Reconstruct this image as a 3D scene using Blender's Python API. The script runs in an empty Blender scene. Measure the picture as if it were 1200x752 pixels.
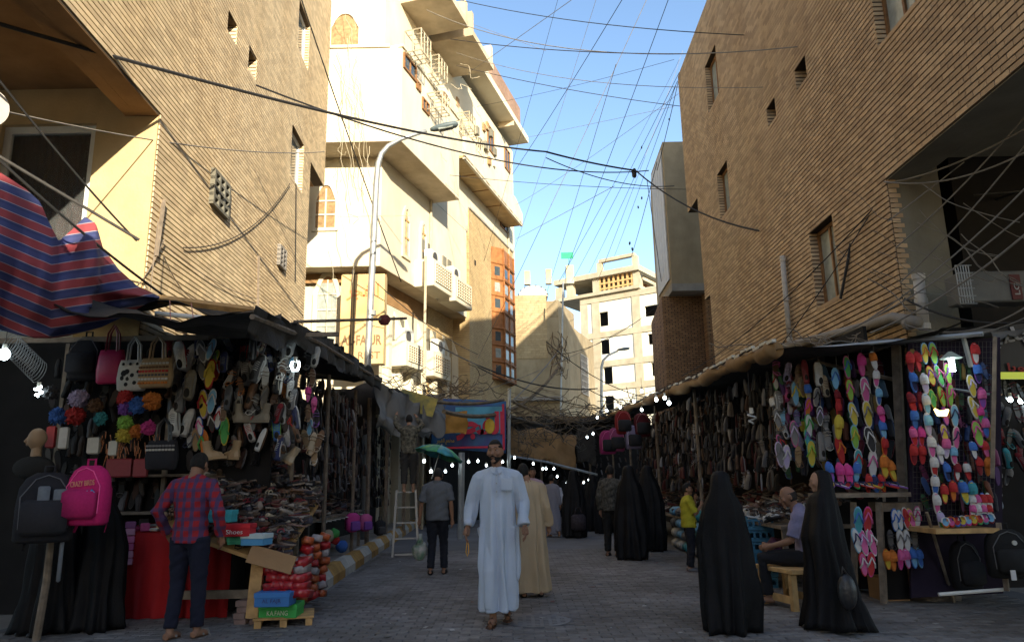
import bpy, bmesh, math, random
from mathutils import Vector, Matrix, noise
R = random.Random(7)
sc = bpy.context.scene
col = sc.collection
# ---------------------------------------------------------------- camera, world, sun, exposure
HC, FPX = 1.46, 860.0
CAM = Matrix.Rotation(math.radians(90 + 12.4), 4, 'X') @ Matrix.Rotation(math.radians(-1.05), 4, 'Z')
cd = bpy.data.cameras.new('camera'); cam = bpy.data.objects.new('camera', cd); col.objects.link(cam)
cam.matrix_world = Matrix.Translation((0, 0, HC)) @ CAM
cd.sensor_width = 36; cd.lens = 36 * FPX / 1200; cd.clip_end = 3000; cd.clip_start = .05
sc.camera = cam
SUNV = Vector((.31, -.915, .278)).normalized()
w = bpy.data.worlds.new("World"); sc.world = w; w.use_nodes = True
nt = w.node_tree; bg = nt.nodes['Background']; sk = nt.nodes.new('ShaderNodeTexSky')
sk.sky_type = 'NISHITA'; sk.sun_disc = False
sk.sun_elevation = math.asin(SUNV.z); sk.sun_rotation = math.atan2(SUNV.x, SUNV.y)
sk.air_density = 1.0; sk.dust_density = .6; sk.ozone_density = 2.0
nt.links.new(sk.outputs[0], bg.inputs[0]); bg.inputs[1].default_value = .15
ld = bpy.data.lights.new('sun', 'SUN'); ld.energy = 4.9; ld.angle = math.radians(.5); ld.color = (1, .89, .70)
sun = bpy.data.objects.new('sun', ld); col.objects.link(sun)
sun.rotation_euler = SUNV.to_track_quat('Z', 'Y').to_euler()
sc.view_settings.view_transform = 'Standard'; sc.view_settings.look = 'None'
sc.view_settings.exposure = 1.2; sc.view_settings.gamma = 1
sc.cycles.max_bounces = 6; sc.cycles.diffuse_bounces = 3; sc.cycles.glossy_bounces = 2; sc.cycles.caustics_reflective = False

# ---------------------------------------------------------------- helpers
def ray(px, py):
    return (CAM.to_3x3() @ Vector(((px - 600) / FPX, -(py - 376) / FPX, -1)))
def at(px, py, Y):
    d = ray(px, py); return Vector((d.x * Y / d.y, Y, HC + d.z * Y / d.y))
def G(px, py, z=0.0):
    d = ray(px, py); t = (z - HC) / d.z; return Vector((d.x * t, d.y * t, z))

def tag(o, label=None, cat=None, group=None, kind=None):
    if label:
        if len(label.split()) > 16: print('LONG', len(label.split()), label)
        o['label'] = label
    if cat: o['category'] = cat
    if group: o['group'] = group
    if kind: o['kind'] = kind
    return o
def empty(name, loc=(0, 0, 0), rz=0, label=None, cat=None, group=None):
    o = bpy.data.objects.new(name, None); col.objects.link(o); o.location = loc; o.rotation_euler = (0, 0, rz)
    return tag(o, label, cat, group)
def kids(o): return [c for c in KIDS.get(o.name, [])]
KIDS = {}
def adopt(o, parent):
    if parent is not None:
        o.parent = parent; KIDS.setdefault(parent.name, []).append(o)
    return o
def copy_tree(o, parent=None):
    c = o.copy(); col.objects.link(c)
    if parent is not None: adopt(c, parent)
    for ch in kids(o): copy_tree(ch, c)
    return c

MATS = {}
def mat(name, c, rough=.8, var=.12, scale=6.0, bump=0.0, bscale=40.0, metal=0.0, emit=0.0, oc=False, island=0.0, spec=.3, c2=None, trans=0.0, dirt=0.0, sheen=0):
    """c base colour; var noise variation; oc multiplies by the object's own colour; island varies per loose piece; dirt adds large streaky stains"""
    if name in MATS: return MATS[name]
    m = bpy.data.materials.new(name); m.use_nodes = True; MATS[name] = m
    N, L = m.node_tree.nodes, m.node_tree.links
    p = N['Principled BSDF']; p.inputs['Roughness'].default_value = rough; p.inputs['Metallic'].default_value = metal
    p.inputs['Specular IOR Level'].default_value = spec
    tc = N.new('ShaderNodeTexCoord'); no = N.new('ShaderNodeTexNoise'); no.inputs['Scale'].default_value = scale; no.inputs['Detail'].default_value = 5
    L.new(tc.outputs['Object'], no.inputs['Vector'])
    r = N.new('ShaderNodeValToRGB'); r.color_ramp.elements[0].position = .3; r.color_ramp.elements[1].position = .7
    a = [max(0, x * (1 - var)) for x in c]; b = list(c2) if c2 else [min(1, x * (1 + var)) for x in c]
    r.color_ramp.elements[0].color = (*a, 1); r.color_ramp.elements[1].color = (*b, 1)
    L.new(no.outputs['Fac'], r.inputs[0]); out = r.outputs[0]
    def mul(x, y, f=1.0, bl='MULTIPLY'):
        mx = N.new('ShaderNodeMix'); mx.data_type = 'RGBA'; mx.blend_type = bl; mx.inputs[0].default_value = f
        L.new(x, mx.inputs[6]); L.new(y, mx.inputs[7]); return mx.outputs[2]
    if oc:
        oi = N.new('ShaderNodeObjectInfo'); out = mul(out, oi.outputs['Color'])
    if island:
        ge = N.new('ShaderNodeNewGeometry'); oi = N.new('ShaderNodeObjectInfo'); ad = N.new('ShaderNodeMath'); ad.operation = 'ADD'
        L.new(ge.outputs['Random Per Island'], ad.inputs[0]); L.new(oi.outputs['Random'], ad.inputs[1])
        fr = N.new('ShaderNodeMath'); fr.operation = 'FRACT'; L.new(ad.outputs[0], fr.inputs[0])
        rr = N.new('ShaderNodeValToRGB'); e = rr.color_ramp.elements
        e[0].color = (1 - island, 1 - island * 1.15, 1 - island * 1.25, 1); e[1].color = (1 + island * .6, 1 + island * .5, 1 + island * .35, 1)
        L.new(fr.outputs[0], rr.inputs[0]); out = mul(out, rr.outputs[0])
    if dirt:
        n2 = N.new('ShaderNodeTexNoise'); n2.inputs['Scale'].default_value = .45; n2.inputs['Detail'].default_value = 7; n2.inputs['Roughness'].default_value = .65
        mp = N.new('ShaderNodeMapping'); mp.inputs['Scale'].default_value = (1, 1, .35); L.new(tc.outputs['Object'], mp.inputs[0]); L.new(mp.outputs[0], n2.inputs['Vector'])
        r2 = N.new('ShaderNodeValToRGB'); r2.color_ramp.elements[0].position = .35; r2.color_ramp.elements[1].position = .62
        d = 1 - dirt; r2.color_ramp.elements[0].color = (d, d * .95, d * .88, 1); r2.color_ramp.elements[1].color = (1, 1, 1, 1)
        L.new(n2.outputs['Fac'], r2.inputs[0]); out = mul(out, r2.outputs[0])
    L.new(out, p.inputs['Base Color'])
    if emit:
        p.inputs['Emission Color'].default_value = (*c, 1); p.inputs['Emission Strength'].default_value = emit
    if trans: p.inputs['Transmission Weight'].default_value = trans
    if bump:
        nb = N.new('ShaderNodeTexNoise'); nb.inputs['Scale'].default_value = bscale; nb.inputs['Detail'].default_value = 6
        L.new(tc.outputs['Object'], nb.inputs['Vector'])
        bp = N.new('ShaderNodeBump'); bp.inputs['Strength'].default_value = bump; bp.inputs['Distance'].default_value = .02
        L.new(nb.outputs['Fac'], bp.inputs['Height']); L.new(bp.outputs[0], p.inputs['Normal'])
    return m

class MB:
    def __init__(s): s.v = []; s.f = []; s.m = []; s.k = 0
    def add(s, vs, fs, mi=None):
        b = len(s.v); s.v += [tuple(q) for q in vs]; s.f += [tuple(b + i for i in f) for f in fs]; s.m += [s.k if mi is None else mi] * len(fs); return s
    def box(s, c, d, M=None, mi=None):
        x, y, z = d[0] / 2, d[1] / 2, d[2] / 2; c = Vector(c)
        P = [Vector((i * x, j * y, k * z)) for k in (-1, 1) for j in (-1, 1) for i in (-1, 1)]
        if M is not None: P = [M @ q for q in P]
        return s.add([c + q for q in P], [(0, 2, 3, 1), (4, 5, 7, 6), (0, 1, 5, 4), (2, 6, 7, 3), (0, 4, 6, 2), (1, 3, 7, 5)], mi)
    def bbox(s, c, d, bev=.01, M=None, mi=None):      # bevelled box
        x, y, z = d[0] / 2, d[1] / 2, d[2] / 2; b = min(bev, x * .9, y * .9, z * .9); c = Vector(c); V = []
        rings = [(-z, b), (-z + b, 0), (z - b, 0), (z, b)]
        for zz, q in rings:
            for (i, j) in ((-1, -1), (1, -1), (1, 1), (-1, 1)):
                V.append(Vector((i * (x - q), j * (y - q) if True else 0, zz)))
        if M is not None: V = [M @ q for q in V]
        fs = [(3, 2, 1, 0), (12, 13, 14, 15)]
        for r in range(3):
            for i in range(4):
                j = (i + 1) % 4; fs.append((r * 4 + i, r * 4 + j, r * 4 + 4 + j, r * 4 + 4 + i))
        return s.add([c + q for q in V], fs, mi)
    def tube(s, pts, r, n=6, cap=True, mi=None, flat=1.0):
        pts = [Vector(p) for p in pts]; m = len(pts); rs = r if isinstance(r, (list, tuple)) else [r] * m
        V = []; t0 = (pts[1] - pts[0]).normalized(); up = Vector((0, 0, 1)) if abs(t0.z) < .9 else Vector((0, 1, 0)); u = t0.cross(up).normalized()
        for i, p in enumerate(pts):
            t = (pts[min(i + 1, m - 1)] - pts[max(i - 1, 0)])
            t = t.normalized() if t.length > 1e-9 else t0
            u = u - t * u.dot(t); u = u.normalized() if u.length > 1e-6 else t.orthogonal().normalized(); q = t.cross(u)
            for k in range(n):
                a = 2 * math.pi * k / n; V.append(p + (u * math.cos(a) + q * math.sin(a) * flat) * rs[i])
        F = [(i * n + k, i * n + (k + 1) % n, (i + 1) * n + (k + 1) % n, (i + 1) * n + k) for i in range(m - 1) for k in range(n)]
        if cap: F += [tuple(range(n))[::-1], tuple((m - 1) * n + k for k in range(n))]
        return s.add(V, F, mi)
    def loft(s, rings, cap=True, mi=None, closed=True):
        n = len(rings[0]); V = [q for r in rings for q in r]; m = len(rings)
        F = [(i * n + k, i * n + (k + 1) % n, (i + 1) * n + (k + 1) % n, (i + 1) * n + k) for i in range(m - 1) for k in range(n if closed else n - 1)]
        if cap: F += [tuple(range(n))[::-1], tuple((m - 1) * n + k for k in range(n))]
        return s.add(V, F, mi)
    def ball(s, c, r, n=10, m=7, mi=None, M=None):
        r = (r, r, r) if not isinstance(r, (tuple, list, Vector)) else r; c = Vector(c); V = [Vector((0, 0, -r[2]))]
        for i in range(1, m):
            a = -math.pi / 2 + math.pi * i / m
            for k in range(n):
                b = 2 * math.pi * k / n; V.append(Vector((r[0] * math.cos(a) * math.cos(b), r[1] * math.cos(a) * math.sin(b), r[2] * math.sin(a))))
        V.append(Vector((0, 0, r[2])))
        F = [(0, 1 + (k + 1) % n, 1 + k) for k in range(n)]
        F += [(1 + i * n + k, 1 + i * n + (k + 1) % n, 1 + (i + 1) * n + (k + 1) % n, 1 + (i + 1) * n + k) for i in range(m - 2) for k in range(n)]
        e = len(V) - 1; F += [(e, 1 + (m - 2) * n + k, 1 + (m - 2) * n + (k + 1) % n) for k in range(n)]
        if M is not None: V = [M @ q for q in V]
        return s.add([c + q for q in V], F, mi)
    def prism(s, poly, z0, z1, mi=None):   # poly of (x,y), counter-clockwise
        n = len(poly); V = [(x, y, z0) for x, y in poly] + [(x, y, z1) for x, y in poly]
        return s.add(V, [tuple(range(n))[::-1], tuple(range(n, 2 * n))] + [(i, (i + 1) % n, n + (i + 1) % n, n + i) for i in range(n)], mi)
    def xf(s, M, a=0):
        s.v = s.v[:a] + [tuple(M @ Vector(q)) for q in s.v[a:]]; return s
    def mesh(s, name, mats=()):
        me = bpy.data.meshes.new(name); me.from_pydata(s.v, [], s.f)
        for m in (mats if isinstance(mats, (list, tuple)) else [mats]): me.materials.append(m)
        if any(s.m): me.polygons.foreach_set('material_index', s.m)
        return me
    def build(s, name, mats, parent=None, color=None, smooth=False, loc=None, **kw):
        me = s.mesh(name, mats)
        if smooth: me.polygons.foreach_set('use_smooth', [True] * len(me.polygons))
        me.update(); return link(name, me, parent, color, loc, **kw)
def link(name, me, parent=None, color=None, loc=None, rot=None, **kw):
    o = bpy.data.objects.new(name, me); col.objects.link(o)
    if color: o.color = (*color, 1)
    if loc is not None: o.location = loc
    if rot is not None: o.rotation_euler = rot
    adopt(o, parent); return tag(o, **kw)

class Frame:   # a vertical plane: u along, z up, w outward
    def __init__(s, o, d, side):   # side=+1: outward normal is to the right of d
        s.o = Vector((o[0], o[1], 0)); s.d = Vector((d[0], d[1], 0)).normalized(); s.n = Vector((s.d.y, -s.d.x, 0)) * side
    def P(s, u, z, w=0): return s.o + s.d * u + s.n * w + Vector((0, 0, z))
    def M(s): return Matrix((s.d, s.n, Vector((0, 0, 1)))).transposed()
    def off(s, w): f = Frame(s.o[:2], s.d[:2], 1); f.n = s.n.copy(); f.o = s.o + s.n * w; return f
    def hit(s, px, py):
        d = ray(px, py); t = (s.o - Vector((0, 0, HC))).dot(s.n) / d.dot(s.n); p = Vector((0, 0, HC)) + d * t
        return (p - s.o).dot(s.d), p.z
    def hp(s, px, py, w=0): u, z = s.off(w).hit(px, py); return s.P(u, z, w)
    def rect(s, pts):   # u,z extent of four pixel corners
        q = [s.hit(*p) for p in pts]; us = sorted(a for a, b in q); zs = sorted(b for a, b in q)
        return ((us[0] + us[1]) / 2, (us[2] + us[3]) / 2, (zs[0] + zs[1]) / 2, (zs[2] + zs[3]) / 2)
    def box(s, mb, u0, u1, z0, z1, w0, w1, mi=None):
        c = s.P((u0 + u1) / 2, (z0 + z1) / 2, (w0 + w1) / 2); return mb.box(c, (abs(u1 - u0), abs(w1 - w0), abs(z1 - z0)), s.M(), mi)

def wall_cells(fr, mb, areas, holes, w0, w1, mi=None):
    """a wall slab between w0 and w1 over the rectangles 'areas' with rectangular holes left open"""
    us = sorted({x for a in areas + holes for x in a[:2]}); zs = sorted({x for a in areas + holes for x in a[2:4]})
    for i in range(len(us) - 1):
        run = None
        for j in range(len(zs) - 1):
            cu, cz = (us[i] + us[i + 1]) / 2, (zs[j] + zs[j + 1]) / 2
            ins = any(a[0] < cu < a[1] and a[2] < cz < a[3] for a in areas) and not any(a[0] < cu < a[1] and a[2] < cz < a[3] for a in holes)
            if ins: run = [zs[j], zs[j + 1]] if run is None else [run[0], zs[j + 1]]
            if run and (not ins or j == len(zs) - 2):
                fr.box(mb, us[i], us[i + 1], run[0], run[1], w0, w1, mi); run = None

def brick_face(fr, areas, holes, parent, m, L=.245, Hc=.08, jh=.02, jv=.006, proud=.018, w=0.0, n_ind=300, near=None):
    mb = MB(); cand = []
    zmin = min(a[2] for a in areas); zmax = max(a[3] for a in areas); M = fr.M(); nz = int((zmax - zmin) / Hc)
    for r in range(nz):
        z0 = zmin + r * Hc; zc = z0 + Hc / 2; spans = []
        for a in areas:
            if a[2] <= zc <= a[3]: spans.append([a[0], a[1]])
        for h in holes:
            if h[2] < zc < h[3]:
                ns = []
                for s_ in spans:
                    if h[1] <= s_[0] or h[0] >= s_[1]: ns.append(s_)
                    else:
                        if h[0] > s_[0]: ns.append([s_[0], h[0]])
                        if h[1] < s_[1]: ns.append([h[1], s_[1]])
                spans = ns
        for a, b in spans:
            k = math.floor((a - (r % 2) * L / 2) / L) * L + (r % 2) * L / 2
            while k < b - .01:
                x0, x1 = max(a, k) + jv / 2, min(b, k + L) - jv / 2
                if x1 - x0 > .02:
                    p = proud + R.uniform(-.001, .001); full = x1 - x0 > L - jv - .001
                    q = [fr.P(x, z, w + ww) for ww in (0, p) for (x, z) in ((x0, z0 + jh / 2), (x1, z0 + jh / 2), (x1, z0 + Hc - jh / 2), (x0, z0 + Hc - jh / 2))]
                    if full and near and near((x0 + x1) / 2, zc): cand.append(((fr.P((x0 + x1) / 2, zc) - Vector((0, 0, HC))).length, (x0 + x1) / 2, zc, q))
                    else: mb.add(q, [(4, 5, 6, 7), (0, 1, 5, 4), (2, 3, 7, 6), (0, 4, 7, 3), (1, 2, 6, 5)])
                k += L
    cand.sort(key=lambda t: t[0])
    for t in cand[n_ind:]: mb.add(t[3], [(4, 5, 6, 7), (0, 1, 5, 4), (2, 3, 7, 6), (0, 4, 7, 3), (1, 2, 6, 5)])
    one = MB().bbox((0, 0, 0), (L - jv, proud * 2, Hc - jh), .003).mesh('brick', m)
    for t in cand[:n_ind]:
        o = link('brick', one, parent, loc=fr.P(t[1], t[2], w)); o.rotation_euler = M.to_euler()
    return mb.build('brickwork', m, parent, kind='stuff')
# ---------------------------------------------------------------- materials
def brick_tex(name, d, c1, c2, mortar, L=.245, Hc=.08, dirt=.25):
    m = mat(name, c1, .9, dirt=dirt, bump=.2); N, K = m.node_tree.nodes, m.node_tree.links; p = N['Principled BSDF']
    old = p.inputs['Base Color'].links[0].from_socket; tc = N.new('ShaderNodeTexCoord')
    dv = N.new('ShaderNodeVectorMath'); dv.operation = 'DOT_PRODUCT'; dv.inputs[1].default_value = (d[0], d[1], 0); K.new(tc.outputs['Object'], dv.inputs[0])
    sx = N.new('ShaderNodeSeparateXYZ'); K.new(tc.outputs['Object'], sx.inputs[0]); cb = N.new('ShaderNodeCombineXYZ')
    K.new(dv.outputs['Value'], cb.inputs[0]); K.new(sx.outputs[2], cb.inputs[1])
    b = N.new('ShaderNodeTexBrick'); K.new(cb.outputs[0], b.inputs['Vector']); b.inputs['Scale'].default_value = 1
    b.inputs['Brick Width'].default_value = L; b.inputs['Row Height'].default_value = Hc; b.inputs['Mortar Size'].default_value = .012
    b.inputs['Color1'].default_value = (1, 1, 1, 1); b.inputs['Color2'].default_value = (c2[0] / c1[0], c2[1] / c1[1], c2[2] / c1[2], 1); b.inputs['Mortar'].default_value = (*[x / y for x, y in zip(mortar, c1)], 1)
    mx = N.new('ShaderNodeMix'); mx.data_type = 'RGBA'; mx.blend_type = 'MULTIPLY'; mx.inputs[0].default_value = 1
    K.new(old, mx.inputs[6]); K.new(b.outputs['Color'], mx.inputs[7]); K.new(mx.outputs[2], p.inputs['Base Color']); return m
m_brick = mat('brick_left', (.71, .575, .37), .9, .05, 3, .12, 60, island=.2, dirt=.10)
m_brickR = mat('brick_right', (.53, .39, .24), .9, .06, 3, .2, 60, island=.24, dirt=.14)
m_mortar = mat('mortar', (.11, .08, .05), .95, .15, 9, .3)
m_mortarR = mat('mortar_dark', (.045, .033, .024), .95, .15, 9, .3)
m_plast = mat('tan_plaster', (.56, .42, .22), .9, .1, 2.5, .35, 30, dirt=.16)
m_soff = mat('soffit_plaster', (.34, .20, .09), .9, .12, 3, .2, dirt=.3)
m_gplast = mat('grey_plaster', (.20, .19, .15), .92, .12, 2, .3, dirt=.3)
m_white = mat('cream_render', (.64, .59, .46), .9, .06, 1.2, .15, 20, dirt=.12)
m_whites = mat('cream_shaded', (.55, .46, .33), .9, .1, 2, .15, dirt=.3)  # browner cream: soffit shade put into the colour; also used for render joints
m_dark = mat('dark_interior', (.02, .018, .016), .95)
m_glass = mat('window_glass', (.05, .07, .08), .08, .2, 3, spec=.8)
m_glassl = mat('window_glass_milky', (.30, .33, .30), .2, .2, 6, spec=.6)
m_alu = mat('white_aluminium', (.70, .70, .66), .5, .05)
m_wood = mat('brown_window_wood', (.26, .13, .05), .6, .25, 9, .2, dirt=.2)
m_owood = mat('orange_oriel_wood', (.34, .145, .05), .55, .25, 5, .15, dirt=.2)
m_lwood = mat('raw_timber', (.50, .31, .13), .8, .3, 8, .2)
m_gwood = mat('grey_timber', (.20, .16, .12), .9, .3, 10, .3)
m_pvc = mat('grey_pvc', (.42, .39, .34), .5, .1, 4)
m_steel = mat('galvanised_steel', (.36, .38, .38), .45, .15, 6, metal=.5)
m_iron = mat('dark_iron', (.06, .055, .05), .6, .2, 10)
m_cable = mat('black_cable', (.025, .024, .023), .7, .2)
m_cablew = mat('grey_cable', (.19, .175, .15), .7, .25)
m_asph = mat('paving_grey', (.17, .172, .18), .88, .12, 1.2, .35, 60, dirt=.3)
m_paver = mat('paver', (.225, .22, .218), .86, .14, 8, .4, 60, island=.24, dirt=.5)
m_conc = mat('concrete', (.30, .28, .25), .9, .15, 2, .4, dirt=.3)
m_bwhite = mat('infill_white_wall', (.78, .76, .66), .9, .06, .6, .1, dirt=.1)  # off-white base colour of the unfinished block's walls
m_bconc = mat('raw_concrete_frame', (.40, .36, .27), .9, .15, 1.5, .2, dirt=.15)

# ---------------------------------------------------------------- ground, road with pavers, kerb
LK = Frame((-2.66, 9.6), (-.0465, 1), 1)       # kerb line on the left
mb = MB(); mb.add([(-60, -70, 0), (60, -70, 0), (120, 160, 0), (-60, 160, 0)], [(0, 1, 2, 3)]); ground = mb.build('ground', m_conc, kind='structure')
mb = MB(); mb.add([(-5.6, -50, .004), (6.3, -50, .004), (6.3, 30, .004), (12.5, 70, .004), (3, 70, .004), (-5.6, 34, .004)], [(0, 1, 2, 3, 4, 5)]); road = mb.build('road', m_asph, kind='structure')
mb = MB(); cand = []
LX, LY = .105, .21
for j in range(int((17 - 6.2) / LX)):
    y = 6.2 + j * LX; x = -5.4 + (j % 2) * LY / 2
    while x < 5.9:
        if abs(x / y) < .78 and not (x < LK.P(y - 9.6, 0).x + .1 and y > 9.5) and (x - .21) ** 2 + (y - 8.35) ** 2 > .155:
            cand.append((x * x + y * y, x, y, R.uniform(-.0025, .0025)))
        x += LY
cand.sort()
one = MB(); h = .012
def pav(b, x, y, dz):
    a, c, e = LY / 2 - .004, LX / 2 - .004, .007
    V = [(x + i * (a - q), y + k * (c - q), .004 + (h + dz if q else (h - .006 if t else -.002))) for q, t in ((0, 0), (0, 1), (e, 1)) for i, k in ((-1, -1), (1, -1), (1, 1), (-1, 1))]
    b.add(V, [(8, 9, 10, 11)] + [(r * 4 + i, r * 4 + (i + 1) % 4, r * 4 + 4 + (i + 1) % 4, r * 4 + 4 + i) for r in (0, 1) for i in range(4)])
pav(one, 0, 0, 0); one = one.mesh('paver', m_paver)
for t in cand[:300]: link('paver', one, road, loc=(t[1], t[2], t[3]))
for t in cand[300:]: pav(mb, t[1], t[2], t[3])
mb.build('paving', m_paver, road, kind='stuff')
mb = MB(); mb.tube([(.21, 8.35, .006), (.21, 8.35, .02)], .36, 28)
o = mb.build('manhole_cover', mat('cast_iron_cover', (.15, .15, .155), .6, .2), label='round worn metal manhole cover set in the paving behind the man in pale blue', cat='manhole cover')
mb = MB()
for k in range(7):
    for i in range(7):
        x, y = .21 + (i - 3) * .09, 8.35 + (k - 3) * .09
        if math.hypot(x - .21, y - 8.35) < .3: mb.box((x, y, .022), (.05, .05, .006))
mb.build('stud_pattern', MATS['cast_iron_cover'], o)
# left pavement and striped kerb
kerb = MB(); fk = LK
q = [fk.P(0, 0, -.2), fk.P(26, 0, -.2), fk.P(26, 0, -3.2), fk.P(0, 0, -3.2)]
side = MB().prism([(p.x, p.y) for p in q], -.05, .2).build('pavement', m_conc, kind='structure')
kroot = empty('kerb', fk.P(0, 0)); kroot['kind'] = 'structure'
m_ky = mat('kerb_yellow', (.46, .27, .07), .8, .2, 6, .3, dirt=.35); m_kw = mat('kerb_white', (.50, .50, .46), .8, .15, 6, .3, dirt=.35)
for i in range(20):
    a, b = i * 1.0 + .006, i * 1.0 + .994; s = [(0, 0), (0, .13), (-.09, .26), (-.21, .26), (-.21, 0)]
    b2 = MB(); V = [fk.P(u, z, w) - fk.P(0, 0) for u in (a, b) for (w, z) in s]
    b2.add(V, [(0, 1, 2, 3, 4), (9, 8, 7, 6, 5)] + [(i_, i_ + 5, (i_ + 1) % 5 + 5, (i_ + 1) % 5) for i_ in range(5)])
    b2.build('kerb_stone', m_kw if i % 2 else m_ky, kroot)

# ---------------------------------------------------------------- window makers
def window(fr, rc, parent, style='wood', w=-.2, cols=2, frame=.06, curtain=None, pane_m=None):
    u0, u1, z0, z1 = rc; mf = m_wood if style == 'wood' else m_alu; b = MB(); t = frame
    for (a, c, e, g) in ((u0, u0 + t, z0, z1), (u1 - t, u1, z0, z1), (u0 + t, u1 - t, z0, z0 + t), (u0 + t, u1 - t, z1 - t, z1)):
        fr.box(b, a, c, e, g, w, w + .06)
    for k in range(1, cols):
        u = u0 + (u1 - u0) * k / cols; fr.box(b, u - t * .4, u + t * .4, z0 + t, z1 - t, w + .004, w + .056)
    o = b.build('window', mf, parent)
    for k in range(cols):
        a, c = u0 + t + (u1 - u0 - 2 * t) * k / cols, u0 + t + (u1 - u0 - 2 * t) * (k + 1) / cols
        g = MB(); fr.box(g, a, c, z0 + t, z1 - t, w + .01, w + .02); g.build('pane', pane_m or (m_glass if style != 'wood' else m_glassl), o)
    return o
def reveal(fr, rc, parent, m, depth=.24, far=True):
    u0, u1, z0, z1 = rc; b = MB(); z = z0
    while z < z1 - .03:
        zt = min(z + .066, z1 - .004); fr.box(b, u1 - .012, u1 + .04, z + .01, zt, -depth, .012); fr.box(b, u0 - .04, u0 + .01, z + .01, zt, -depth, .012); z += .08
    fr.box(b, u0, u1, z0 - .06, z0 + .008, -depth, .022)
    return b.build('reveal_bricks', m, parent)

# ---------------------------------------------------------------- LEFT BRICK BUILDING
cA = at(187, 136, 9.8); FA = Frame((cA.x, cA.y), (-.0465, 1), 1); zoA = cA.z
uL = FA.hit(363, 200)[0]; uU = FA.hit(383, 130)[0]; zn = FA.hit(363, 187)[1]
A = empty('brick_building', FA.P(0, 0), label='pale yellow brick building on the left, sunlit, with the recessed curtained balcony', cat='building'); inv = Matrix.Translation(-FA.P(0, 0))
class Loc(Frame): pass
def lf(fr, org):   # the same frame in coordinates local to org (parts are children of an Empty at org)
    f = Frame(fr.o[:2], fr.d[:2], 1); f.n = fr.n.copy(); f.o = fr.o - Vector((org[0], org[1], 0)); return f
fA = lf(FA, FA.P(0, 0))
pxA = [[(291, 54), (301, 73), (298, 95), (290, 80)], [(266, 11), (277, 30), (276, 55), (266, 38)], [(351, 2), (363, 32), (360, 81), (347, 55)], [(342, 146), (356, 170), (353, 224), (339, 207)]]
hA = [FA.rect(p) for p in pxA]; ZT = 16.6
areasA = [(0, uL, 0, ZT), (-9, 0, zoA, ZT), (uL, uU, zn, ZT)]
mb = MB(); wall_cells(fA, mb, areasA, hA, -.3, 0); mb.build('wall', m_mortar, A)
inview = lambda fr: (lambda u, z: (lambda c: c.z < 0 and abs(c.x / -c.z) < .7 and abs(c.y / -c.z) < .44)(CAM.to_3x3().inverted() @ (fr.P(u, z) - Vector((0, 0, HC)))))
JV = .006; HB = (.245, .08, .02)
def brick_building(F_, f_, areas, holes, parent, m):
    ar = [(a[0], a[1], max(a[2], 3.04), a[3]) for a in areas]
    # snap rows so that neighbouring areas share their courses
    zz = sorted({round((z - 3.04) / .08) * .08 + 3.04 for a in ar for z in a[2:]})
    brick_face2(F_, f_, ar, holes, parent, m)
def brick_face2(F_, f_, ar, holes, parent, m):
    # merge areas row by row into one set of spans
    u0, u1 = min(a[0] for a in ar), max(a[1] for a in ar); zb, zt = min(a[2] for a in ar), max(a[3] for a in ar)
    # everything not covered by an area becomes a hole of the bounding rectangle
    us = sorted({x for a in ar for x in a[:2]}); zs = sorted({x for a in ar for x in a[2:]}); hs = list(holes)
    for i in range(len(us) - 1):
        for j in range(len(zs) - 1):
            cu, cz = (us[i] + us[i + 1]) / 2, (zs[j] + zs[j + 1]) / 2
            if not any(a[0] < cu < a[1] and a[2] < cz < a[3] for a in ar): hs.append((us[i], us[i + 1], zs[j], zs[j + 1]))
    brick_face(f_, [(u0, u1, zb, zt)], hs, parent, m, near=inview(F_), jv=JV, L=HB[0], Hc=HB[1], jh=HB[2])
JV = .003; brick_building(FA, fA, areasA, hA, A, m_brick); JV = .006
for i, rc in enumerate(hA):
    reveal(fA, rc, A, m_brick)
    if i > 1: window(fA, rc, A, 'alu', -.16, 1, .07)
# body behind the facade: core, roof, notch soffit, overhang with beam and ceiling
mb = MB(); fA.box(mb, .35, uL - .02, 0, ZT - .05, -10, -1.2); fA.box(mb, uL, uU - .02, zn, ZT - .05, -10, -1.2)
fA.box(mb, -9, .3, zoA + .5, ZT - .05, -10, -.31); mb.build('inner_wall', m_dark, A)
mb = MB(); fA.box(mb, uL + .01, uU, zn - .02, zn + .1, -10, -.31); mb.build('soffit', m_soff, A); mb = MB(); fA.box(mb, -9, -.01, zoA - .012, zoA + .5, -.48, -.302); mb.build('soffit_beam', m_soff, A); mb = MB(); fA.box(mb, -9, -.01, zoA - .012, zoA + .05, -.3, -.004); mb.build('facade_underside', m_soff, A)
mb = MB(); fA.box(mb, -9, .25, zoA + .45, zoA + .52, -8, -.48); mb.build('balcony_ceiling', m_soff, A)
mb = MB(); fA.box(mb, uL - .3, uL - .005, 0, zn, -10, -.301); fA.box(mb, uU - .3, uU, zn, ZT, -10, -.301); mb.build('end_wall', m_plast, A)
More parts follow.
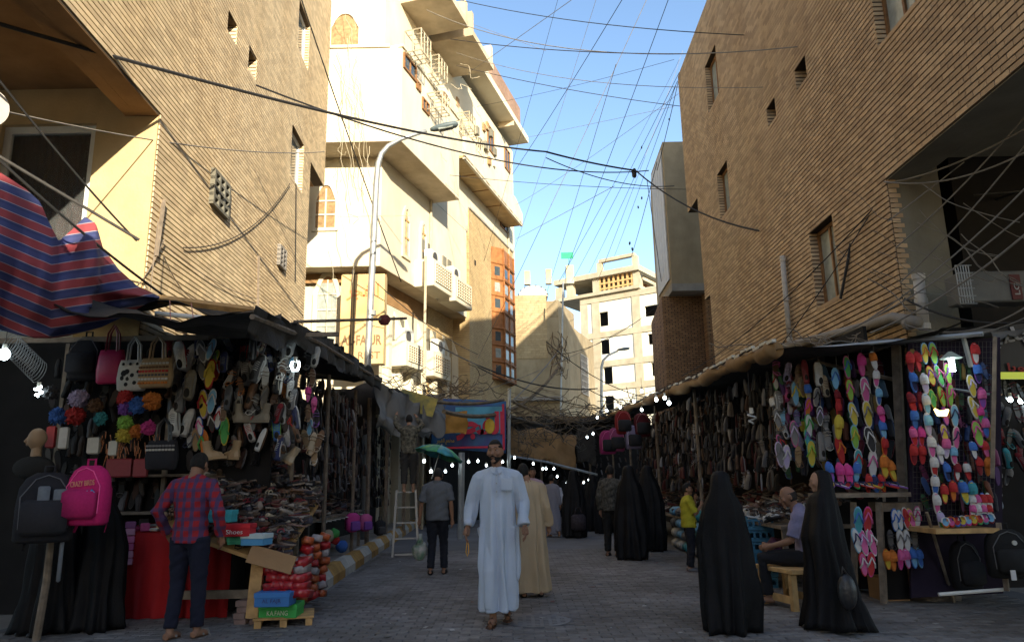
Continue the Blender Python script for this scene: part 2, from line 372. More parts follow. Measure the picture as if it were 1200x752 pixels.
# wall facing the camera with the curtained window
u0_, _ = 0, 0
XW = FA.P(0, 0).x; wl = Frame((XW, cA.y), (-1, 0), 1); wl.n = Vector((0, -1, 0)); fw = lf(wl, FA.P(0, 0))
ur = -(at(108, 200, 9.8).x - XW); ul = -(at(8, 200, 9.8).x - XW); zt_ = at(60, 146, 9.8).z
wr = (ur, ul + .15, 3.5, zt_)
mb = MB(); wall_cells(fw, mb, [(.004, 6, 0, zoA + .5)], [wr], -.25, .02); mb.build('balcony_wall', m_plast, A)
window(fw, wr, A, 'alu', -.12, 1, .11, pane_m=mat('clear_window_glass', (.8, .85, .85), .02, .02, trans=.95))
mb = MB(); rings = []
nn = 60; V = []
for z in (3.4, zt_ - .1):
    for k in range(nn + 1): V.append(fw.P(ur + .1 + (ul - ur) * k / nn, z, -.2 + .03 * math.sin(k * 1.3)))
mb.add(V, [(k, k + 1, nn + 2 + k, nn + 1 + k) for k in range(nn)]); mb.build('curtain', mat('maroon_curtain', (.045, .014, .011), .9, .3, 5), A, smooth=True)
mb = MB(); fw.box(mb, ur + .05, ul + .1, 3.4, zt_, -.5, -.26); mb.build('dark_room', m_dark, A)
# concrete screen over a vent, and the small plate
for rc4, lab in (([(245, 200), (263, 215), (263, 257), (246, 238)], 1), ([(324, 290), (331, 292), (331, 314), (324, 312)], 2)):
    u0, u1, z0, z1 = FA.rect(rc4); b = MB(); n = 3 if lab == 1 else 2
    for i in range(n + 1):
        u = u0 + (u1 - u0) * i / n; fA.box(b, u - .035, u + .035, z0, z1, 0, .10)
    for i in range(5):
        z = z0 + (z1 - z0) * i / 4; fA.box(b, u0 - .035, u1 + .035, z - .03, z + .03, 0, .095)
    b.build('vent_screen', m_gplast if lab == 1 else m_conc, A)
    b = MB(); fA.box(b, u0, u1, z0, z1, .0, .03); b.build('vent_back', m_dark, A)
# ---------------------------------------------------------------- RIGHT BRICK BUILDING
cF = at(1041, 225, 10.6); FF = Frame((cF.x, cF.y), (.012, 1), -1); zoF = FF.hit(1037, 212)[1]
uFu = FF.hit(797, 120)[0]; uFl = FF.hit(820, 262)[0]; zFn = FF.hit(814, 237)[1]; uF3 = FF.hit(834, 362)[0]; zF3 = FF.hit(829, 348)[1]; ZF = FF.hit(795, 88)[1]
F = empty('brick_building', FF.P(0, 0), label='brown brick building on the right in shade, with wooden windows above the slipper stall', cat='building'); fF = lf(FF, FF.P(0, 0))
pxF = [[(825, 82), (838, 52), (844, 108), (832, 131)], [(931, 80), (945, 65), (946, 92), (934, 108)], [(898, 128), (909, 114), (910, 138), (901, 150)], [(839, 205), (852, 189), (857, 240), (846, 258)], [(946, 276), (976, 251), (986, 345), (961, 360)], [(1015, -70), (1060, -120), (1070, 12), (1027, 56)]]
hF = [FF.rect(p) for p in pxF]
areasF = [(0, uF3, 0, ZF), (uF3, uFl, zF3, ZF), (-7, 0, zoF, ZF), (uFl, uFu, zFn, ZF)]
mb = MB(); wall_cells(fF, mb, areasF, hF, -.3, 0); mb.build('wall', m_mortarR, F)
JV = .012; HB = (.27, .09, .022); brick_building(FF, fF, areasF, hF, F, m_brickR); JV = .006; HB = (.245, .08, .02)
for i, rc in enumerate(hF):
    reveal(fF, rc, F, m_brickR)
    if i not in (1, 2): window(fF, rc, F, 'wood', -.2, 2, .07)
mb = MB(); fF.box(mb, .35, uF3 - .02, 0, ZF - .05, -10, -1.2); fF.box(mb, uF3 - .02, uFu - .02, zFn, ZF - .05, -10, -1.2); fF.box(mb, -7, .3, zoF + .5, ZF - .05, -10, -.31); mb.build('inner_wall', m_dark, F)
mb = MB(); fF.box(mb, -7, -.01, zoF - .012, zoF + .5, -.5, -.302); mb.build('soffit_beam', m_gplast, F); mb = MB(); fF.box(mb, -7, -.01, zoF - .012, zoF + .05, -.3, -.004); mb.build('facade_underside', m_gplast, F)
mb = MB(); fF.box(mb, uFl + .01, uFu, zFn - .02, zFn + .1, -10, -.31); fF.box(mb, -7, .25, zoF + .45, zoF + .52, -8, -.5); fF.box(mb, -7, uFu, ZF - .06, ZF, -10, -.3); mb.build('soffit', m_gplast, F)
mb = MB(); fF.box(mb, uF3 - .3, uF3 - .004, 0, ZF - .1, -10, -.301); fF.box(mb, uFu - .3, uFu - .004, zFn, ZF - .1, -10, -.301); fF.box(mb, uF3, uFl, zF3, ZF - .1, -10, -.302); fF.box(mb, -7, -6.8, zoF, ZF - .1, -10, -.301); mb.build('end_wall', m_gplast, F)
# pier and recess wall facing the camera
xw = FF.P(0, 0).x; wr_ = Frame((xw, cF.y), (1, 0), 1); fr_ = lf(wr_, FF.P(0, 0)); up = at(1113, 300, 10.6).x - xw
mb = MB(); fr_.box(mb, .06, up, 0, zoF + .45, -.4, .012); mb.build('pier', m_gplast, F)
mb = MB(); z = 3.04
while z < zoF:
    fr_.box(mb, .004, .12 if int(z / .08) % 2 else .17, z + .008, z + .072, -.2, .016); z += .08
mb.build('corner_bricks', m_brickR, F)
mb = MB(); u1_ = at(1110, 300, 12.4).x - xw; wrc = (at(1128, 300, 12.4).x - xw, at(1196, 300, 12.4).x - xw, 3.2, at(1150, 275, 12.4).z)
f2 = fr_.off(-1.8); wall_cells(f2, mb, [(.36, 7, 0, zoF + .45)], [wrc], -.2, 0); mb.build('recess_wall', m_gplast, F)
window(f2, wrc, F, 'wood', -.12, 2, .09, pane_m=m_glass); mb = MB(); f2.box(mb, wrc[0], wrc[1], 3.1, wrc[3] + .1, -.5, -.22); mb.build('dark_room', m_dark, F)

mb = MB(); mb.prism([(10.5 - fF.o.x * 0 - FF.P(0, 0).x, 12 - FF.P(0, 0).y), (15 - FF.P(0, 0).x, 12 - FF.P(0, 0).y), (15 - FF.P(0, 0).x, 24 - FF.P(0, 0).y), (10.5 - FF.P(0, 0).x, 24 - FF.P(0, 0).y)], ZF - .02, 19); mb.build('unseen_shade_storey', m_brickR, F)  # unseen upper storey added to shade the tan building at the bend
# unseen neighbours behind the camera: they shade the lane as the photograph shows
for nm, x0, x1, y0, y1, z1, lab in (('brick_building', 5.35, 14, -26, -1.5, 12.8, 'lower brick building further back along the right side of the lane, outside the picture'), ('brick_building', 5.35, 14, -60, -26, 14.6, 'unseen taller brick building added far back on the right to shade the left shop'), ('brick_building', -15, -5.2, -48, -3.5, 10.5, 'brick building behind the viewer on the left side of the lane, outside the picture')):
    o = MB().prism([(x0, y0), (x1, y0), (x1, y1), (x0, y1)], 0, z1).build(nm, m_brickR, label=lab, cat='building')
    side = x0 if x0 > 0 else x1; sg = -1 if x0 > 0 else 1
    for k in range(10):
        for z in (4.6, 7.4):
            if y0 + 4 + k * 4.4 > y1 - 1: continue
            MB().bbox((side, y0 + 4 + k * 4.4, z), (.12, 1.1, 1.5), .02).build('window', m_wood, o)
# ---------------------------------------------------------------- CREAM BUILDING (bends with the lane)
def text_mesh(s, size, ext=.004, bold=0.0, name='lettering'):
    c = bpy.data.curves.new(name, 'FONT'); c.body = s; c.size = size; c.extrude = ext; c.offset = bold; c.resolution_u = 3; c.align_x = 'CENTER'; c.align_y = 'CENTER'
    o = bpy.data.objects.new(name, c); col.objects.link(o); dg = bpy.context.evaluated_depsgraph_get(); me = bpy.data.meshes.new_from_object(o.evaluated_get(dg)); bpy.data.objects.remove(o); return me
def lettering(s, size, m, loc, xdir, ydir, parent=None, bold=0.0, ext=.004, fit=None):
    me = text_mesh(s, size, ext, bold); me.materials.clear(); me.materials.append(m); x = Vector(xdir).normalized(); y = Vector(ydir).normalized(); n = x.cross(y)
    M = Matrix((x, y, n)).transposed()
    if fit:
        xs = [v.co.x for v in me.vertices]; ys = [v.co.y for v in me.vertices]
        if xs:
            sx, sy = fit[0] / max(1e-4, max(xs) - min(xs)), fit[1] / max(1e-4, max(ys) - min(ys)); cx, cy = (max(xs) + min(xs)) / 2, (max(ys) + min(ys)) / 2
            for v in me.vertices: v.co.x = (v.co.x - cx) * sx; v.co.y = (v.co.y - cy) * sy
    o = link('lettering', me, parent, loc=loc); o.rotation_euler = M.to_euler(); return o

W0 = Vector((-4.28, 23.0, 0)); DW = Vector((.294, 1, 0)).normalized()
S1 = Frame(W0[:2], DW[:2], 1); E1 = Frame(W0[:2], (-1, 0), 1); E1.n = Vector((0, -1, 0))
W = empty('cream_building', W0, label='tall cream rendered building in full sun on the left, with pointed windows and balcony cages', cat='building')
s1, e1 = lf(S1, W0), lf(E1, W0); s0, e0 = s1.off(-.75), e1.off(-.75)
zc1 = S1.hit(440, 308)[1]; uC1 = S1.hit(547, 380)[0]
S2 = S1.off(1.1); zc2 = at(463, 166, 21.9).z; U2 = lambda px, py: S1.off(1.1).hit(px, py)[0]
uC2a = (at(463, 166, 21.9) - S2.o).dot(S2.d); uC2b = U2(538, 238); zt2 = at(470, 57, 21.9).z
uEnd = S1.hit(601, 200)[0]; zR = S1.hit(605, 176)[1]
def fp(fs, fe, ua, ub, back=7, extra=0):  # footprint polygon between street plane fs and end plane at u=ua
    p = [fs.P(ua, 0), fs.P(ub, 0), fs.P(ub, 0, -back), fs.P(ua, 0, -back)]; a = fs.P(ua, 0); p[3] = Vector((a.x - back - 1, a.y, 0))
    return [(q.x, q.y) for q in p]
mb = MB(); mb.prism(fp(s0, 0, .75, uEnd), 0, zc1 + .3); mb.build('ground_floor_wall', m_white, W)
mb = MB(); mb.prism(fp(s1, 0, 0, uC1), zc1, zc2 + .1); mb.build('first_floor_wall', m_white, W)
s2 = s1.off(1.1)
mb = MB(); mb.prism(fp(s2, 0, uC2a, uC2b, 7.6), zc2, zt2); mb.build('jetty_wall', m_white, W)
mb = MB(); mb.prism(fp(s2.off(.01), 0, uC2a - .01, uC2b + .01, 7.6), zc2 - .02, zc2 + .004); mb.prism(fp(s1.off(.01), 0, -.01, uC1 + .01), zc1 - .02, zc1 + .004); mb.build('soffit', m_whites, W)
mb = MB(); mb.prism(fp(s1, 0, 0, uEnd), zc2 + .12, zR - .4); mb.build('upper_wall', m_white, W)
mb = MB(); s1.box(mb, uC1, uEnd, zc1 + 4.2, zc2 + .13, -7, 0); mb.build('upper_wall', m_white, W)
# ledges and joints
mb = MB(); s2.box(mb, uC2a - .06, uC2b, zt2, zt2 + .1, -.4, .06); e1b = e1.off(1.1); e1b.box(mb, -.4, 6, zt2, zt2 + .1, -.3, .12); mb.build('parapet_ledge', m_white, W)
# roof slab with deep overhang, cross ribs and soffits
mb = MB(); u0r = S1.hit(503, 20)[0]
S1.o  # frame kept for measuring
s1.box(mb, 0, uEnd + .15, zR, zR + .35, -6, .9); mb.build('roof_slab', m_white, W)
for (a, b_, w1) in ((1.2, 3.4, 1.9), (3.9, 6.6, 1.9)):
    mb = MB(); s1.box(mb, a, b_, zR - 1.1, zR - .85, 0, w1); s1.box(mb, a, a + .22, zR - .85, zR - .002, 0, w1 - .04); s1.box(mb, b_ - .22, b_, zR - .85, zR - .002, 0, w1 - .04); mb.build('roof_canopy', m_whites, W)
for k in range(2):
    mb = MB(); u = 7.2 + k * 6
    if u < uEnd: s1.box(mb, u, u + .12, zR - .28, zR - .003, 0, .86); mb.build('cornice_rib', m_whites, W)
# brick parapet on the roof end
P1 = at(566, 130, 36); mb = MB(); s1.box(mb, S1.hit(566, 140)[0], uEnd, zR + .35, zR + 2.1, -1.5, .5); mb.build('roof_parapet', brick_tex('parapet_brick', DW, (.36, .22, .16), (.30, .18, .13), (.25, .2, .15)), W)
mb = MB(); mb.tube([s1.P(7.6, zR + .3, -.4), s1.P(7.6, zR + .9, -.4)], .2, 12); mb.build('water_tank', m_iron, W)
# long balcony with wavy parapet
ub0, ub1 = S1.off(.95).hit(545, 176)[0], S1.off(.95).hit(612, 241)[0]; zb = 14.55
mb = MB(); s1.box(mb, ub0, ub1, zb, zb + .1, 0, .95); mb.build('balcony_slab', mat('balcony_soffit', (.50, .36, .18), .9, .25, 1.5, .2, dirt=.3), W)
mb = MB(); n = 40; V = []
for k in range(n + 1):
    u = ub0 + (ub1 - ub0) * k / n; h = .95 + .22 * math.sin(k * .42) - .1 * (k / n)
    for (ww, zz) in ((.95, zb - .05), (.95, zb + h), (.84, zb + h), (.84, zb - .05)): V.append(s1.P(u, zz, ww))
mb.loft([V[i * 4:i * 4 + 4] for i in range(n + 1)]); mb.build('balcony_parapet', m_white, W)
for px_ in (560, 575, 590): 
    u = S1.off(.9).hit(px_, 215)[0]; mb = MB(); s1.box(mb, u, u + .05, zb - .03, zb, 0, .95); mb.build('soffit_joint', m_soff, W)
# pointed windows
def arch_poly(w_, h, rise, n=8):   # outline of a pointed arch, u from -w/2..w/2, z 0..h+rise
    a = w_ / 2; pts = [(-a, 0), (a, 0), (a, h)]
    for k in range(1, n): t = k / n; pts.append((a * (1 - t) ** .75, h + rise * math.sin(t * math.pi / 2) ** 1.15))
    pts.append((0, h + rise))
    for k in range(n - 1, 0, -1): t = k / n; pts.append((-a * (1 - t) ** .75, h + rise * math.sin(t * math.pi / 2) ** 1.15))
    pts.append((-a, h)); return pts
def arch_window(fr, u, z, w_, h, rise, parent, mf=m_white, mg=None, bars=True, bt=.1, proud=.07, mfill=None):
    P_ = arch_poly(w_, h, rise); n = len(P_); b = MB(); sc_ = (w_ + 2 * bt) / w_
    O = [(x * sc_, (y - (h + rise) * .45) * (1 + 2 * bt / (h + rise)) + (h + rise) * .45) for x, y in P_]; V = []
    for (q, ww) in ((P_, -.0), (P_, proud), (O, proud), (O, 0)): V += [fr.P(u + x, z + y, ww) for x, y in q]
    F_ = [(r * n + i, r * n + (i + 1) % n, (r + 1) % 4 * n + (i + 1) % n, (r + 1) % 4 * n + i) for r in range(4) for i in range(n)]
    b.add(V, F_); o = b.build('window', mf, parent)
    b = MB(); V = [fr.P(u + x, z + y, ww) for ww in (-.0, .015) for x, y in P_]; b.add(V, [tuple(range(n, 2 * n)), tuple(range(n))[::-1]] + [(i, (i + 1) % n, n + (i + 1) % n, n + i) for i in range(n)]); b.build('pane', mg or m_glassl, o)
    if bars:
        b = MB(); nb = max(2, int(h / .5))
        for k in range(nb + 1):
            zz = z + h * k / nb; fr.box(b, u - w_ / 2, u + w_ / 2, zz - .025, zz + .025, .016, .05)
        fr.box(b, u - .025, u + .025, z, z + h + rise * .8, .018, .045); b.build('glazing_bars', mfill or m_lwood, o)
    return o
def pos(fr_abs, px, py): return fr_abs.hit(px, py)
m_ochre = mat('ochre_lattice', (.30, .19, .09), .8, .35, 7, .3)
u_, z_ = pos(E1, 381, 268); wd = abs(pos(E1, 370, 250)[0] - pos(E1, 393, 250)[0]); arch_window(e1, u_, z_, wd, pos(E1, 381, 236)[1] - z_, pos(E1, 381, 218)[1] - pos(E1, 381, 236)[1], W, mg=m_ochre, mfill=m_white)
E0 = E1.off(-.75); u_, z_ = pos(E0, 382, 400); wd = abs(pos(E0, 371, 350)[0] - pos(E0, 393, 350)[0]); arch_window(e0, u_, z_, wd, pos(E0, 381, 345)[1] - z_, pos(E0, 381, 324)[1] - pos(E0, 381, 345)[1], W, bt=.16, mfill=m_white, mg=m_glassl)
EU = E1.off(0); u_, z_ = pos(EU, 404, 56); arch_window(e1, u_, z_, abs(pos(EU, 388, 40)[0] - pos(EU, 420, 40)[0]), pos(EU, 404, 34)[1] - z_, .55, W, mg=m_ochre, bars=False)
E2 = E1.off(1.1); u_, z_ = pos(E2, 440, 79); mb = MB(); e1.off(1.1).box(mb, u_ - .16, u_ + .16, z_ - .03, z_ + .03, -.01, .012); mb.build('vent_slot', m_soff, W)
for (px_, p0, p1, tip, hw) in ((475, 300, 258, 245, 3.2), (495, 316, 274, 263, 2.7)):
    u_, z_ = pos(S1, px_, p0); u1_ = pos(S1, px_ + hw, p0)[0]; arch_window(s1, u_, z_, 2 * abs(u1_ - u_), pos(S1, px_, p1)[1] - z_, pos(S1, px_, tip)[1] - pos(S1, px_, p1)[1], W, bt=.12, mg=m_glassl)
for (x0, y0, x1, y1, fr_a, fr_l) in ((472, 70, 487, 88, 1.1, 0), (487, 96, 492, 106, 1.1, 0), (494, 118, 502, 132, 1.1, 0), (586, 232, 596, 270, -.0, 0), (519, 110, 523, 122, 1.1, 0), (571, 150, 578, 178, 0, 0), (591, 176, 597, 200, 0, 0)):
    q = S1.off(fr_a); r_ = (q.hit(x0, y1)[0], q.hit(x1, y1)[0], q.hit((x0 + x1) / 2, y1)[1], q.hit((x0 + x1) / 2, y0)[1]); window(s1.off(fr_a + .06), r_, W, 'wood', -.058, 2, .06, pane_m=m_glass)
# air-conditioner balconies: a plastered box with lattice side, unit and shutters above
m_ac = mat('air_conditioner_white', (.62, .60, .52), .5, .06)
def ac_unit(fr, u, z, w, parent, sz=(.8, .3, .55)):
    b = MB(); b.bbox(fr.P(u, z + sz[2] / 2, w + sz[1] / 2), sz, .02, fr.M()); o = b.build('air_conditioner', m_ac, parent)
    b = MB(); c = fr.P(u - .08, z + sz[2] / 2, w + sz[1] + .004); t = fr.P(u - .08, z + sz[2] / 2, w + sz[1] + .02); b.tube([c, t], sz[2] * .38, 16); b.build('fan_grille', m_iron, o); return o
def ac_box(px, py0, py1, px1, fr_abs, fr_loc, dep=.75, ytop=None):
    q = fr_abs.off(dep); u0, z0 = q.hit(px, py1); u1 = q.hit(px1, py1)[0]; z1 = q.hit(px, py0)[1]
    b = MB(); b.bbox(fr_loc.P((u0 + u1) / 2, (z0 + z1) / 2, dep / 2), (u1 - u0, dep, z1 - z0), .02, fr_loc.M()); o = b.build('balcony_box', m_white, W)
    b = MB(); nu = 4; t = .03; fe = fr_loc.off(dep)
    fe.box(b, u0 + .15, u1 - .15, z0 + .2, z1 - .15, .001, .008); b.build('dark_opening', m_soff, o); b = MB()
    for k in range(nu * 2 + 1):
        uu = u0 + .15 + (u1 - u0 - .3) * k / nu / 2; fe.box(b, uu - t / 2, uu + t / 2, z0 + .2, z1 - .15, .01, .04)
    for k in range(7):
        zz = z0 + .2 + (z1 - z0 - .35) * k / 6; fe.box(b, u0 + .15, u1 - .15, zz - t / 2, zz + t / 2, .01, .045)
    b.build('lattice', m_white, o); ac_unit(fr_loc, (u0 + u1) / 2, z1 + .01, .15, o)
    b = MB()
    for s_ in (-.3, .25): fr_loc.box(b, (u0 + u1) / 2 + s_ - .18, (u0 + u1) / 2 + s_ + .18, z1 + .05, z1 + 1.0, .001, .05)
    b.build('shutter', m_gplast, o)
ac_box(508, 302, 334, 530, S1, s1); ac_box(534, 322, 352, 553, S1, s1)
ac_box(476, 398, 428, 500, S1.off(-.75), s0); ac_box(508, 410, 440, 528, S1.off(-.75), s0, .5)
# vertical fins of the recessed ground floor
for px_ in (452, 463, 476, 489, 503, 516, 530, 541):
    u = S1.off(-.3).hit(px_, 400)[0]; mb = MB(); t = .11
    V = [s0.P(u + a, z, ww) for a in (-t, t) for z, ww in ((0, 0), (0, .28), (zc1 - 1.6, .28), (zc1 - .9, .03), (zc1 - .9, 0))]
    mb.add(V, [(0, 1, 2, 3, 4), (9, 8, 7, 6, 5)] + [(i, i + 5, (i + 1) % 5 + 5, (i + 1) % 5) for i in range(5)]); mb.build('fin', m_white, W)
mb = MB(); s0.box(mb, .8, uC1, zc1 - .75, zc1 + .0, 0, .02); mb.build('soffit_band', m_soff, W)  # brown band on the wall top, directly under the overhang
mb = MB(); e0.box(mb, -.1, 5, zc1 - .35, zc1 - .03, 0, .02); mb.build('soffit_band', m_soff, W)
for i, (px_, py) in enumerate(((469, 425), (473, 405), (497, 420))):
    u, z = S1.off(-.7).hit(px_, py); mb = MB(); s0.box(mb, u - .25, u + .25, z - .5, z + .3, .001, .03); mb.build('shutter', mat('pale_teal_shutter', (.22, .34, .33), .7, .2), W)
# steel cages on the balconies and meters, pipes
m_cage = mat('cream_painted_steel', (.45, .39, .27), .6, .15)
def cage(fr, u, z, w, du, dz, dw, parent, n=3):
    b = MB(); t = .022
    for a in range(n + 1):
        for zz in (0, dz): b.tube([fr.P(u, z + zz, w + dw * a / n), fr.P(u + du, z + zz, w + dw * a / n)], t, 4)
    for a in range(n + 2):
        uu = u + du * a / (n + 1)
        b.tube([fr.P(uu, z, w + dw), fr.P(uu, z + dz, w + dw)], t, 4)
        for zz in (0, dz): b.tube([fr.P(uu, z + zz, w), fr.P(uu, z + zz, w + dw)], t, 4)
    for a in range(n): 
        for uu in (u, u + du): b.tube([fr.P(uu, z, w + dw * a / n), fr.P(uu, z + dz, w + dw * a / n)], t, 4)
    b.tube([fr.P(u, z + dz / 2, w + dw), fr.P(u + du, z + dz / 2, w + dw)], t, 4)
    return b.build('steel_cage', m_cage, parent)
for (px_, py, du, dz, wf) in ((474, 62, .8, .8, 1.1), (496, 88, .8, .7, 1.0), (500, 128, .7, .6, 1.1), (545, 196, .8, 1.4, 0), (535, 150, .8, .7, 0)):
    u, z = S1.off(wf).hit(px_, py); cage(s1, u, z, wf, du, dz, .6, W, 2)
for i in range(14):
    px_, py = R.uniform(530, 592), 0; py = 95 + (px_ - 530) * 1.15 + R.uniform(0, 50); u, z = S1.hit(px_, py); mb = MB(); s1.box(mb, u - .15, u + .15, z - .2, z + .2, 0, R.uniform(.04, .2)); mb.build('meter_box', R.choice([m_ac, m_ochre, m_gplast, m_cage]), W)
mb = MB(); u, z = S1.off(.05).hit(505, 240); mb.tube([s1.P(u, zc1 + .3, .06), s1.P(u, zc2 + 1, .06)], .05, 6); mb.build('drain_pipe', m_cage, W); mb = MB(); u = S1.hit(594, 240)[0]; mb.tube([s1.P(u, 8, .06), s1.P(u, 15, .06)], .05, 6); mb.build('drain_pipe', m_cage, W)
# horizontal board joints in the render
for z in (zc1 + 1.7, zc2 + 1.35):
    fr2 = e1 if z < zc2 else e1.off(1.1); mb = MB(); fr2.box(mb, -1.0 if z < zc2 else -.3, 4, z, z + .02, -.01, .006); mb.build('render_joint', m_whites, W)
# sign box of the restaurant
sgn = empty('hotel_sign', at(422, 430, 21.8), label='large faded orange sign box on the cream building lettered AL-FAJUR ST', cat='sign'); so = Matrix.Translation(-at(422, 430, 21.8))
a0, a1 = at(397, 418, 22.3), at(449, 418, 22.3); z0, z1 = at(420, 426, 22.3).z, at(420, 321, 22.3).z
m_sign = mat('faded_orange_sign', (.62, .40, .16), .7, .2, .8, .1, c2=(.66, .50, .26)); mb = MB()
mb.box(((a0.x + a1.x) / 2, 22.55, (z0 + z1) / 2), (a1.x - a0.x, .45, z1 - z0)); mb.xf(so).build('sign_box', m_sign, sgn)
mt_ = mat('sign_lettering_dark', (.20, .12, .06), .7); cx_ = (a0.x + a1.x) / 2
lw = a1.x - a0.x
mo_ = mat('sign_red_print', (.62, .22, .07), .7, .2)
lettering('AL-FAJUR', .4, mt_, Vector((cx_, 22.315, at(420, 400, 22.3).z)) + so.translation, (1, 0, 0), (0, 0, 1), sgn, .012, fit=(lw * .92, .42))
lettering('REST', .3, mt_, Vector((cx_ + lw * .18, 22.315, at(420, 416, 22.3).z)) + so.translation, (1, 0, 0), (0, 0, 1), sgn, .004, fit=(lw * .5, .22))
lettering('\ufe8d\ufedf\ufed4\ufea0\ufead'[::-1], .5, mo_, Vector((cx_, 22.315, at(420, 342, 22.3).z)) + so.translation, (1, 0, 0), (0, 0, 1), sgn, .01, fit=(lw * .75, .55))
mb = MB()
for px_ in (411, 414): a = at(px_, 380, 22.28); mb.box((a.x, 22.29, (z0 + z1) / 2), (.02, .02, z1 - z0 + .3))
mb.xf(so).build('sign_rod', m_iron, sgn)

# ---------------------------------------------------------------- YELLOW BRICK BUILDING with the wooden oriel
B = empty('brick_building', s0.P(uC1, 0) + W0 * 1, label='yellow brick building in mid lane with a tall orange wooden oriel window', cat='building'); bo = B.location.copy()
fb = lf(S1.off(-.74), bo); FB = S1.off(-.74); m_yb = brick_tex('yellow_brick', DW, (.56, .42, .21), (.48, .34, .17), (.34, .26, .15), dirt=.15)
ua, ub = FB.hit(500, 420)[0], FB.hit(601, 350)[0]; zcb = FB.hit(552, 248)[1]
u8 = S1.hit(548.5, 300)[0]; mb = MB(); fb.box(mb, ua, u8, 0, zc1 + .3, -4, .03); mb.build('recessed_wall', m_yb, B); FB = S1.off(.02); fb = lf(FB, bo); ub = FB.hit(601, 350)[0]; zcb = FB.hit(552, 248)[1]; mb = MB(); fb.box(mb, u8, ub, 0, zcb, -4, .03); mb.build('wall', m_yb, B)
mb = MB(); fb.box(mb, u8, ub, zcb, zcb + .08, -.5, .08); mb.build('coping', m_conc, B)
o0, z0 = FB.off(.03).hit(577, 443); o1 = FB.off(.03).hit(598.5, 443)[0]; z1 = FB.off(.03).hit(578, 291)[1]; dp = .42
def oriel_pt(t, z, w_=0):   # t 0..1 across: side, front, side
    k = .28; L_ = o1 - o0
    if t < k: return fb.P(o0 + L_ * t * .75, z, .03 + (dp + w_) * t / k)
    if t > 1 - k: return fb.P(o1 - L_ * (1 - t) * .75, z, .03 + (dp + w_) * (1 - t) / k)
    return fb.P(o0 + L_ * (k * .75 + (t - k) * (1 - 1.5 * k) / (1 - 2 * k)), z, .03 + dp + w_)
mb = MB(); T = (0, .28, .72, 1); zs = [z0, z1]
mb.loft([[oriel_pt(t, z) for t in T] for z in zs]); ori = mb.build('oriel', m_owood, B)
rows = 8; hh = (z1 - z0) / rows
for r in range(rows):
    for c_, (t0, t1) in enumerate(((.08, .20), (.34, .46), (.54, .66), (.80, .92))):
        if r in (3, 7): continue
        zz0, zz1 = z0 + hh * r + .2, z0 + hh * (r + 1) - .16; mb = MB(); mb.add([oriel_pt(t, z, .008) for t, z in ((t0, zz0), (t1, zz0), (t1, zz1), (t0, zz1))] + [oriel_pt(t, z, .001) for t, z in ((t0, zz0), (t1, zz0), (t1, zz1), (t0, zz1))], [(0, 1, 2, 3), (0, 4, 5, 1), (1, 5, 6, 2), (2, 6, 7, 3), (3, 7, 4, 0)]); mb.build('pane', m_glassl if R.random() < .6 else m_glass, ori)
    mb = MB(); q = [oriel_pt(t, z0 + hh * r, .05) for t in (0, .28, .72, 1)]; mb.tube(q, .05, 4); mb.build('oriel_rail', m_owood, ori)
for t in (.28, .5, .72):
    mb = MB(); mb.tube([oriel_pt(t, z0, .02), oriel_pt(t, z1, .02)], .05, 4); mb.build('oriel_post', m_owood, ori)
u, z = FB.hit(556, 308); mb = MB(); fb.box(mb, u - .1, u + .1, z - .12, z + .12, .031, .04); mb.build('vent_hole', m_dark, B)
ac_unit(lf(S1.off(-.7), bo), S1.off(-.7).hit(541, 460)[0], S1.off(-.7).hit(541, 463)[1], .1, B, (1.1, .4, .8))
# ---------------------------------------------------------------- SHADED TAN BUILDING at the bend
Dd = Vector((.33, 1, 0)).normalized(); YD = 45.0; cD = at(657, 450, YD); FD1 = Frame(cD[:2], (-1, 0), 1); FD1.n = Vector((0, -1, 0)); FD2 = Frame(cD[:2], Dd[:2], 1)
D = empty('plaster_building', (cD.x, cD.y, 0), label='weathered tan building at the bend of the lane, its upper bricks in sun', cat='building'); d1, d2 = lf(FD1, D.location), lf(FD2, D.location)
zd = at(620, 346, YD).z; uD2 = FD2.hit(697, 450)[0]; zd2 = FD2.hit(690, 398)[1]
m_db = brick_tex('tan_old_brick', (1, 0), (.42, .33, .19), (.34, .26, .15), (.3, .23, .13), .5, .16, dirt=.2)
mb = MB(); ut = -(at(640, 346, YD).x - cD.x); d1.box(mb, ut, 5, at(620, 420, YD).z, zd, -3, 0); mb.build('brick_parapet', m_db, D)
mb = MB(); d1.box(mb, 0, 5, 0, at(620, 420, YD).z, -3, -.03); d1.box(mb, .0, ut, at(620, 420, YD).z, at(655, 372, YD).z, -3, -.02); mb.build('front_wall', mat('shaded_tan_plaster', (.32, .26, .165), .92, .12, 2, .3, dirt=.25), D)  # plaster darkened: the shade on these walls is put into the colour
mb = MB(); d2.box(mb, 0.02, uD2, 0, zd2, -3, 0); d2.box(mb, .0, uD2 * .42, zd2, zd2 + 1.0, -3, -.01); mb.build('side_wall', MATS['shaded_tan_plaster'], D)
mb = MB(); d1.box(mb, -.1, 5, at(620, 470, YD).z, at(620, 466, YD).z, 0, .6); d2.box(mb, 0, uD2, 5.2, 5.35, 0, .7); mb.build('ledge', m_conc, D)
r_ = (FD2.hit(681, 450)[0], FD2.hit(689, 450)[0], FD2.hit(685, 462)[1], FD2.hit(685, 418)[1]); mb = MB(); d2.box(mb, *r_, .0, .03); o = mb.build('window', m_glass, D); mb = MB()
for k in range(6): u = r_[0] + (r_[1] - r_[0]) * k / 5; d2.box(mb, u - .03, u + .03, r_[2], r_[3], .03, .09)
for k in range(7): z = r_[2] + (r_[3] - r_[2]) * k / 6; d2.box(mb, r_[0], r_[1], z - .03, z + .03, .03, .085)
mb.build('window_grille', m_pvc, o)
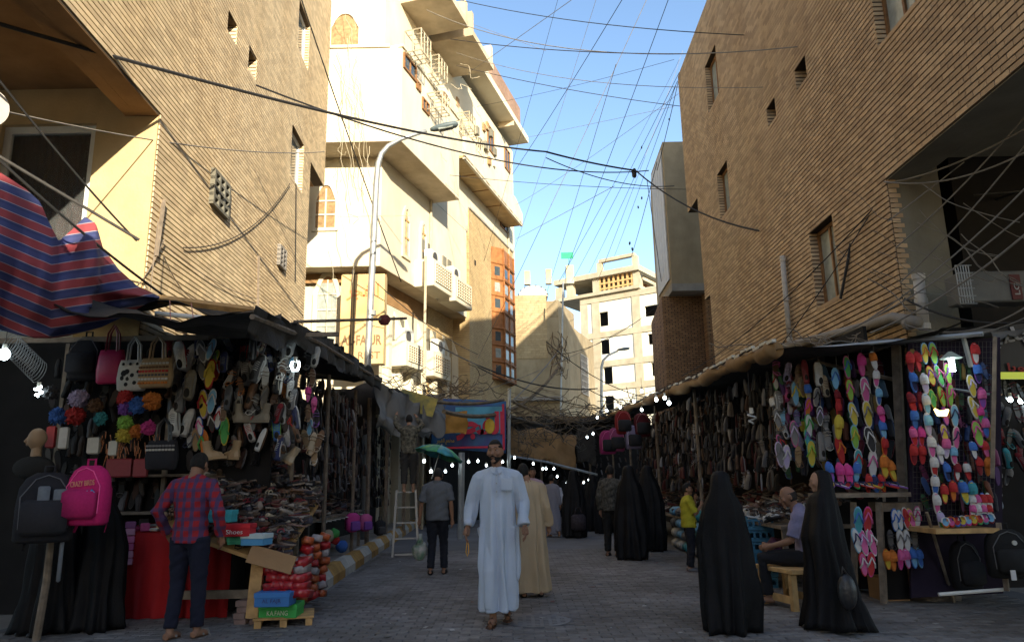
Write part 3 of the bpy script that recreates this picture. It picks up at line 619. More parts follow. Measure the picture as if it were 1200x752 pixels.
for (x, y, ww, h) in ((612, 500, .8, 1.3), (640, 500, .8, 1.3), (665, 505, .5, 1.1)):
    q = at(x, y, YD); mb = MB(); mb.box((q.x - cD.x, q.y - cD.y - .0, q.z), (ww * 1.6, .08, h)); mb.build('window', m_dark, D)
mb = MB(); n = 14; V = []
cx_, czz, rr = at(625, 346, YD + .5), at(625, 346, YD).z, at(640, 346, YD).x - at(609, 346, YD).x
rings = []
for j in range(2):
    rings.append([Vector((at(625, 340, YD).x - cD.x + rr * .55 * math.cos(a), 0.4 + j * 1.6, czz + .05 + rr * .42 * math.sin(a))) for a in [math.pi * k / n for k in range(n + 1)]])
mb.loft(rings); mb.build('barrel_roof', mat('corrugated_roof', (.45, .43, .37), .6, .3, 12), D)
for k in range(8):
    a = math.pi * (k + .5) / 8; mb = MB(); mb.tube([rings[0][0] * 0 + Vector((at(625, 340, YD).x - cD.x + rr * .56 * math.cos(a), .35, czz + .05 + rr * .43 * math.sin(a))), Vector((at(625, 340, YD).x - cD.x + rr * .56 * math.cos(a), 2, czz + .05 + rr * .43 * math.sin(a)))], .05, 4); mb.build('roof_rib', m_iron, D)
# ---------------------------------------------------------------- UNFINISHED WHITE BUILDING far off
YE = 66.0; cE = at(747, 400, YE); FE = Frame(cE[:2], (-1.44, 1), 1); FE.n = Vector((-.57, -.82, 0)).normalized(); FE.d = Vector((-FE.n.y * -1, FE.n.x * -1, 0)); 
FE.d = Vector((-1.44, 1, 0)).normalized(); FE.n = Vector((-1, -1.44, 0)).normalized()
E = empty('unfinished_building', (cE.x, cE.y, 0), label='unfinished white block with raw concrete frame and empty windows at the end of the lane', cat='building'); fe = lf(FE, E.location)
zE = FE.hit(745, 345)[1]; zEr = FE.hit(745, 327)[1]; hole = []
for q in ((703, 714, 365, 382), (703, 714, 398, 415), (705, 716, 430, 450), (705, 716, 464, 482), (757, 774, 357, 370), (759, 776, 390, 403), (761, 778, 424, 440)):
    hole.append((FE.hit(q[1], 400)[0], FE.hit(q[0], 400)[0], FE.hit((q[0] + q[1]) / 2, q[3])[1], FE.hit((q[0] + q[1]) / 2, q[2])[1]))
uL_, uR_ = FE.hit(683, 400)[0], FE.hit(800, 400)[0]
zE = FE.hit(700, 347)[1]
mb = MB(); wall_cells(fe, mb, [(uR_, uL_, 0, zE)], hole, -.3, 0); mb.build('wall', m_bwhite, E)
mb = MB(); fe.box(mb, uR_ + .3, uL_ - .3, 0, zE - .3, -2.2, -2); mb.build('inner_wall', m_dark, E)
cols_ = [uL_ - .3, FE.hit(700, 400)[0], FE.hit(748, 400)[0], FE.hit(787, 400)[0]]
for u in cols_: mb = MB(); fe.box(mb, u - .4, u + .4, 0, zE, .002, .12); mb.build('column', m_bconc, E)
for z in (zE - .35, FE.hit(730, 389)[1], FE.hit(730, 424)[1], FE.hit(730, 452)[1], FE.hit(730, 483)[1]): mb = MB(); fe.box(mb, uR_, uL_, z - .28, z + .28, .001, .16); mb.build('floor_beam', m_bconc, E)
# open top storey
zt3 = FE.hit(745, 318)[1]; uLt = FE.hit(652, 340)[0]
for px_ in (655, 668, 699, 747): u = FE.hit(px_, 340)[0]; mb = MB(); fe.box(mb, u - .35, u + .35, zE + .2, zt3 + (.0 if px_ > 660 else -.2), -.5, .1); mb.build('column', m_bconc, E)
mb = MB(); fe.box(mb, FE.hit(752, 340)[0], uLt, zt3, zt3 + .5, -6, .5); mb.build('roof_slab', m_bconc, E)
mb = MB(); fe.box(mb, FE.hit(752, 340)[0], uLt, zE - .02, zE + .28, -6, .5); mb.build('floor_slab', m_bconc, E)
mb = MB(); fe.box(mb, FE.hit(697, 340)[0], uLt, zE + .3, zt3, -5, -4.8); mb.build('back_wall', m_dark, E)
mb = MB(); fe.box(mb, FE.hit(746, 340)[0], FE.hit(700, 340)[0], zE + .3, zt3, -5, -4.8); mb.build('back_wall', mat('hung_washing_red', (.40, .12, .08), .9, .6, .6, c2=(.5, .42, .3)), E)
for k in range(8): u = FE.hit(703 + k * 5.5, 340)[0]; mb = MB(); fe.box(mb, u - .09, u + .09, zE + .3, zt3, -.05, .05); mb.build('timber_prop', m_lwood, E)
for z in (.35, .65): zz = zE + (zt3 - zE) * z; mb = MB(); fe.box(mb, FE.hit(746, 340)[0], FE.hit(700, 340)[0], zz - .08, zz + .08, -.02, .08); mb.build('timber_rail', m_lwood, E)
mb = MB(); a = fe.P(FE.hit(750, 340)[0], zt3 + .1, 0); b_ = fe.P(FE.hit(775, 340)[0], zE + .4, 0); mb.tube([a, b_], .25, 4); mb.tube([a + Vector((0, 2, 0)), b_ + Vector((0, 2, 0))], .25, 4); mb.build('sloping_beam', m_bconc, E)
mb = MB(); fe.box(mb, FE.hit(745, 320)[0], FE.hit(703, 320)[0], zt3 + 1.5, zt3 + 1.8, -.3, .2)
for px_ in (703, 745): u = FE.hit(px_, 320)[0]; fe.box(mb, u - .25, u + .25, zt3 + .5, zt3 + 1.5, -.3, .15)
mb.build('roof_frame', m_bconc, E)
for (x, y0, y1, YY, t) in ((668, 333, 312, 64, .35), (643, 333, 316, 48, .2), (618, 334, 318, 47, .2)):
    a, b_ = at(x, y0, YY), at(x, y1, YY); mb = MB(); mb.box((0, 0, (b_.z - a.z) / 2), (t * 2, t * 2, b_.z - a.z)); mb.build('roof_post', m_bconc, loc=a, label={668: 'tall concrete post on the unfinished roof, left of the timber props', 643: 'middle concrete stub standing above the tan building', 618: 'short concrete stub above the corrugated barrel roof'}[x], cat='post')
a = at(667, 313, 64); mb = MB(); mb.tube([a, a + Vector((0, 0, .9))], .03, 5); mb.box(a + Vector((-.15, 0, 1.1)), (1.1, .03, .6)); mb.build('flag', mat('green_flag', (.03, .25, .16), .8), label='small green flag on the unfinished roof', cat='flag')
# ---------------------------------------------------------------- GREY BUILDING beyond the right brick building
YG = 28.0; g0 = at(785, 300, YG); FG = Frame(g0[:2], (1, 0), 1); GB = empty('plaster_building', (g0.x, g0.y, 0), label='tan plastered building with brick base just beyond the right brick building', cat='building'); fg = lf(FG, GB.location)
zg0, zg1 = at(800, 332, YG).z, at(800, 166, YG).z; uB = at(780, 420, YG + .9).x - g0.x
mb = MB(); q = at(769, 300, YG + 3.2); mb.prism([(0, 0), (4, 0), (4, 6), (.6, 6), (q.x - g0.x, 3.2)], zg0, zg1); mb.build('wall', mat('shaded_tan_plaster', (.32, .26, .165), .92, .12, 2, .3, dirt=.25), GB)  # same darkened plaster, the shade of this front is in its colour
mb = MB(); mb.prism([(-.01, -.01), (4, -.01), (4, 6), (.6, 6), (q.x - g0.x - .01, 3.2)], zg0 - .3, zg0 - .002); mb.build('soffit', m_conc, GB)
mb = MB(); mb.prism([(uB, .9), (4.4, .9), (4.4, 6), (uB + .5, 6)], 0, zg0 - .29); mb.build('brick_wall', brick_tex('brown_brick_far', (1, 0), (.34, .20, .10), (.28, .16, .08), (.12, .08, .05)), GB)
mb = MB(); d_ = Vector((q.x - g0.x, 3.2, 0)).normalized(); 
for k in range(5): c_ = Vector((0, 0, 0)) + d_ * (.5 + k * .55); mb.box((c_.x - .03, c_.y, (zg0 + zg1) / 2), (.05, .5, (zg1 - zg0) * .92), Matrix.Rotation(-math.atan2(d_.x, d_.y), 3, 'Z'))
mb.build('metal_cladding', m_pvc, GB)
mb = MB(); a = at(840, 400, YG - .2); mb.box((a.x - g0.x, .6, 6), (.35, .5, 12)); mb.build('corner_pier', brick_tex('brown_brick_far', (1, 0), (.34, .20, .10), (.28, .16, .08), (.12, .08, .05)), GB)
at0 = at
def at(px, py, Y): return at0(px, py, Y * 1.09 if 7.4 <= Y < 9.35 else Y)   # nominal stall depths to metres
# ---------------------------------------------------------------- goods: prototypes
m_rub = mat('goods_rubber', (1, 1, 1), .6, .06, 30, oc=True); m_cloth = mat('goods_fabric', (1, 1, 1), .9, .14, 40, .3, 200, oc=True); m_leath = mat('goods_leather', (1, 1, 1), .45, .12, 25, oc=True, spec=.5)
def isl(name, cols, rough=.6):
    m = mat(name, (1, 1, 1), rough, .12, 20); N, K = m.node_tree.nodes, m.node_tree.links; p = N['Principled BSDF']; g = N.new('ShaderNodeNewGeometry'); r = N.new('ShaderNodeValToRGB'); r.color_ramp.interpolation = 'CONSTANT'
    e = r.color_ramp.elements; e[0].color = (*cols[0], 1); e[1].position = 1 / len(cols); e[1].color = (*cols[1], 1)
    for i, c in enumerate(cols[2:]): q = e.new((i + 2) / len(cols)); q.color = (*c, 1)
    K.new(g.outputs['Random Per Island'], r.inputs[0]); K.new(r.outputs[0], p.inputs['Base Color']); return m
m_fabs = isl('heap_of_goods', [(.02, .018, .018), (.09, .045, .03), (.16, .10, .07), (.03, .025, .03), (.24, .19, .15), (.12, .03, .03), (.06, .05, .045), (.30, .27, .24), (.015, .015, .02), (.10, .07, .05), (.20, .13, .11), (.05, .05, .07)])
m_fabd = isl('hanging_goods_dark', [(.012, .011, .011), (.03, .02, .015), (.02, .018, .018), (.06, .05, .045), (.012, .012, .014), (.05, .022, .014), (.16, .16, .17), (.018, .015, .014), (.035, .03, .03), (.01, .01, .01)])
m_fabm = isl('hanging_goods_mixed', [(.02, .018, .018), (.10, .09, .08), (.04, .03, .025), (.30, .30, .32), (.05, .045, .05), (.08, .045, .03), (.18, .16, .14), (.02, .02, .025), (.12, .12, .13), (.03, .025, .02), (.08, .02, .02)])
m_fabc = isl('hanging_goods_bright', [(.10, .01, .02), (.02, .05, .16), (.16, .03, .09), (.02, .02, .025), (.20, .20, .22), (.16, .10, .02), (.06, .02, .10), (.03, .09, .04), (.02, .02, .03), (.12, .04, .02), (.05, .10, .16)])
def outline(L=.27, w0=.075, w1=.098, n=14):   # foot outline, toe at +z
    P = []
    for k in range(n):
        a = 2 * math.pi * k / n; z = math.sin(a); x = math.cos(a); w_ = (w0 * (1 - z) / 2 + w1 * (1 + z) / 2) / 2 * (1 - .18 * math.exp(-((z + .1) / .3) ** 2))
        P.append((x * w_, z * L / 2))
    return P
def slab(b, P, y0, y1, sc_=1.0):
    n = len(P); V = [(x * sc_, y, z * sc_) for y in (y0, y1) for x, z in P]
    b.add(V, [tuple(range(n)), tuple(range(n, 2 * n))[::-1]] + [(i, n + i, n + (i + 1) % n, (i + 1) % n) for i in range(n)])
def proto(kind):
    out = []
    P = outline()
    if kind == 'flip_flop':
        b = MB(); slab(b, P, 0, .016); out.append(('sole', b.mesh('sole', m_rub), 0))
        b = MB(); slab(b, P, -.004, -.0005, .9); out.append(('footbed', b.mesh('footbed', m_rub), 1))
        b = MB(); b.tube([(-.042, -.002, -.03), (-.03, -.035, .01), (-.002, -.02, .075)], [.009, .009, .006], 5); b.tube([(.042, -.002, -.03), (.03, -.035, .01), (.002, -.02, .075)], [.009, .009, .006], 5); b.tube([(0, -.02, .074), (0, 0, .08)], .004, 4); out.append(('strap', b.mesh('strap', m_rub), 2))
    if kind == 'slipper':
        b = MB(); slab(b, P, 0, .02); out.append(('sole', b.mesh('sole', m_rub), 0))
        b = MB(); slab(b, P, -.004, -.0005, .88); out.append(('footbed', b.mesh('footbed', m_cloth), 1))
        b = MB(); V = []; n = 8; rings = []
        for z, h, s_ in ((-.01, .045, .98), (.03, .055, 1.03), (.07, .045, 1.0), (.105, .02, .75)):
            wd = .05 * s_; rings.append([Vector((-wd * math.cos(math.pi * k / n), -h * math.sin(math.pi * k / n), z)) for k in range(n + 1)])
        b.loft(rings, cap=True, closed=False); out.append(('upper', b.mesh('upper', m_cloth), 2))
    if kind == 'sneaker':
        b = MB(); slab(b, P, 0, .026, 1.0); out.append(('sole', b.mesh('sole', m_rub), 1))
        b = MB(); rings = []; n = 10
        for z, h, wd in ((-.132, .055, .022), (-.115, .085, .036), (-.06, .082, .036), (-.01, .075, .036), (.04, .06, .043), (.09, .045, .044), (.125, .02, .026)):
            rings.append([Vector((wd * math.cos(2 * math.pi * k / n), -h / 2 + (-h / 2) * math.sin(2 * math.pi * k / n) + .01, z)) for k in range(n)])
        b.loft(rings); out.append(('upper', b.mesh('upper', m_cloth), 0))
        b = MB(); b.ball((0, -.068, -.075), (.024, .018, .042), 8, 5); out.append(('opening', b.mesh('opening', m_dark), None))
        b = MB()
        for k in range(5): z = -.02 + k * .018; b.tube([(-.026, -.058 + k * .004, z), (0, -.073 + k * .006, z + .006), (.026, -.058 + k * .004, z)], .0035, 4)
        b.tube([(-.036, -.02, -.09), (-.04, -.03, 0), (-.043, -.02, .08)], .006, 4); b.tube([(.036, -.02, -.09), (.04, -.03, 0), (.043, -.02, .08)], .006, 4); out.append(('laces', b.mesh('laces', m_cloth), 2))
    if kind == 'sandal':
        b = MB(); slab(b, P, 0, .02); out.append(('sole', b.mesh('sole', m_leath), 1))
        b = MB()
        for z, h, t in ((.07, .045, .011), (.03, .055, .011), (-.085, .05, .009)):
            b.tube([(-.042, 0, z), (-.034, -h * .8, z), (0, -h, z + .01), (.034, -h * .8, z), (.042, 0, z)], t, 5, flat=.4)
        b.tube([(-.04, 0, -.05), (-.035, -.06, -.115), (0, -.065, -.13), (.035, -.06, -.115), (.04, 0, -.05)], .006, 4); out.append(('strap', b.mesh('strap', m_leath), 0))
    if kind == 'boot':
        b = MB(); slab(b, P, 0, .035, 1.05); out.append(('sole', b.mesh('sole', m_rub), 1))
        b = MB(); rings = []; n = 10
        for (y, z, a, c_) in ((-.0, -.02, .045, .135), (-.05, -.03, .043, .11), (-.08, -.07, .038, .06), (-.13, -.085, .04, .05), (-.19, -.088, .046, .055), (-.2, -.088, .042, .05)):
            rings.append([Vector((a * math.cos(2 * math.pi * k / n), y, z + c_ * math.sin(2 * math.pi * k / n))) for k in range(n)])
        b.loft(rings); out.append(('upper', b.mesh('upper', m_leath), 0))
        b = MB()
        for k in range(5): b.tube([(-.03, -.075 - k * .022, -.02 - k * .008), (0, -.085 - k * .022, -.006 - k * .008), (.03, -.075 - k * .022, -.02 - k * .008)], .004, 4)
        out.append(('laces', b.mesh('laces', m_cloth), 2))
    if kind == 'dress_shoe':
        b = MB(); slab(b, outline(.28, .062, .08), 0, .014, 1.0); out.append(('sole', b.mesh('sole', m_leath), 1))
        b = MB(); rings = []; n = 8
        for z, h, wd in ((-.13, .05, .02), (-.11, .062, .031), (-.04, .05, .032), (.01, .052, .034), (.06, .04, .038), (.11, .025, .03), (.135, .012, .012)):
            rings.append([Vector((wd * math.cos(2 * math.pi * k / n), -h / 2 - h / 2 * math.sin(2 * math.pi * k / n), z)) for k in range(n)])
        b.loft(rings); out.append(('upper', b.mesh('upper', m_leath), 0)); b = MB(); b.ball((0, -.046, -.07), (.02, .012, .045), 8, 5); out.append(('opening', b.mesh('opening', m_dark), None))
    return out
PROTO = {}
for k in ('flip_flop', 'slipper', 'sneaker', 'sandal', 'boot', 'dress_shoe'):
    PROTO[k] = proto(k)
CN = {'white': (.62, .62, .6), 'offwhite': (.5, .48, .42), 'grey': (.22, .22, .22), 'darkgrey': (.09, .09, .095), 'black': (.025, .025, .028), 'taupe': (.25, .21, .15), 'tan': (.42, .28, .14), 'beige': (.45, .37, .25), 'brown': (.16, .08, .04), 'red': (.55, .03, .03), 'darkred': (.25, .02, .03), 'orange': (.7, .2, .02), 'yellow': (.7, .55, .05), 'green': (.08, .42, .1), 'lime': (.3, .6, .08), 'teal': (.05, .35, .4), 'blue': (.05, .18, .6), 'lightblue': (.2, .5, .75), 'navy': (.03, .04, .12), 'purple': (.25, .08, .45), 'pink': (.7, .12, .35), 'hotpink': (.75, .05, .32), 'lavender': (.5, .42, .65)}
CN = {k: tuple((x * .94 + sum(v) / 3 * .06) * (.95 if min(v) > .4 else .85) for x in v) for k, v in CN.items()}
WORDN = {'offwhite': 'off-white', 'darkgrey': 'dark grey', 'darkred': 'dark red', 'lightblue': 'light blue', 'hotpink': 'hot pink'}
cw = lambda c: WORDN.get(c, c)
def shoe(kind, loc, cols=('black', 'grey', 'grey'), rot=(0, 0, 0), s=1.0, label=None, group=None):
    o = empty(kind, loc); o.rotation_mode = 'XYZ'; o.rotation_euler = rot; o.scale = (s, s, s)
    for nm, me, ci in PROTO[kind]:
        c = (.02, .02, .02) if ci is None else CN[cols[min(ci, len(cols) - 1)]] if isinstance(cols[min(ci, len(cols) - 1)], str) else cols[ci]
        link(nm, me, o, c)
    return tag(o, label, kind.replace('_', ' '), group)
ORD = ['top', 'second', 'third', 'fourth', 'fifth', 'sixth', 'seventh', 'eighth', 'ninth', 'tenth']
SEEN = {}
def hang(kind, px, py, hpx, Y, cols, desc, tilt=0, yaw=0, group='shoes and slippers hung up for sale'):
    """one shoe hanging with the toe up, its sole towards +y; desc says where it hangs"""
    p = at(px, py, Y); s = max(.85, min(1.45, 1.06 * hpx * p.y / FPX / .27)) * (.97 + .06 * R.random())
    l = f"{cw(cols[0])} {kind.replace('_', ' ')}" + (f" with {cw(cols[1])} sole" if kind in ('sneaker', 'boot', 'sandal', 'dress_shoe') and cols[1] != cols[0] else f" with {cw(cols[2] if len(cols) > 2 else cols[1])} top" if cols[-1] != cols[0] else '') + ' ' + desc
    if len(l.split()) > 16: l = f"{cw(cols[0])} {kind.replace('_', ' ')} {desc}"
    n = SEEN.get(l, 0); SEEN[l] = n + 1
    if n:
        l2 = f"{['', 'second', 'third', 'fourth', 'fifth', 'sixth', 'seventh', 'eighth'][n]} {l}"; l = l2
    if kind in ('flip_flop', 'slipper'): cols = (cols[0], cols[1], cols[2] if len(cols) > 2 else cols[1])
    rx = math.radians(R.uniform(-12, 12)); flip = math.pi if kind in ('sneaker', 'boot', 'dress_shoe') and R.random() < .5 else 0
    if kind == 'boot':
        o = shoe(kind, p, cols, (0, 0, 0), min(s, 1.0), l, group); o.rotation_mode = 'XZY'; o.rotation_euler = (-1.75, math.radians(tilt * .8), (1 if tilt > 0 else -1) * 1.25); return o
    return shoe(kind, p, cols, (rx, math.radians(tilt + R.uniform(-7, 7)) + 0, math.radians(yaw) + R.uniform(-.3, .3)), s, l, group)
Lf = 'hanging at the front of the left stall'
for t in [
 ('sneaker', 212, 416, 36, 'white red white', 'left of the pair above the taupe shoes', 8), ('sneaker', 224, 419, 36, 'white offwhite white', 'right of the pair above the taupe shoes', -8),
 ('sneaker', 208, 447, 32, 'taupe darkgrey grey', 'beside the woven handbag', 4), ('sneaker', 223, 451, 36, 'taupe taupe grey', 'under the white sneakers', -4), ('sneaker', 212, 468, 30, 'grey darkgrey grey', 'below the taupe shoes', 0),
 ('sneaker', 205, 494, 34, 'white white grey', 'left shoe of the lowest white pair', 10), ('sneaker', 221, 495, 34, 'white grey white', 'right shoe of the lowest white pair', -10),
 ('flip_flop', 236, 411, 30, 'white grey white', 'at the top of the colourful slipper bunch', 14), ('flip_flop', 247, 409, 26, 'white lightblue grey', 'at the top right of the colourful slipper bunch', -20), ('flip_flop', 252, 420, 22, 'yellow lime grey', 'behind the white slippers of the bunch', -10),
 ('flip_flop', 236, 431, 28, 'offwhite grey darkgrey', 'left in the second row of the slipper bunch', 12), ('flip_flop', 246, 438, 38, 'red yellow yellow', 'beside the grey slippers of the bunch', 0), ('flip_flop', 254, 434, 24, 'orange red white', 'right in the second row of the slipper bunch', -8),
 ('flip_flop', 238, 473, 38, 'lavender yellow red', 'in the middle of the slipper bunch', 4), ('flip_flop', 248, 470, 28, 'white lightblue white', 'in the middle of the slipper bunch', 0), ('flip_flop', 234, 499, 24, 'blue white pink', 'low in the slipper bunch', 16), ('flip_flop', 256, 489, 26, 'blue white red', 'low in the slipper bunch', -6), ('flip_flop', 263, 505, 32, 'yellow green green', 'lowest on the right of the slipper bunch', -6), ('flip_flop', 239, 521, 36, 'orange orange green', 'lowest of the slipper bunch above the boy', 10), ('flip_flop', 229, 515, 26, 'taupe tan grey', 'behind the orange one above the boy', 0),
 ('sneaker', 263, 424, 24, 'navy darkgrey grey', 'right of the slipper bunch', 0), ('sandal', 272, 442, 22, 'orange darkgrey', 'between the slipper bunch and the grey shoes', 0), ('dress_shoe', 268, 466, 30, 'darkgrey black', 'with its sole showing beside the brown shoe', 0), ('sandal', 262, 482, 22, 'beige brown', 'behind the blue and white slipper', 0),
 ('sneaker', 290, 434, 36, 'grey white white', 'left of the grey mesh pair', 10), ('sneaker', 303, 432, 36, 'darkgrey white white', 'right of the grey mesh pair', -14), ('dress_shoe', 297, 408, 30, 'black darkgrey', 'above the grey mesh pair', 0), ('dress_shoe', 295, 463, 36, 'brown brown', 'below the grey mesh pair', 0), ('sandal', 282, 452, 22, 'orange brown', 'left of the brown loafer', 10),
 ('boot', 287, 492, 40, 'taupe taupe grey', 'left boot of the taupe pair', 12), ('boot', 304, 492, 40, 'taupe taupe beige', 'right boot of the taupe pair', -14), ('boot', 252, 535, 36, 'tan tan beige', 'left boot of the tan pair behind the boy', 22), ('boot', 269, 535, 38, 'tan tan beige', 'right boot of the tan pair behind the boy', -16)]:
    hang(t[0], t[1], t[2], t[3], 8.35 + R.uniform(-.1, .15), t[4].split(), t[5], -t[6])
for t in [
 ('sneaker', 331, 405, 32, 'white grey grey', 'left of the topmost pair on the corner post', 4), ('sneaker', 341, 405, 32, 'white grey white', 'right of the topmost pair on the corner post', -6), ('sneaker', 327, 430, 26, 'white lightblue blue', 'left in the blue white cluster on the corner post', 24), ('sneaker', 335, 432, 28, 'white blue lightblue', 'middle of the blue white cluster on the corner post', 0), ('sneaker', 342, 430, 24, 'lightblue white white', 'right in the blue white cluster on the corner post', -20),
 ('sandal', 333, 455, 24, 'brown orange', 'left of the orange sandals on the corner post', 8), ('sandal', 340, 457, 24, 'brown brown', 'right of the orange sandals on the corner post', -10),
 ('sneaker', 331, 484, 24, 'white offwhite white', 'above the tan boot on the corner post', 0), ('sneaker', 336, 498, 22, 'white grey white', 'above the tan boot on the corner post', -6), ('sneaker', 324, 503, 28, 'blue white lime', 'left of the white shoes on the corner post', 4), ('flip_flop', 337, 512, 22, 'lavender white white', 'just above the tan boot on the corner post', 0), ('boot', 333, 537, 40, 'beige tan beige', 'the big tilted one at the foot of the corner post', -48)]:
    hang(t[0], t[1], t[2], t[3], 8.6 + R.uniform(-.08, .1), t[4].split(), t[5], -t[6])
for t in [
 ('sandal', 362, 421, 26, 'grey black', 'left at the top of the second string', 0), ('sneaker', 370, 418, 26, 'offwhite grey white', 'right at the top of the second string', 0), ('sandal', 366, 443, 22, 'beige brown', 'second row of the second string', 0), ('slipper', 361, 461, 16, 'pink pink hotpink', 'upper pink one of the second string', 0), ('slipper', 368, 474, 16, 'hotpink pink pink', 'lower pink one of the second string', 0), ('sandal', 361, 484, 20, 'tan brown', 'under the pink slippers', 0), ('sandal', 371, 490, 20, 'purple black', 'under the pink slippers', 0), ('flip_flop', 363, 500, 20, 'white lightblue grey', 'under the pink slippers', 0), ('sandal', 358, 515, 24, 'beige tan', 'left of the low bunch on the second string', 20), ('sandal', 366, 520, 26, 'tan beige', 'middle of the low bunch on the second string', 0), ('sandal', 374, 516, 24, 'beige brown', 'right of the low bunch on the second string', -20), ('sandal', 368, 533, 24, 'offwhite tan', 'lowest of the bunch on the second string', 0)]:
    hang(t[0], t[1], t[2], t[3], 9.8 + R.uniform(-.08, .1), t[4].split(), t[5], -t[6])
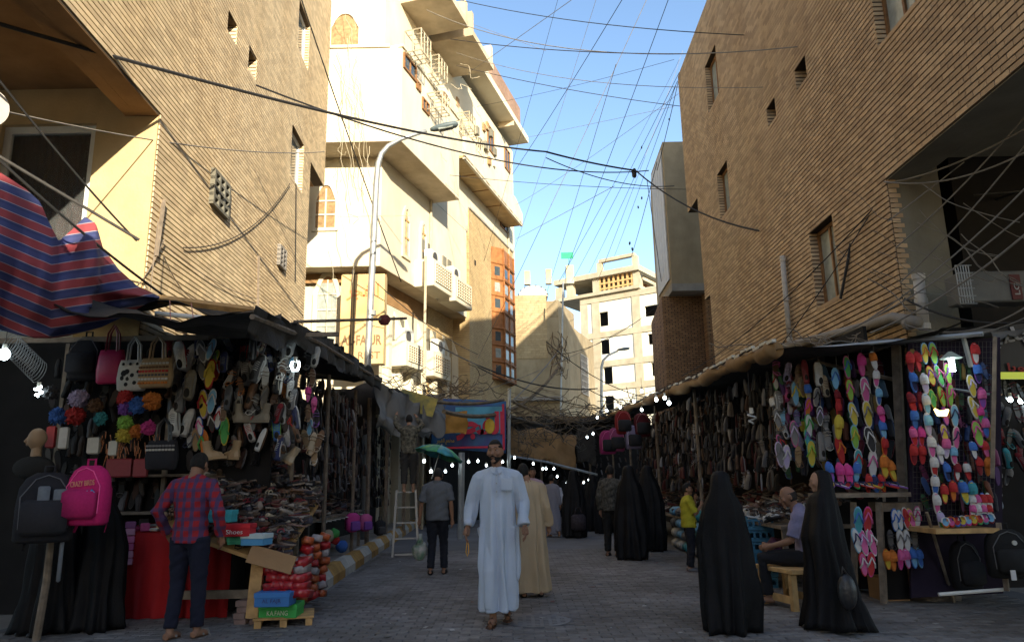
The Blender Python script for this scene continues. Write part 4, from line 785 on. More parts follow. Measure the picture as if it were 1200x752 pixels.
RC = [  # columns of slippers on the right stall: (name, Y, items)
 ('in the first column from the awning corner', 9.0, 'sneaker,912,470,24,grey grey white;flip_flop,911,490,22,beige grey white;sandal,917,487,22,grey lightblue;flip_flop,914,532,28,lavender grey grey;flip_flop,922,535,26,white lavender white'),
 ('in the second column from the awning corner', 8.9, 'sandal,936,440,26,tan brown;flip_flop,932,461,28,grey lightblue yellow;flip_flop,940,452,26,yellow tan beige;sandal,934,490,20,purple navy;flip_flop,931,508,30,pink grey lavender;sandal,936,535,24,brown tan'),
 ('in the third column from the awning corner', 8.8, 'dress_shoe,943,436,28,darkred brown;slipper,947,459,22,yellow beige blue;flip_flop,947,478,24,purple orange hotpink;flip_flop,948,499,28,green white green;flip_flop,946,512,20,lime teal purple;flip_flop,951,531,30,teal yellow lime'),
 ('in the fourth column from the awning corner', 8.7, 'sneaker,958,438,28,white brown offwhite;sneaker,966,452,26,beige white brown;flip_flop,961,487,22,white darkgrey lavender;sandal,970,514,26,offwhite grey;dress_shoe,961,523,32,grey darkgrey;sandal,968,497,20,black grey;flip_flop,957,465,22,offwhite grey black'),
 ('under the topmost light blue slipper', 8.5, 'flip_flop,979,443,26,lightblue lightblue blue;slipper,982,466,18,red red darkred;slipper,983,480,18,red darkred red;slipper,983,500,28,yellow yellow yellow;flip_flop,985,527,30,red red orange'),
 ('in the rainbow column', 8.4, 'flip_flop,993,430,26,pink green blue;flip_flop,996,457,26,red lime pink;flip_flop,1000,485,28,lightblue yellow white;flip_flop,1002,512,28,lightblue lime yellow;flip_flop,1006,540,28,white teal red'),
 ('in the white column', 8.3, 'slipper,1010,427,26,hotpink pink hotpink;flip_flop,1014,457,30,white pink white;flip_flop,1017,485,30,white yellow grey;flip_flop,1020,515,30,white black white;flip_flop,1023,543,30,offwhite white pink'),
 ('in the column beside the bare post', 8.2, 'slipper,1024,422,22,white white orange;slipper,1027,443,20,white pink white;slipper,1030,464,20,white blue lightblue;slipper,1033,485,20,hotpink hotpink pink;slipper,1035,503,22,blue lightblue blue;slipper,1037,523,22,orange red red;slipper,1037,546,26,orange yellow orange;slipper,1045,550,26,orange yellow orange'),
 ('in the low bunch above the counter', 8.2, 'slipper,973,553,24,blue purple blue;slipper,985,555,26,hotpink pink hotpink;slipper,995,556,26,pink hotpink hotpink;slipper,1004,553,24,blue lightblue blue;slipper,1018,566,18,red darkred red;slipper,1026,567,18,blue blue navy;slipper,1034,566,18,red orange red'),
 ('in the red edge column right of the bare post', 7.9, 'slipper,1067,424,24,red darkred red;slipper,1076,423,24,darkred red red;slipper,1071,447,26,blue navy blue;slipper,1069,471,24,red red darkred;slipper,1079,470,22,darkred red darkred;slipper,1072,491,24,navy blue blue;slipper,1071,511,22,hotpink red pink;slipper,1080,511,22,pink red hotpink;slipper,1071,532,24,red darkred red;slipper,1081,532,22,red red red'),
 ('in the white bow column of the wide rack', 7.85, 'slipper,1084,449,24,white lavender white;slipper,1086,473,24,white lightblue white;slipper,1088,497,26,white lavender lightblue;slipper,1092,523,26,white pink white;slipper,1095,546,24,white red white;slipper,1096,568,24,offwhite blue white;slipper,1098,590,24,white pink white;slipper,1103,610,22,white green lavender'),
 ('in the rainbow rows of the wide rack', 7.85, 'flip_flop,1084,414,24,lightblue yellow orange;flip_flop,1094,414,26,blue lime red;flip_flop,1091,440,24,red yellow purple;flip_flop,1101,440,26,lavender green pink;flip_flop,1111,438,26,pink lime purple;flip_flop,1104,464,24,yellow lime red;flip_flop,1114,463,26,hotpink lime pink;flip_flop,1093,467,20,yellow green lime;flip_flop,1119,487,26,white lightblue navy;flip_flop,1121,513,26,white pink navy;flip_flop,1108,487,20,purple pink orange;flip_flop,1107,508,20,lavender yellow purple'),
 ('in the lower rows of the wide rack', 7.85, 'slipper,1109,524,24,white lavender pink;slipper,1118,533,22,white pink lightblue;slipper,1102,532,22,lavender white white;slipper,1110,552,20,blue navy blue;slipper,1122,552,20,red white darkred;slipper,1134,552,20,darkred red white;slipper,1117,575,24,darkred orange red;slipper,1130,576,26,teal yellow blue;slipper,1140,577,26,blue yellow teal;slipper,1107,578,20,red yellow red'),
 ('in the last column before the dark shop', 7.8, 'slipper,1143,414,26,red white red;slipper,1146,437,24,purple navy blue;flip_flop,1139,452,26,white yellow lavender;slipper,1151,466,24,hotpink purple pink;flip_flop,1141,477,26,white yellow white;slipper,1149,486,20,pink green hotpink;flip_flop,1146,508,30,hotpink lime pink;slipper,1155,500,24,purple blue pink;slipper,1155,526,20,darkred pink red;slipper,1141,527,20,navy white blue;slipper,1148,545,22,darkred darkred red;slipper,1158,546,20,orange orange orange'),
 ('on the small low rack in front of the cardboard box', 8.1, 'flip_flop,1049,609,24,blue white blue;flip_flop,1055,609,22,lightblue white blue;flip_flop,1062,607,24,white red red;flip_flop,1068,607,22,yellow pink yellow;flip_flop,1075,606,24,pink white hotpink;flip_flop,1055,633,24,offwhite white grey;flip_flop,1063,633,24,offwhite white grey;sandal,1044,632,20,black darkgrey;sandal,1072,632,20,black darkgrey;slipper,1040,655,22,orange yellow orange;slipper,1047,656,22,orange orange orange;slipper,1056,655,22,pink hotpink pink;slipper,1063,654,20,pink lavender pink;slipper,1071,653,22,blue lightblue blue;slipper,1078,653,20,lightblue blue blue'),
 ('below the counter behind the woman in black', 7.9, 'flip_flop,1006,609,28,lightblue teal blue;flip_flop,1017,609,28,hotpink red pink;flip_flop,1004,633,26,lightblue white navy;flip_flop,1012,635,28,white pink lavender;flip_flop,1022,635,28,white pink white;flip_flop,1012,661,26,red pink white;flip_flop,1021,661,26,hotpink red white')]
for desc, Y, items in RC:
    for it in items.split(';'):
        k, x, y, h, c = it.split(','); hang(k, float(x), float(y), float(h), Y, c.split(), desc)
# more footwear tucked between the front row items
for i in range(62):
    x, y = R.uniform(200, 350), R.uniform(398, 530); k = R.choice(['sneaker', 'sneaker', 'sandal', 'flip_flop', 'dress_shoe']); c = R.choice(['grey', 'taupe', 'black', 'brown', 'offwhite', 'darkgrey', 'white', 'navy', 'beige', 'darkred'])
    shoe(k, at(x, y, 8.48 + R.uniform(-.05, .05)), (c, R.choice(['darkgrey', 'grey', 'brown', 'white']), R.choice(['white', 'grey', 'red', 'offwhite'])), (R.uniform(-.3, .3), R.uniform(-.5, .5), R.uniform(-.8, .8)), R.uniform(.9, 1.15), f"{cw(c)} {k.replace('_', ' ')} tucked behind the front row of the left stall", 'shoes tucked behind the front row on the left')
for i in range(40):
    x, y = R.uniform(905, 985), R.uniform(428, 545); k = R.choice(['sneaker', 'sandal', 'flip_flop', 'slipper']); c = R.choice(['grey', 'offwhite', 'brown', 'blue', 'pink', 'green', 'white', 'lavender', 'tan', 'black'])
    shoe(k, at(x, y, 9.1 + R.uniform(-.05, .05)), (c, R.choice(['darkgrey', 'grey', 'brown', 'white']), R.choice(['white', 'grey', 'red', 'yellow'])), (R.uniform(-.3, .3), R.uniform(-.5, .5), R.uniform(-.8, .8)), R.uniform(.9, 1.1), f"{cw(c)} {k.replace('_', ' ')} tucked behind the first columns of the right stall", 'footwear tucked behind the first right columns')
# strings for the columns
def cord(pts, r, label, cat='string', m=m_cablew, name='string', grp=None, n=5):
    b = MB(); b.tube(pts, r, n); return b.build(name, m, label=label, cat=cat, group=grp)
for (xa, ya, xb, yb, Y, l) in ((979, 408, 987, 545, 8.5, 'string carrying the light blue and red slippers'), (993, 406, 1007, 555, 8.4, 'string carrying the rainbow slippers'), (1009, 405, 1024, 560, 8.3, 'string carrying the white slippers'), (1023, 404, 1042, 560, 8.2, 'string beside the bare post carrying novelty slippers'), (335, 385, 336, 530, 8.65, 'cord on the left corner post carrying white sneakers'), (364, 400, 368, 540, 9.85, 'cord of the second string of sandals on the left'), (958, 412, 965, 535, 8.75, 'string carrying brown and white shoes on the right stall')):
    cord([at(xa, ya, Y + .05), at(xb, yb, Y + .05)], .005, l, grp='strings the slippers hang on')
# ---------------------------------------------------------------- stalls
RKo = G(880, 685); RK = Frame(RKo[:2], (.018, 1), -1)       # front line of the right-hand stalls, outward = into the lane
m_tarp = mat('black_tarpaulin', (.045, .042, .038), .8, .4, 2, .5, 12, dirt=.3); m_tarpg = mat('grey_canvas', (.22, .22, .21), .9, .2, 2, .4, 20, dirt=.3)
m_canv = mat('brown_canvas', (.30, .19, .09), .85, .2, 2, .3, 20, dirt=.3); m_board = mat('stall_shade_board', (.010, .009, .009), .9, .3, 3)  # near-black board colour stands for the shade inside the stalls
m_card = mat('cardboard', (.33, .20, .10), .9, .12, 3, .2); m_mlw = mat('lamp_light_white', (.8, .95, 1.0), .4, emit=9); m_redc = mat('red_tablecloth', (.34, .012, .015), .85, .15, 2, .2)
def sheet(A, B, nu, nv, sag=.1, nz=.05, seed=0, th=.012):
    """a cloth between two polylines of equal length, resampled, with sag and creases; returns an MB with thickness"""
    def pl(P, t):
        P = [Vector(p) for p in P]; L = [0]
        for a, b in zip(P, P[1:]): L.append(L[-1] + (b - a).length)
        s = t * L[-1]
        for i in range(len(P) - 1):
            if s <= L[i + 1] + 1e-9: return P[i].lerp(P[i + 1], (s - L[i]) / max(1e-9, L[i + 1] - L[i]))
        return P[-1]
    V = []
    for i in range(nu + 1):
        a, b = pl(A, i / nu), pl(B, i / nu)
        for j in range(nv + 1):
            t = j / nv; p = a.lerp(b, t); q = p * 2.2 + Vector((seed * 7.1, 0, 0))
            p = p + Vector((noise.noise(q + Vector((9, 0, 0))), noise.noise(q + Vector((0, 9, 0))), noise.noise(q))) * nz * 2 - Vector((0, 0, sag * 4 * t * (1 - t))); V.append(p)
    b = MB(); n = len(V); m = nv + 1; V2 = [v + Vector((0, 0.002, -th)) for v in V]
    F_ = [(i * m + j, i * m + j + 1, (i + 1) * m + j + 1, (i + 1) * m + j) for i in range(nu) for j in range(nv)]
    b.add(V + V2, F_ + [tuple(n + k for k in f[::-1]) for f in F_] + [(i * m, (i + 1) * m, n + (i + 1) * m, n + i * m) for i in range(nu)] + [(i * m + nv, n + i * m + nv, n + (i + 1) * m + nv, (i + 1) * m + nv) for i in range(nu)])
    return b
def heap(fr, u0, u1, w0, w1, zf, n, name, m, parent=None, kinds=('sandal', 'dress_shoe', 'flip_flop', 'sneaker'), flat=True, s=1.0, jit=.05):
    """many shoes joined into one mesh, lying on z = zf(u, w)"""
    b = MB(); protos = {k: [bpyme for _, bpyme, _ in PROTO[k]] for k in kinds}; dat = {}
    for k in kinds:
        vs, fs = [], []
        for me in protos[k]:
            o = len(vs); vs += [v.co.copy() for v in me.vertices]; fs += [tuple(o + i for i in p.vertices) for p in me.polygons]
        dat[k] = (vs, fs)
    for i in range(n):
        u, w_ = R.uniform(u0, u1), R.uniform(w0, w1); vs, fs = dat[R.choice(kinds)]
        M = Matrix.Translation(fr.P(u, zf(u, w_) + R.uniform(0, jit), w_)) @ (Matrix.Rotation(R.uniform(0, 6.28), 4, 'Z') @ Matrix.Rotation(R.uniform(1.2, 1.9) if flat else R.uniform(-.3, .3), 4, 'X')) @ Matrix.Rotation(R.uniform(-.4, .4), 4, 'Y') @ Matrix.Scale(s * R.uniform(.85, 1.1), 4)
        # cheap: move the copy as one loose group
        b.add([M @ v for v in vs], fs)
    return b.build(name, m, parent, kind='stuff')
# -- left side, along the kerb
zr = lambda u: 3.3 + .03 * u
LSt = empty('market_stall', LK.P(0, 0), label='long dark shoe stall under the black tarpaulin along the striped kerb', cat='market stall'); l5 = lf(LK, LSt.location)
A_ = [LK.hp(x, y) - LSt.location for x, y in ((296, 364), (318, 372), (345, 380), (372, 392), (400, 408), (425, 428), (447, 444))]
B_ = [Vector((A_[i].x - 2.3, A_[i].y + .3, 3.45 + .12 * i)) for i in range(len(A_))]
sheet(A_, B_, 40, 12, .15, .07, 1).build('tarpaulin_roof', m_tarp, LSt, smooth=True)
A2 = [p - Vector((0, 0, .28 + .08 * math.sin(i * 2.1))) for i, p in enumerate(A_)]; sheet([p + Vector((.01, 0, .02)) for p in A_], A2, 50, 4, 0, .05, 2).build('tarpaulin_valance', m_tarp, LSt, smooth=True)
mb = MB(); mb.tube([A_[0] - Vector((0, 0, .06)), A_[3] - Vector((0, 0, .1)), A_[-1] - Vector((0, 0, .05))], .03, 6); mb.build('roof_rail', m_gwood, LSt)
Llen = LK.hit(447, 600)[0]
for u, r in ((.35, .04), (2.6, .035), (5.3, .035), (Llen - .1, .05)):
    mb = MB(); mb.tube([l5.P(u, .2, -.3), l5.P(u, zr(u) - .1, -.3)], r, 7); mb.build('post', m_gwood, LSt)
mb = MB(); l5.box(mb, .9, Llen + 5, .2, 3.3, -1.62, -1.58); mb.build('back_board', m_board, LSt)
sheet([l5.P(Llen, 3.8, -.2), l5.P(Llen + .05, 2.6, -.2)], [l5.P(Llen, 3.5, -1.4), l5.P(Llen, 2.4, -1.4)], 8, 8, 0, .06, 4).build('end_cloth', m_tarp, LSt, smooth=True)
def table(fr, org_fr, u0, u1, w0, w1, z, name, label, m=m_gwood, zb=.2):
    o = empty(name, org_fr.P((u0 + u1) / 2, zb, (w0 + w1) / 2), label=label, cat='display table'); q = lf(org_fr, o.location); q.o.z = -zb
    b = MB(); q.box(b, u0, u1, z - .04, z, w0, w1); b.build('table_top', m, o)
    for u in (u0 + .05, u1 - .05):
        for w_ in (w0 + .05, w1 - .05): b = MB(); q.box(b, u - .03, u + .03, zb, z - .04, w_ - .03, w_ + .03); b.build('leg', m, o)
    b = MB(); q.box(b, u0 + .02, u1 - .02, zb + .05, z - .1, w0 + .1, w0 + .13); b.build('dark_skirt', m_board, o); return o
table(None, LK, 1.2, 6.8, -1.5, -.35, .95, 'display_table', 'long low shoe table along the striped kerb under the black tarpaulin')
heap(LK, 1.2, 6.8, -1.45, -.35, lambda u, w: 1.0 - (w + .35) * .28, 230, 'shoe_heap', m_fabs, jit=.08)
bpy.data.objects['shoe_heap']['label'] = 'dark heap of sandals and shoes covering the long table by the striped kerb'; bpy.data.objects['shoe_heap']['category'] = 'shoe heap'
# hanging rows inside the left stall
def rack(fr, u0, u1, w_, zt, zb_, step, rowh, cols, desc, name='shoe_rack', ind=0, s=.95, yaw=0, tilt=0, bright=None):
    n = 0; b = []; nu = int((u1 - u0) / step); nr = int((zt - zb_) / rowh); rest = []
    for i in range(nu):
        for j in range(nr):
            u = u0 + (i + .5) * step + R.uniform(-.05, .05); z = zt - (j + .5) * rowh + R.uniform(-.05, .05)
            if R.random() < .1: continue
            p = fr.P(u, z, w_ + R.uniform(-.12, .12)); rest.append(((p - Vector((0, 0, HC))).length, p))
    rest.sort(key=lambda t: t[0]); mm = bright or m_fabd; ang = math.atan2(fr.n.y, fr.n.x) + math.pi / 2
    for i, (d, p) in enumerate(rest[:ind]):
        k = R.choice(['sneaker', 'sandal', 'dress_shoe', 'flip_flop']); c = R.choice(cols)
        shoe(k, p, (c, R.choice(['black', 'brown', 'darkgrey', 'grey']), R.choice(['grey', 'black', c])), (R.uniform(-.2, .2), R.uniform(-.3, .3), ang + R.uniform(-.6, .6)), s * R.uniform(.9, 1.1), f"{cw(c)} {k.replace('_', ' ')} {desc}", 'shoes crowded on the racks deep inside the stalls')
    M0 = []
    q = Frame((0, 0), (1, 0), 1); bb = MB()
    for d, p in rest[ind:]:
        k = R.choice(['sneaker', 'sandal', 'dress_shoe', 'flip_flop']); M = Matrix.Translation(p) @ Matrix.Rotation(ang + R.uniform(-.6, .6), 4, 'Z') @ Matrix.Rotation(R.uniform(-.3, .3), 4, 'Y') @ Matrix.Scale(s, 4)
        for _, me, _ in PROTO[k][:2]: bb.add([M @ v.co for v in me.vertices], [tuple(f.vertices) for f in me.polygons])
    if rest[ind:]: bb.build(name, mm, kind='stuff', label='mass of small goods hanging ' + desc, cat='hanging shoes')
rack(LK, 1.3, 3.6, -1.0, 3.0, 1.35, .2, .27, ['black', 'black', 'brown', 'darkgrey', 'brown', 'darkred'], 'in the dark rack behind the second string on the left', ind=45)
rack(LK, 3.6, 6.9, -.7, 3.3, 1.4, .2, .27, ['black', 'brown', 'black', 'darkgrey', 'brown', 'grey'], 'in the far dark rack beside the left grey canvas', ind=60)
rack(LK, 1.4, 7.0, -.42, 3.2, 1.25, .17, .26, ['black'], 'along the kerb front of the left stall', bright=m_fabm)
for i in range(5):  # bands of brown leather belts and straps
    u = 3.9 + i * .5; mb = MB(); 
    for k in range(4): mb.bbox(LK.P(u + k * .06, 2.35 + .06 * (k % 2), -.38 - .02 * k), (.045, .006, 1.5), .002, LK.M())
    o = mb.build('leather_belts', mat('brown_leather', (.13, .045, .02), .5, .2, 10), label=f'bunch of brown leather belts, {ORD[i]} from the corner post of the left stall' if i else 'bunch of brown leather belts hanging nearest the corner post of the left stall', cat='belts', group='bunches of belts in the left stall')
# bright goods under the left tables
for i, (px, py, c, l) in enumerate(((413, 612, 'hotpink', 'pink school bag hanging left below the shoe table by the kerb'), (428, 612, 'pink', 'pink school bag hanging right below the shoe table by the kerb'), (445, 618, 'black', 'black bag hanging beside the pink school bags by the kerb'))):
    p = LK.off(-.25).hp(px, py); mb = MB(); mb.bbox((0, 0, 0), (.26, .14, .36), .06); o = mb.build('school_bag', m_cloth, color=CN[c], loc=p, label=l, cat='bag', smooth=True); o.rotation_euler = (0, 0, .9)
    mb = MB(); mb.bbox((0, -.09, -.06), (.2, .06, .18), .02); mb.build('front_pocket', m_cloth, o, CN['purple' if i < 2 else 'darkgrey']); mb = MB(); mb.tube([(-.05, 0, .17), (-.04, 0, .26), (.04, 0, .26), (.05, 0, .17)], .01, 5); mb.build('handle', m_cloth, o, CN['darkgrey'])
for i, (px, py, c, s_, l) in enumerate(((401, 640, 'blue', .12, 'blue plastic bag on the kerb below the shoe table'), (391, 625, 'green', .1, 'green cloth bundle below the shoe table'), (392, 632, 'red', .09, 'red ball of goods beside the blue plastic bag'), (383, 628, 'beige', .12, 'beige bundle below the shoe table'), (375, 640, 'white', .12, 'crumpled white plastic bag beside the striped kerb'))):
    p = LK.off(-.35).hp(px, py); mb = MB(); mb.ball((0, 0, 0), (s_, s_ * .8, s_ * .9), 12, 8)
    mb.v = [tuple(Vector(v) * (1 + .25 * noise.noise(Vector(v) * 14 + Vector((i, 0, 0))))) for v in mb.v]; mb.build('bundle', m_cloth, color=CN[c], loc=p, smooth=True, label=l, cat='bundle')
rows = [('white', 375 + k * 5.5, 612 - k * 1.2) for k in range(9)]
for i, (c, x, y) in enumerate(rows):
    p = LK.off(-.4).hp(x, y); shoe('flip_flop', p + Vector((0, 0, .02)), ('white', 'offwhite', 'white'), (-1.45, 0, 2.0 + R.uniform(-.1, .1)), .9, f'{ORD[i] if i else "first"} of the white slippers lined up on the table edge by the kerb', 'white slippers on the table edge')
# -- near left stall: heap table, boxes, red table, bags
def hb(px, py, Y, sz, color, name, label, cat, m=m_card, rz=0, bev=.006, text=None, tc=(.8, .8, .8), lid=None):
    p = at(px, py, Y); o = empty(name, p, rz, label, cat); b = MB(); b.bbox((0, 0, 0), sz, bev); b.build('box_base', m, o, color)
    b = MB(); b.bbox((0, 0, sz[2] * .5 - .014), (sz[0] + .012, sz[1] + .012, .05), .004); b.build('box_lid', m, o, tuple(min(1, c * 1.1) for c in (lid or color)))
    if text: lettering(text, .1, mat('print_' + str(tc), tc, .6), (0, -sz[1] / 2 - .008, -.01), (1, 0, 0), (0, 0, 1), o, fit=(sz[0] * .55, sz[2] * .38), ext=.001)
    return o
HPt = empty('display_table', at0(300, 640, 8.8) * 1, label='rough timber table carrying the sloping heap of shoes behind the red parcels', cat='display table'); hp_o = HPt.location.copy(); HPt.location.z = 0; hp_o.z = 0
def hz(x, y): return 1.0 + (y - 8.4) * .40 - (x + 3.4) * .34    # slope of the heap
mb = MB(); x0, x1, y0, y1 = -3.95, -2.58, 8.35, 9.9
mb.add([Vector((x, y, hz(x, y) - d)) - hp_o for d in (.08, .12) for x, y in ((x0, y0), (x1, y0), (x1, y1), (x0, y1))], [(0, 1, 2, 3), (7, 6, 5, 4), (0, 4, 5, 1), (1, 5, 6, 2), (2, 6, 7, 3), (3, 7, 4, 0)]); mb.build('table_top', m_lwood, HPt)
for (x, y) in ((-2.75, 8.6), (-3.8, 8.6), (-2.7, 9.8), (-3.8, 9.8)): mb = MB(); mb.box(Vector((x, y, hz(x, y) / 2 - .06)) - hp_o, (.07, .07, hz(x, y) - .12)); mb.build('leg', m_iron, HPt)
mb = MB(); mb.box(Vector((-3.3, 8.65, .3)) - hp_o, (1.1, .05, .09)); mb.build('rail', m_gwood, HPt)
NF = Frame((0, 0), (1, 0), 1); NF.n = Vector((0, 1, 0))
heap(NF, x0, x1, y0, y1 + .3, hz, 330, 'shoe_heap', m_fabs, jit=.1)
o = bpy.data.objects['shoe_heap.001']; o['label'] = 'sloping heap of small brown and black shoes spilling towards the corner post'; o['category'] = 'shoe heap'
sk = [('brown', 'dark brown'), ('black', 'black'), ('darkgrey', 'charcoal'), ('taupe', 'taupe'), ('beige', 'beige'), ('darkred', 'maroon'), ('offwhite', 'pale')]
for i in range(95):   # individual shoes on the heap
    x, y = R.uniform(x0 + .05, x1 - .03), R.uniform(y0, y1); k = R.choice(['sandal', 'dress_shoe', 'sandal', 'flip_flop']); c, cn = R.choice(sk[:6] if R.random() < .9 else sk)
    shoe(k, (x, y, hz(x, y) + .05), (c, R.choice(['black', 'brown', 'darkgrey']), R.choice(['brown', 'grey', 'black', c])), (R.uniform(-1.8, -1.2), R.uniform(-.4, .4), R.uniform(0, 6.28)), R.uniform(.85, 1.0), f"{cn} {k.replace('_', ' ')} lying on the sloping heap behind the red shoe box", 'shoes lying on the sloping heap')
hb(259, 605, 7.75, (.30, .18, .12), (.06, .42, .48), 'shoe_box', 'turquoise shoe box on the edge of the shoe heap beside the plaid shirt boy', 'shoe box', m_rub)
hb(279, 621, 7.6, (.32, .2, .12), (.52, .02, .03), 'shoe_box', 'red shoe box lettered Shoes at the front of the shoe heap', 'shoe box', m_rub, text='Shoes')
hb(301, 632, 7.6, (.26, .2, .11), (.10, .34, .60), 'shoe_box', 'light blue and white box tilted beside the red Shoes box', 'shoe box', m_rub, rz=-.2, lid=(.5, .6, .6))
hb(281, 633, 7.65, (.2, .2, .07), (.05, .3, .16), 'shoe_box', 'green box just under the red Shoes box', 'shoe box', m_rub)
hb(323, 701, 7.5, (.36, .26, .13), (.05, .19, .48), 'shoe_box', 'blue shoe box on top of the green one by the road', 'shoe box', m_rub, text='AL FAJR', tc=(.05, .05, .15))
hb(330, 714, 7.7, (.40, .28, .13), (.06, .45, .10), 'shoe_box', 'bright green shoe box at the bottom of the pile by the road', 'shoe box', m_rub, text='KA.FANG', tc=(.7, .75, .6))
p0 = G(338, 728); pal = empty('pallet', p0 + Vector((0, -.15, 0)), .25, 'worn low wooden pallet under the green shoe box', 'pallet')
for i in range(4): MB().bbox((0, -.2 + i * .14, .1), (.62, .11, .025), .004).build('plank', m_lwood, pal)
for x in (-.26, 0, .26): MB().bbox((x, 0, .045), (.07, .52, .08), .004).build('bearer', m_lwood, pal)
# stack of paving bricks at the table foot
st = 0
for r in range(4):
    for c in range(2):
        p = G(289, 733); st += 1; MB().bbox((0, 0, 0), (.13, .22, .062), .006).build('brick', mat('old_paving_brick', (.22, .15, .13), .9, .2, 5, .4), loc=p + Vector((-.07 + c * .14 + R.uniform(-.01, .01), .12, .033 + r * .064)), label=f"{'left' if c == 0 else 'right'} brick in the {['lowest', 'second', 'third', 'topmost'][r]} layer of the small stack at the table foot", cat='brick', group='stack of old bricks at the table foot').rotation_euler = (0, 0, R.uniform(-.15, .15))
# cardboard sheet, timber prop
p = at(318, 655, 7.5); o = MB().bbox((0, 0, 0), (.50, .015, .19), .003).build('cardboard_sheet', m_card, loc=p, label='tilted cardboard panel propped at the front corner of the shoe heap', cat='cardboard'); o.rotation_euler = (-.3, .27, 0)
a, b_ = at(297, 712, 7.6), at(303, 655, 7.7); mb = MB(); mb.box((0, 0, (b_.z - a.z) / 2), (.13, .06, b_.z - a.z + .2)); o = mb.build('timber_prop', m_lwood, loc=a, label='broad timber prop under the tilted cardboard panel', cat='timber'); o.rotation_euler = (0, .06, 0)
# red foil parcels and orange packets
m_foil = mat('red_wrapping', (.36, .015, .02), .3, .2, 10, .3, 20, spec=.6); m_foilo = mat('orange_wrapping', (.34, .07, .018), .35, .5, 12, .3, 20, spec=.6); m_foilw = mat('clear_white_wrapping', (.30, .27, .27), .25, .3, 10, .3)
k = 0
for r in range(5):
    for c in range(4):
        p = at(322 + c * 10 + R.uniform(-2, 2), 694 - r * 9, 7.6 + r * .02); mb = MB(); mb.bbox((0, 0, 0), (.17, .2, .08), .008); mb.v = [tuple(Vector(v) * (1 + .12 * noise.noise(Vector(v) * 22 + Vector((r, c, 0))))) for v in mb.v]
        o = mb.build('parcel', R.choice([m_foil, m_foil, m_foil, m_foilw]), loc=p, label=f'red or clear wrapped parcel, {["lowest", "second", "third", "fourth", "topmost"][r]} row, {["leftmost", "second", "third", "rightmost"][c]}, on the blue shoe box', cat='parcel', group='wrapped parcels piled on the shoe boxes', smooth=True); o.rotation_euler = (R.uniform(-.2, .2), R.uniform(-.2, .2), R.uniform(-.4, .4))
for r in range(8):
    for c in range(3):
        p = at(354 + c * 11 + r * .8 + R.uniform(-2, 2), 700 - r * 9.5 - c * 2.5, 8.1 + c * .25); mb = MB(); mb.bbox((0, 0, 0), (.12, .1, .08), .007); mb.v = [tuple(Vector(v) * (1 + .2 * noise.noise(Vector(v) * 22 + Vector((r, c, 3))))) for v in mb.v]
        o = mb.build('packet', [m_foilo, m_foilo, m_foil, m_foilw][(r * 3 + c * 2) % 4], loc=p, label=f'shiny packet, {["lowest", "second lowest", "third lowest", "fourth lowest", "fourth highest", "third highest", "second highest", "highest"][r]} in {["left", "middle", "right"][c]} column beside red parcels', cat='packet', group='orange packets stacked at the end of the striped kerb', smooth=True); o.rotation_euler = (R.uniform(-.4, .4), R.uniform(-.4, .4), R.uniform(-.6, .6))
# red covered table
a, b_ = G(128, 727), G(243, 724); zt_ = at0(170, 624, a.y + .1).z; RT = empty('display_table', (a.x, a.y, 0), label='table draped to the ground in plain red cloth, left of the plaid shirt boy', cat='display table')
mb = MB(); n = 40; wd = b_.x - a.x + .25; V = []
for i in range(n + 1):
    x = wd * i / n; f = .02 * math.sin(i * 1.1); V.append([Vector((x, f * 1.6 - .02, .02)), Vector((x, f, zt_ * .5)), Vector((x, 0, zt_ - .01)), Vector((x, .03, zt_)), Vector((x, .9, zt_ + .15))])
mb.loft(V, cap=False, closed=False); mb.build('tablecloth', m_redc, RT, smooth=True); mb = MB(); mb.box((wd / 2, .5, zt_ / 2 + .02), (wd - .06, .8, zt_ - .1)); mb.build('table_body', m_board, RT)
# glass-fronted clutter on the red table
cc = ['offwhite', 'pink', 'white', 'grey', 'tan', 'lightblue', 'darkgrey', 'beige']
for i in range(16):
    x = a.x + .12 + (i % 8) * .14; y = a.y + .12 + (i // 8) * .25; c = R.choice(cc); s_ = (.1, .14, R.uniform(.03, .12)); o = MB().bbox((0, 0, s_[2] / 2), s_, .01).build('packet', m_cloth, color=CN[c], loc=(x, y, zt_ + .02 + (i // 8) * .04), label=f'small {cw(c)} packet lying on the red table, {"front" if i < 8 else "back"} row, {ORD[i % 8] if i % 8 else "first"} from the left'.replace('top', 'first'), cat='packet', group='small packets on the red table'); o.rotation_euler = (0, 0, R.uniform(-.5, .5))
# sheets of pink packets pinned to the red cloth
for c in range(2):
    root = empty('packet_sheet', at0(134 + c * 15, 662, a.y - .06), label=f'{["left", "right"][c]} hanging sheet of pink sweet packets on the front of the red table', cat='packet sheet', group='pink packet sheets')
    for r in range(6):
        mb = MB(); mb.bbox((0, 0, .04 + r * .082), (.115, .02, .075), .008); mb.build('packet', m_rub, root, R.choice([(.7, .2, .4), (.62, .3, .45), (.3, .1, .25), (.55, .12, .3), (.2, .5, .5) if r == 3 else (.75, .3, .5)]))
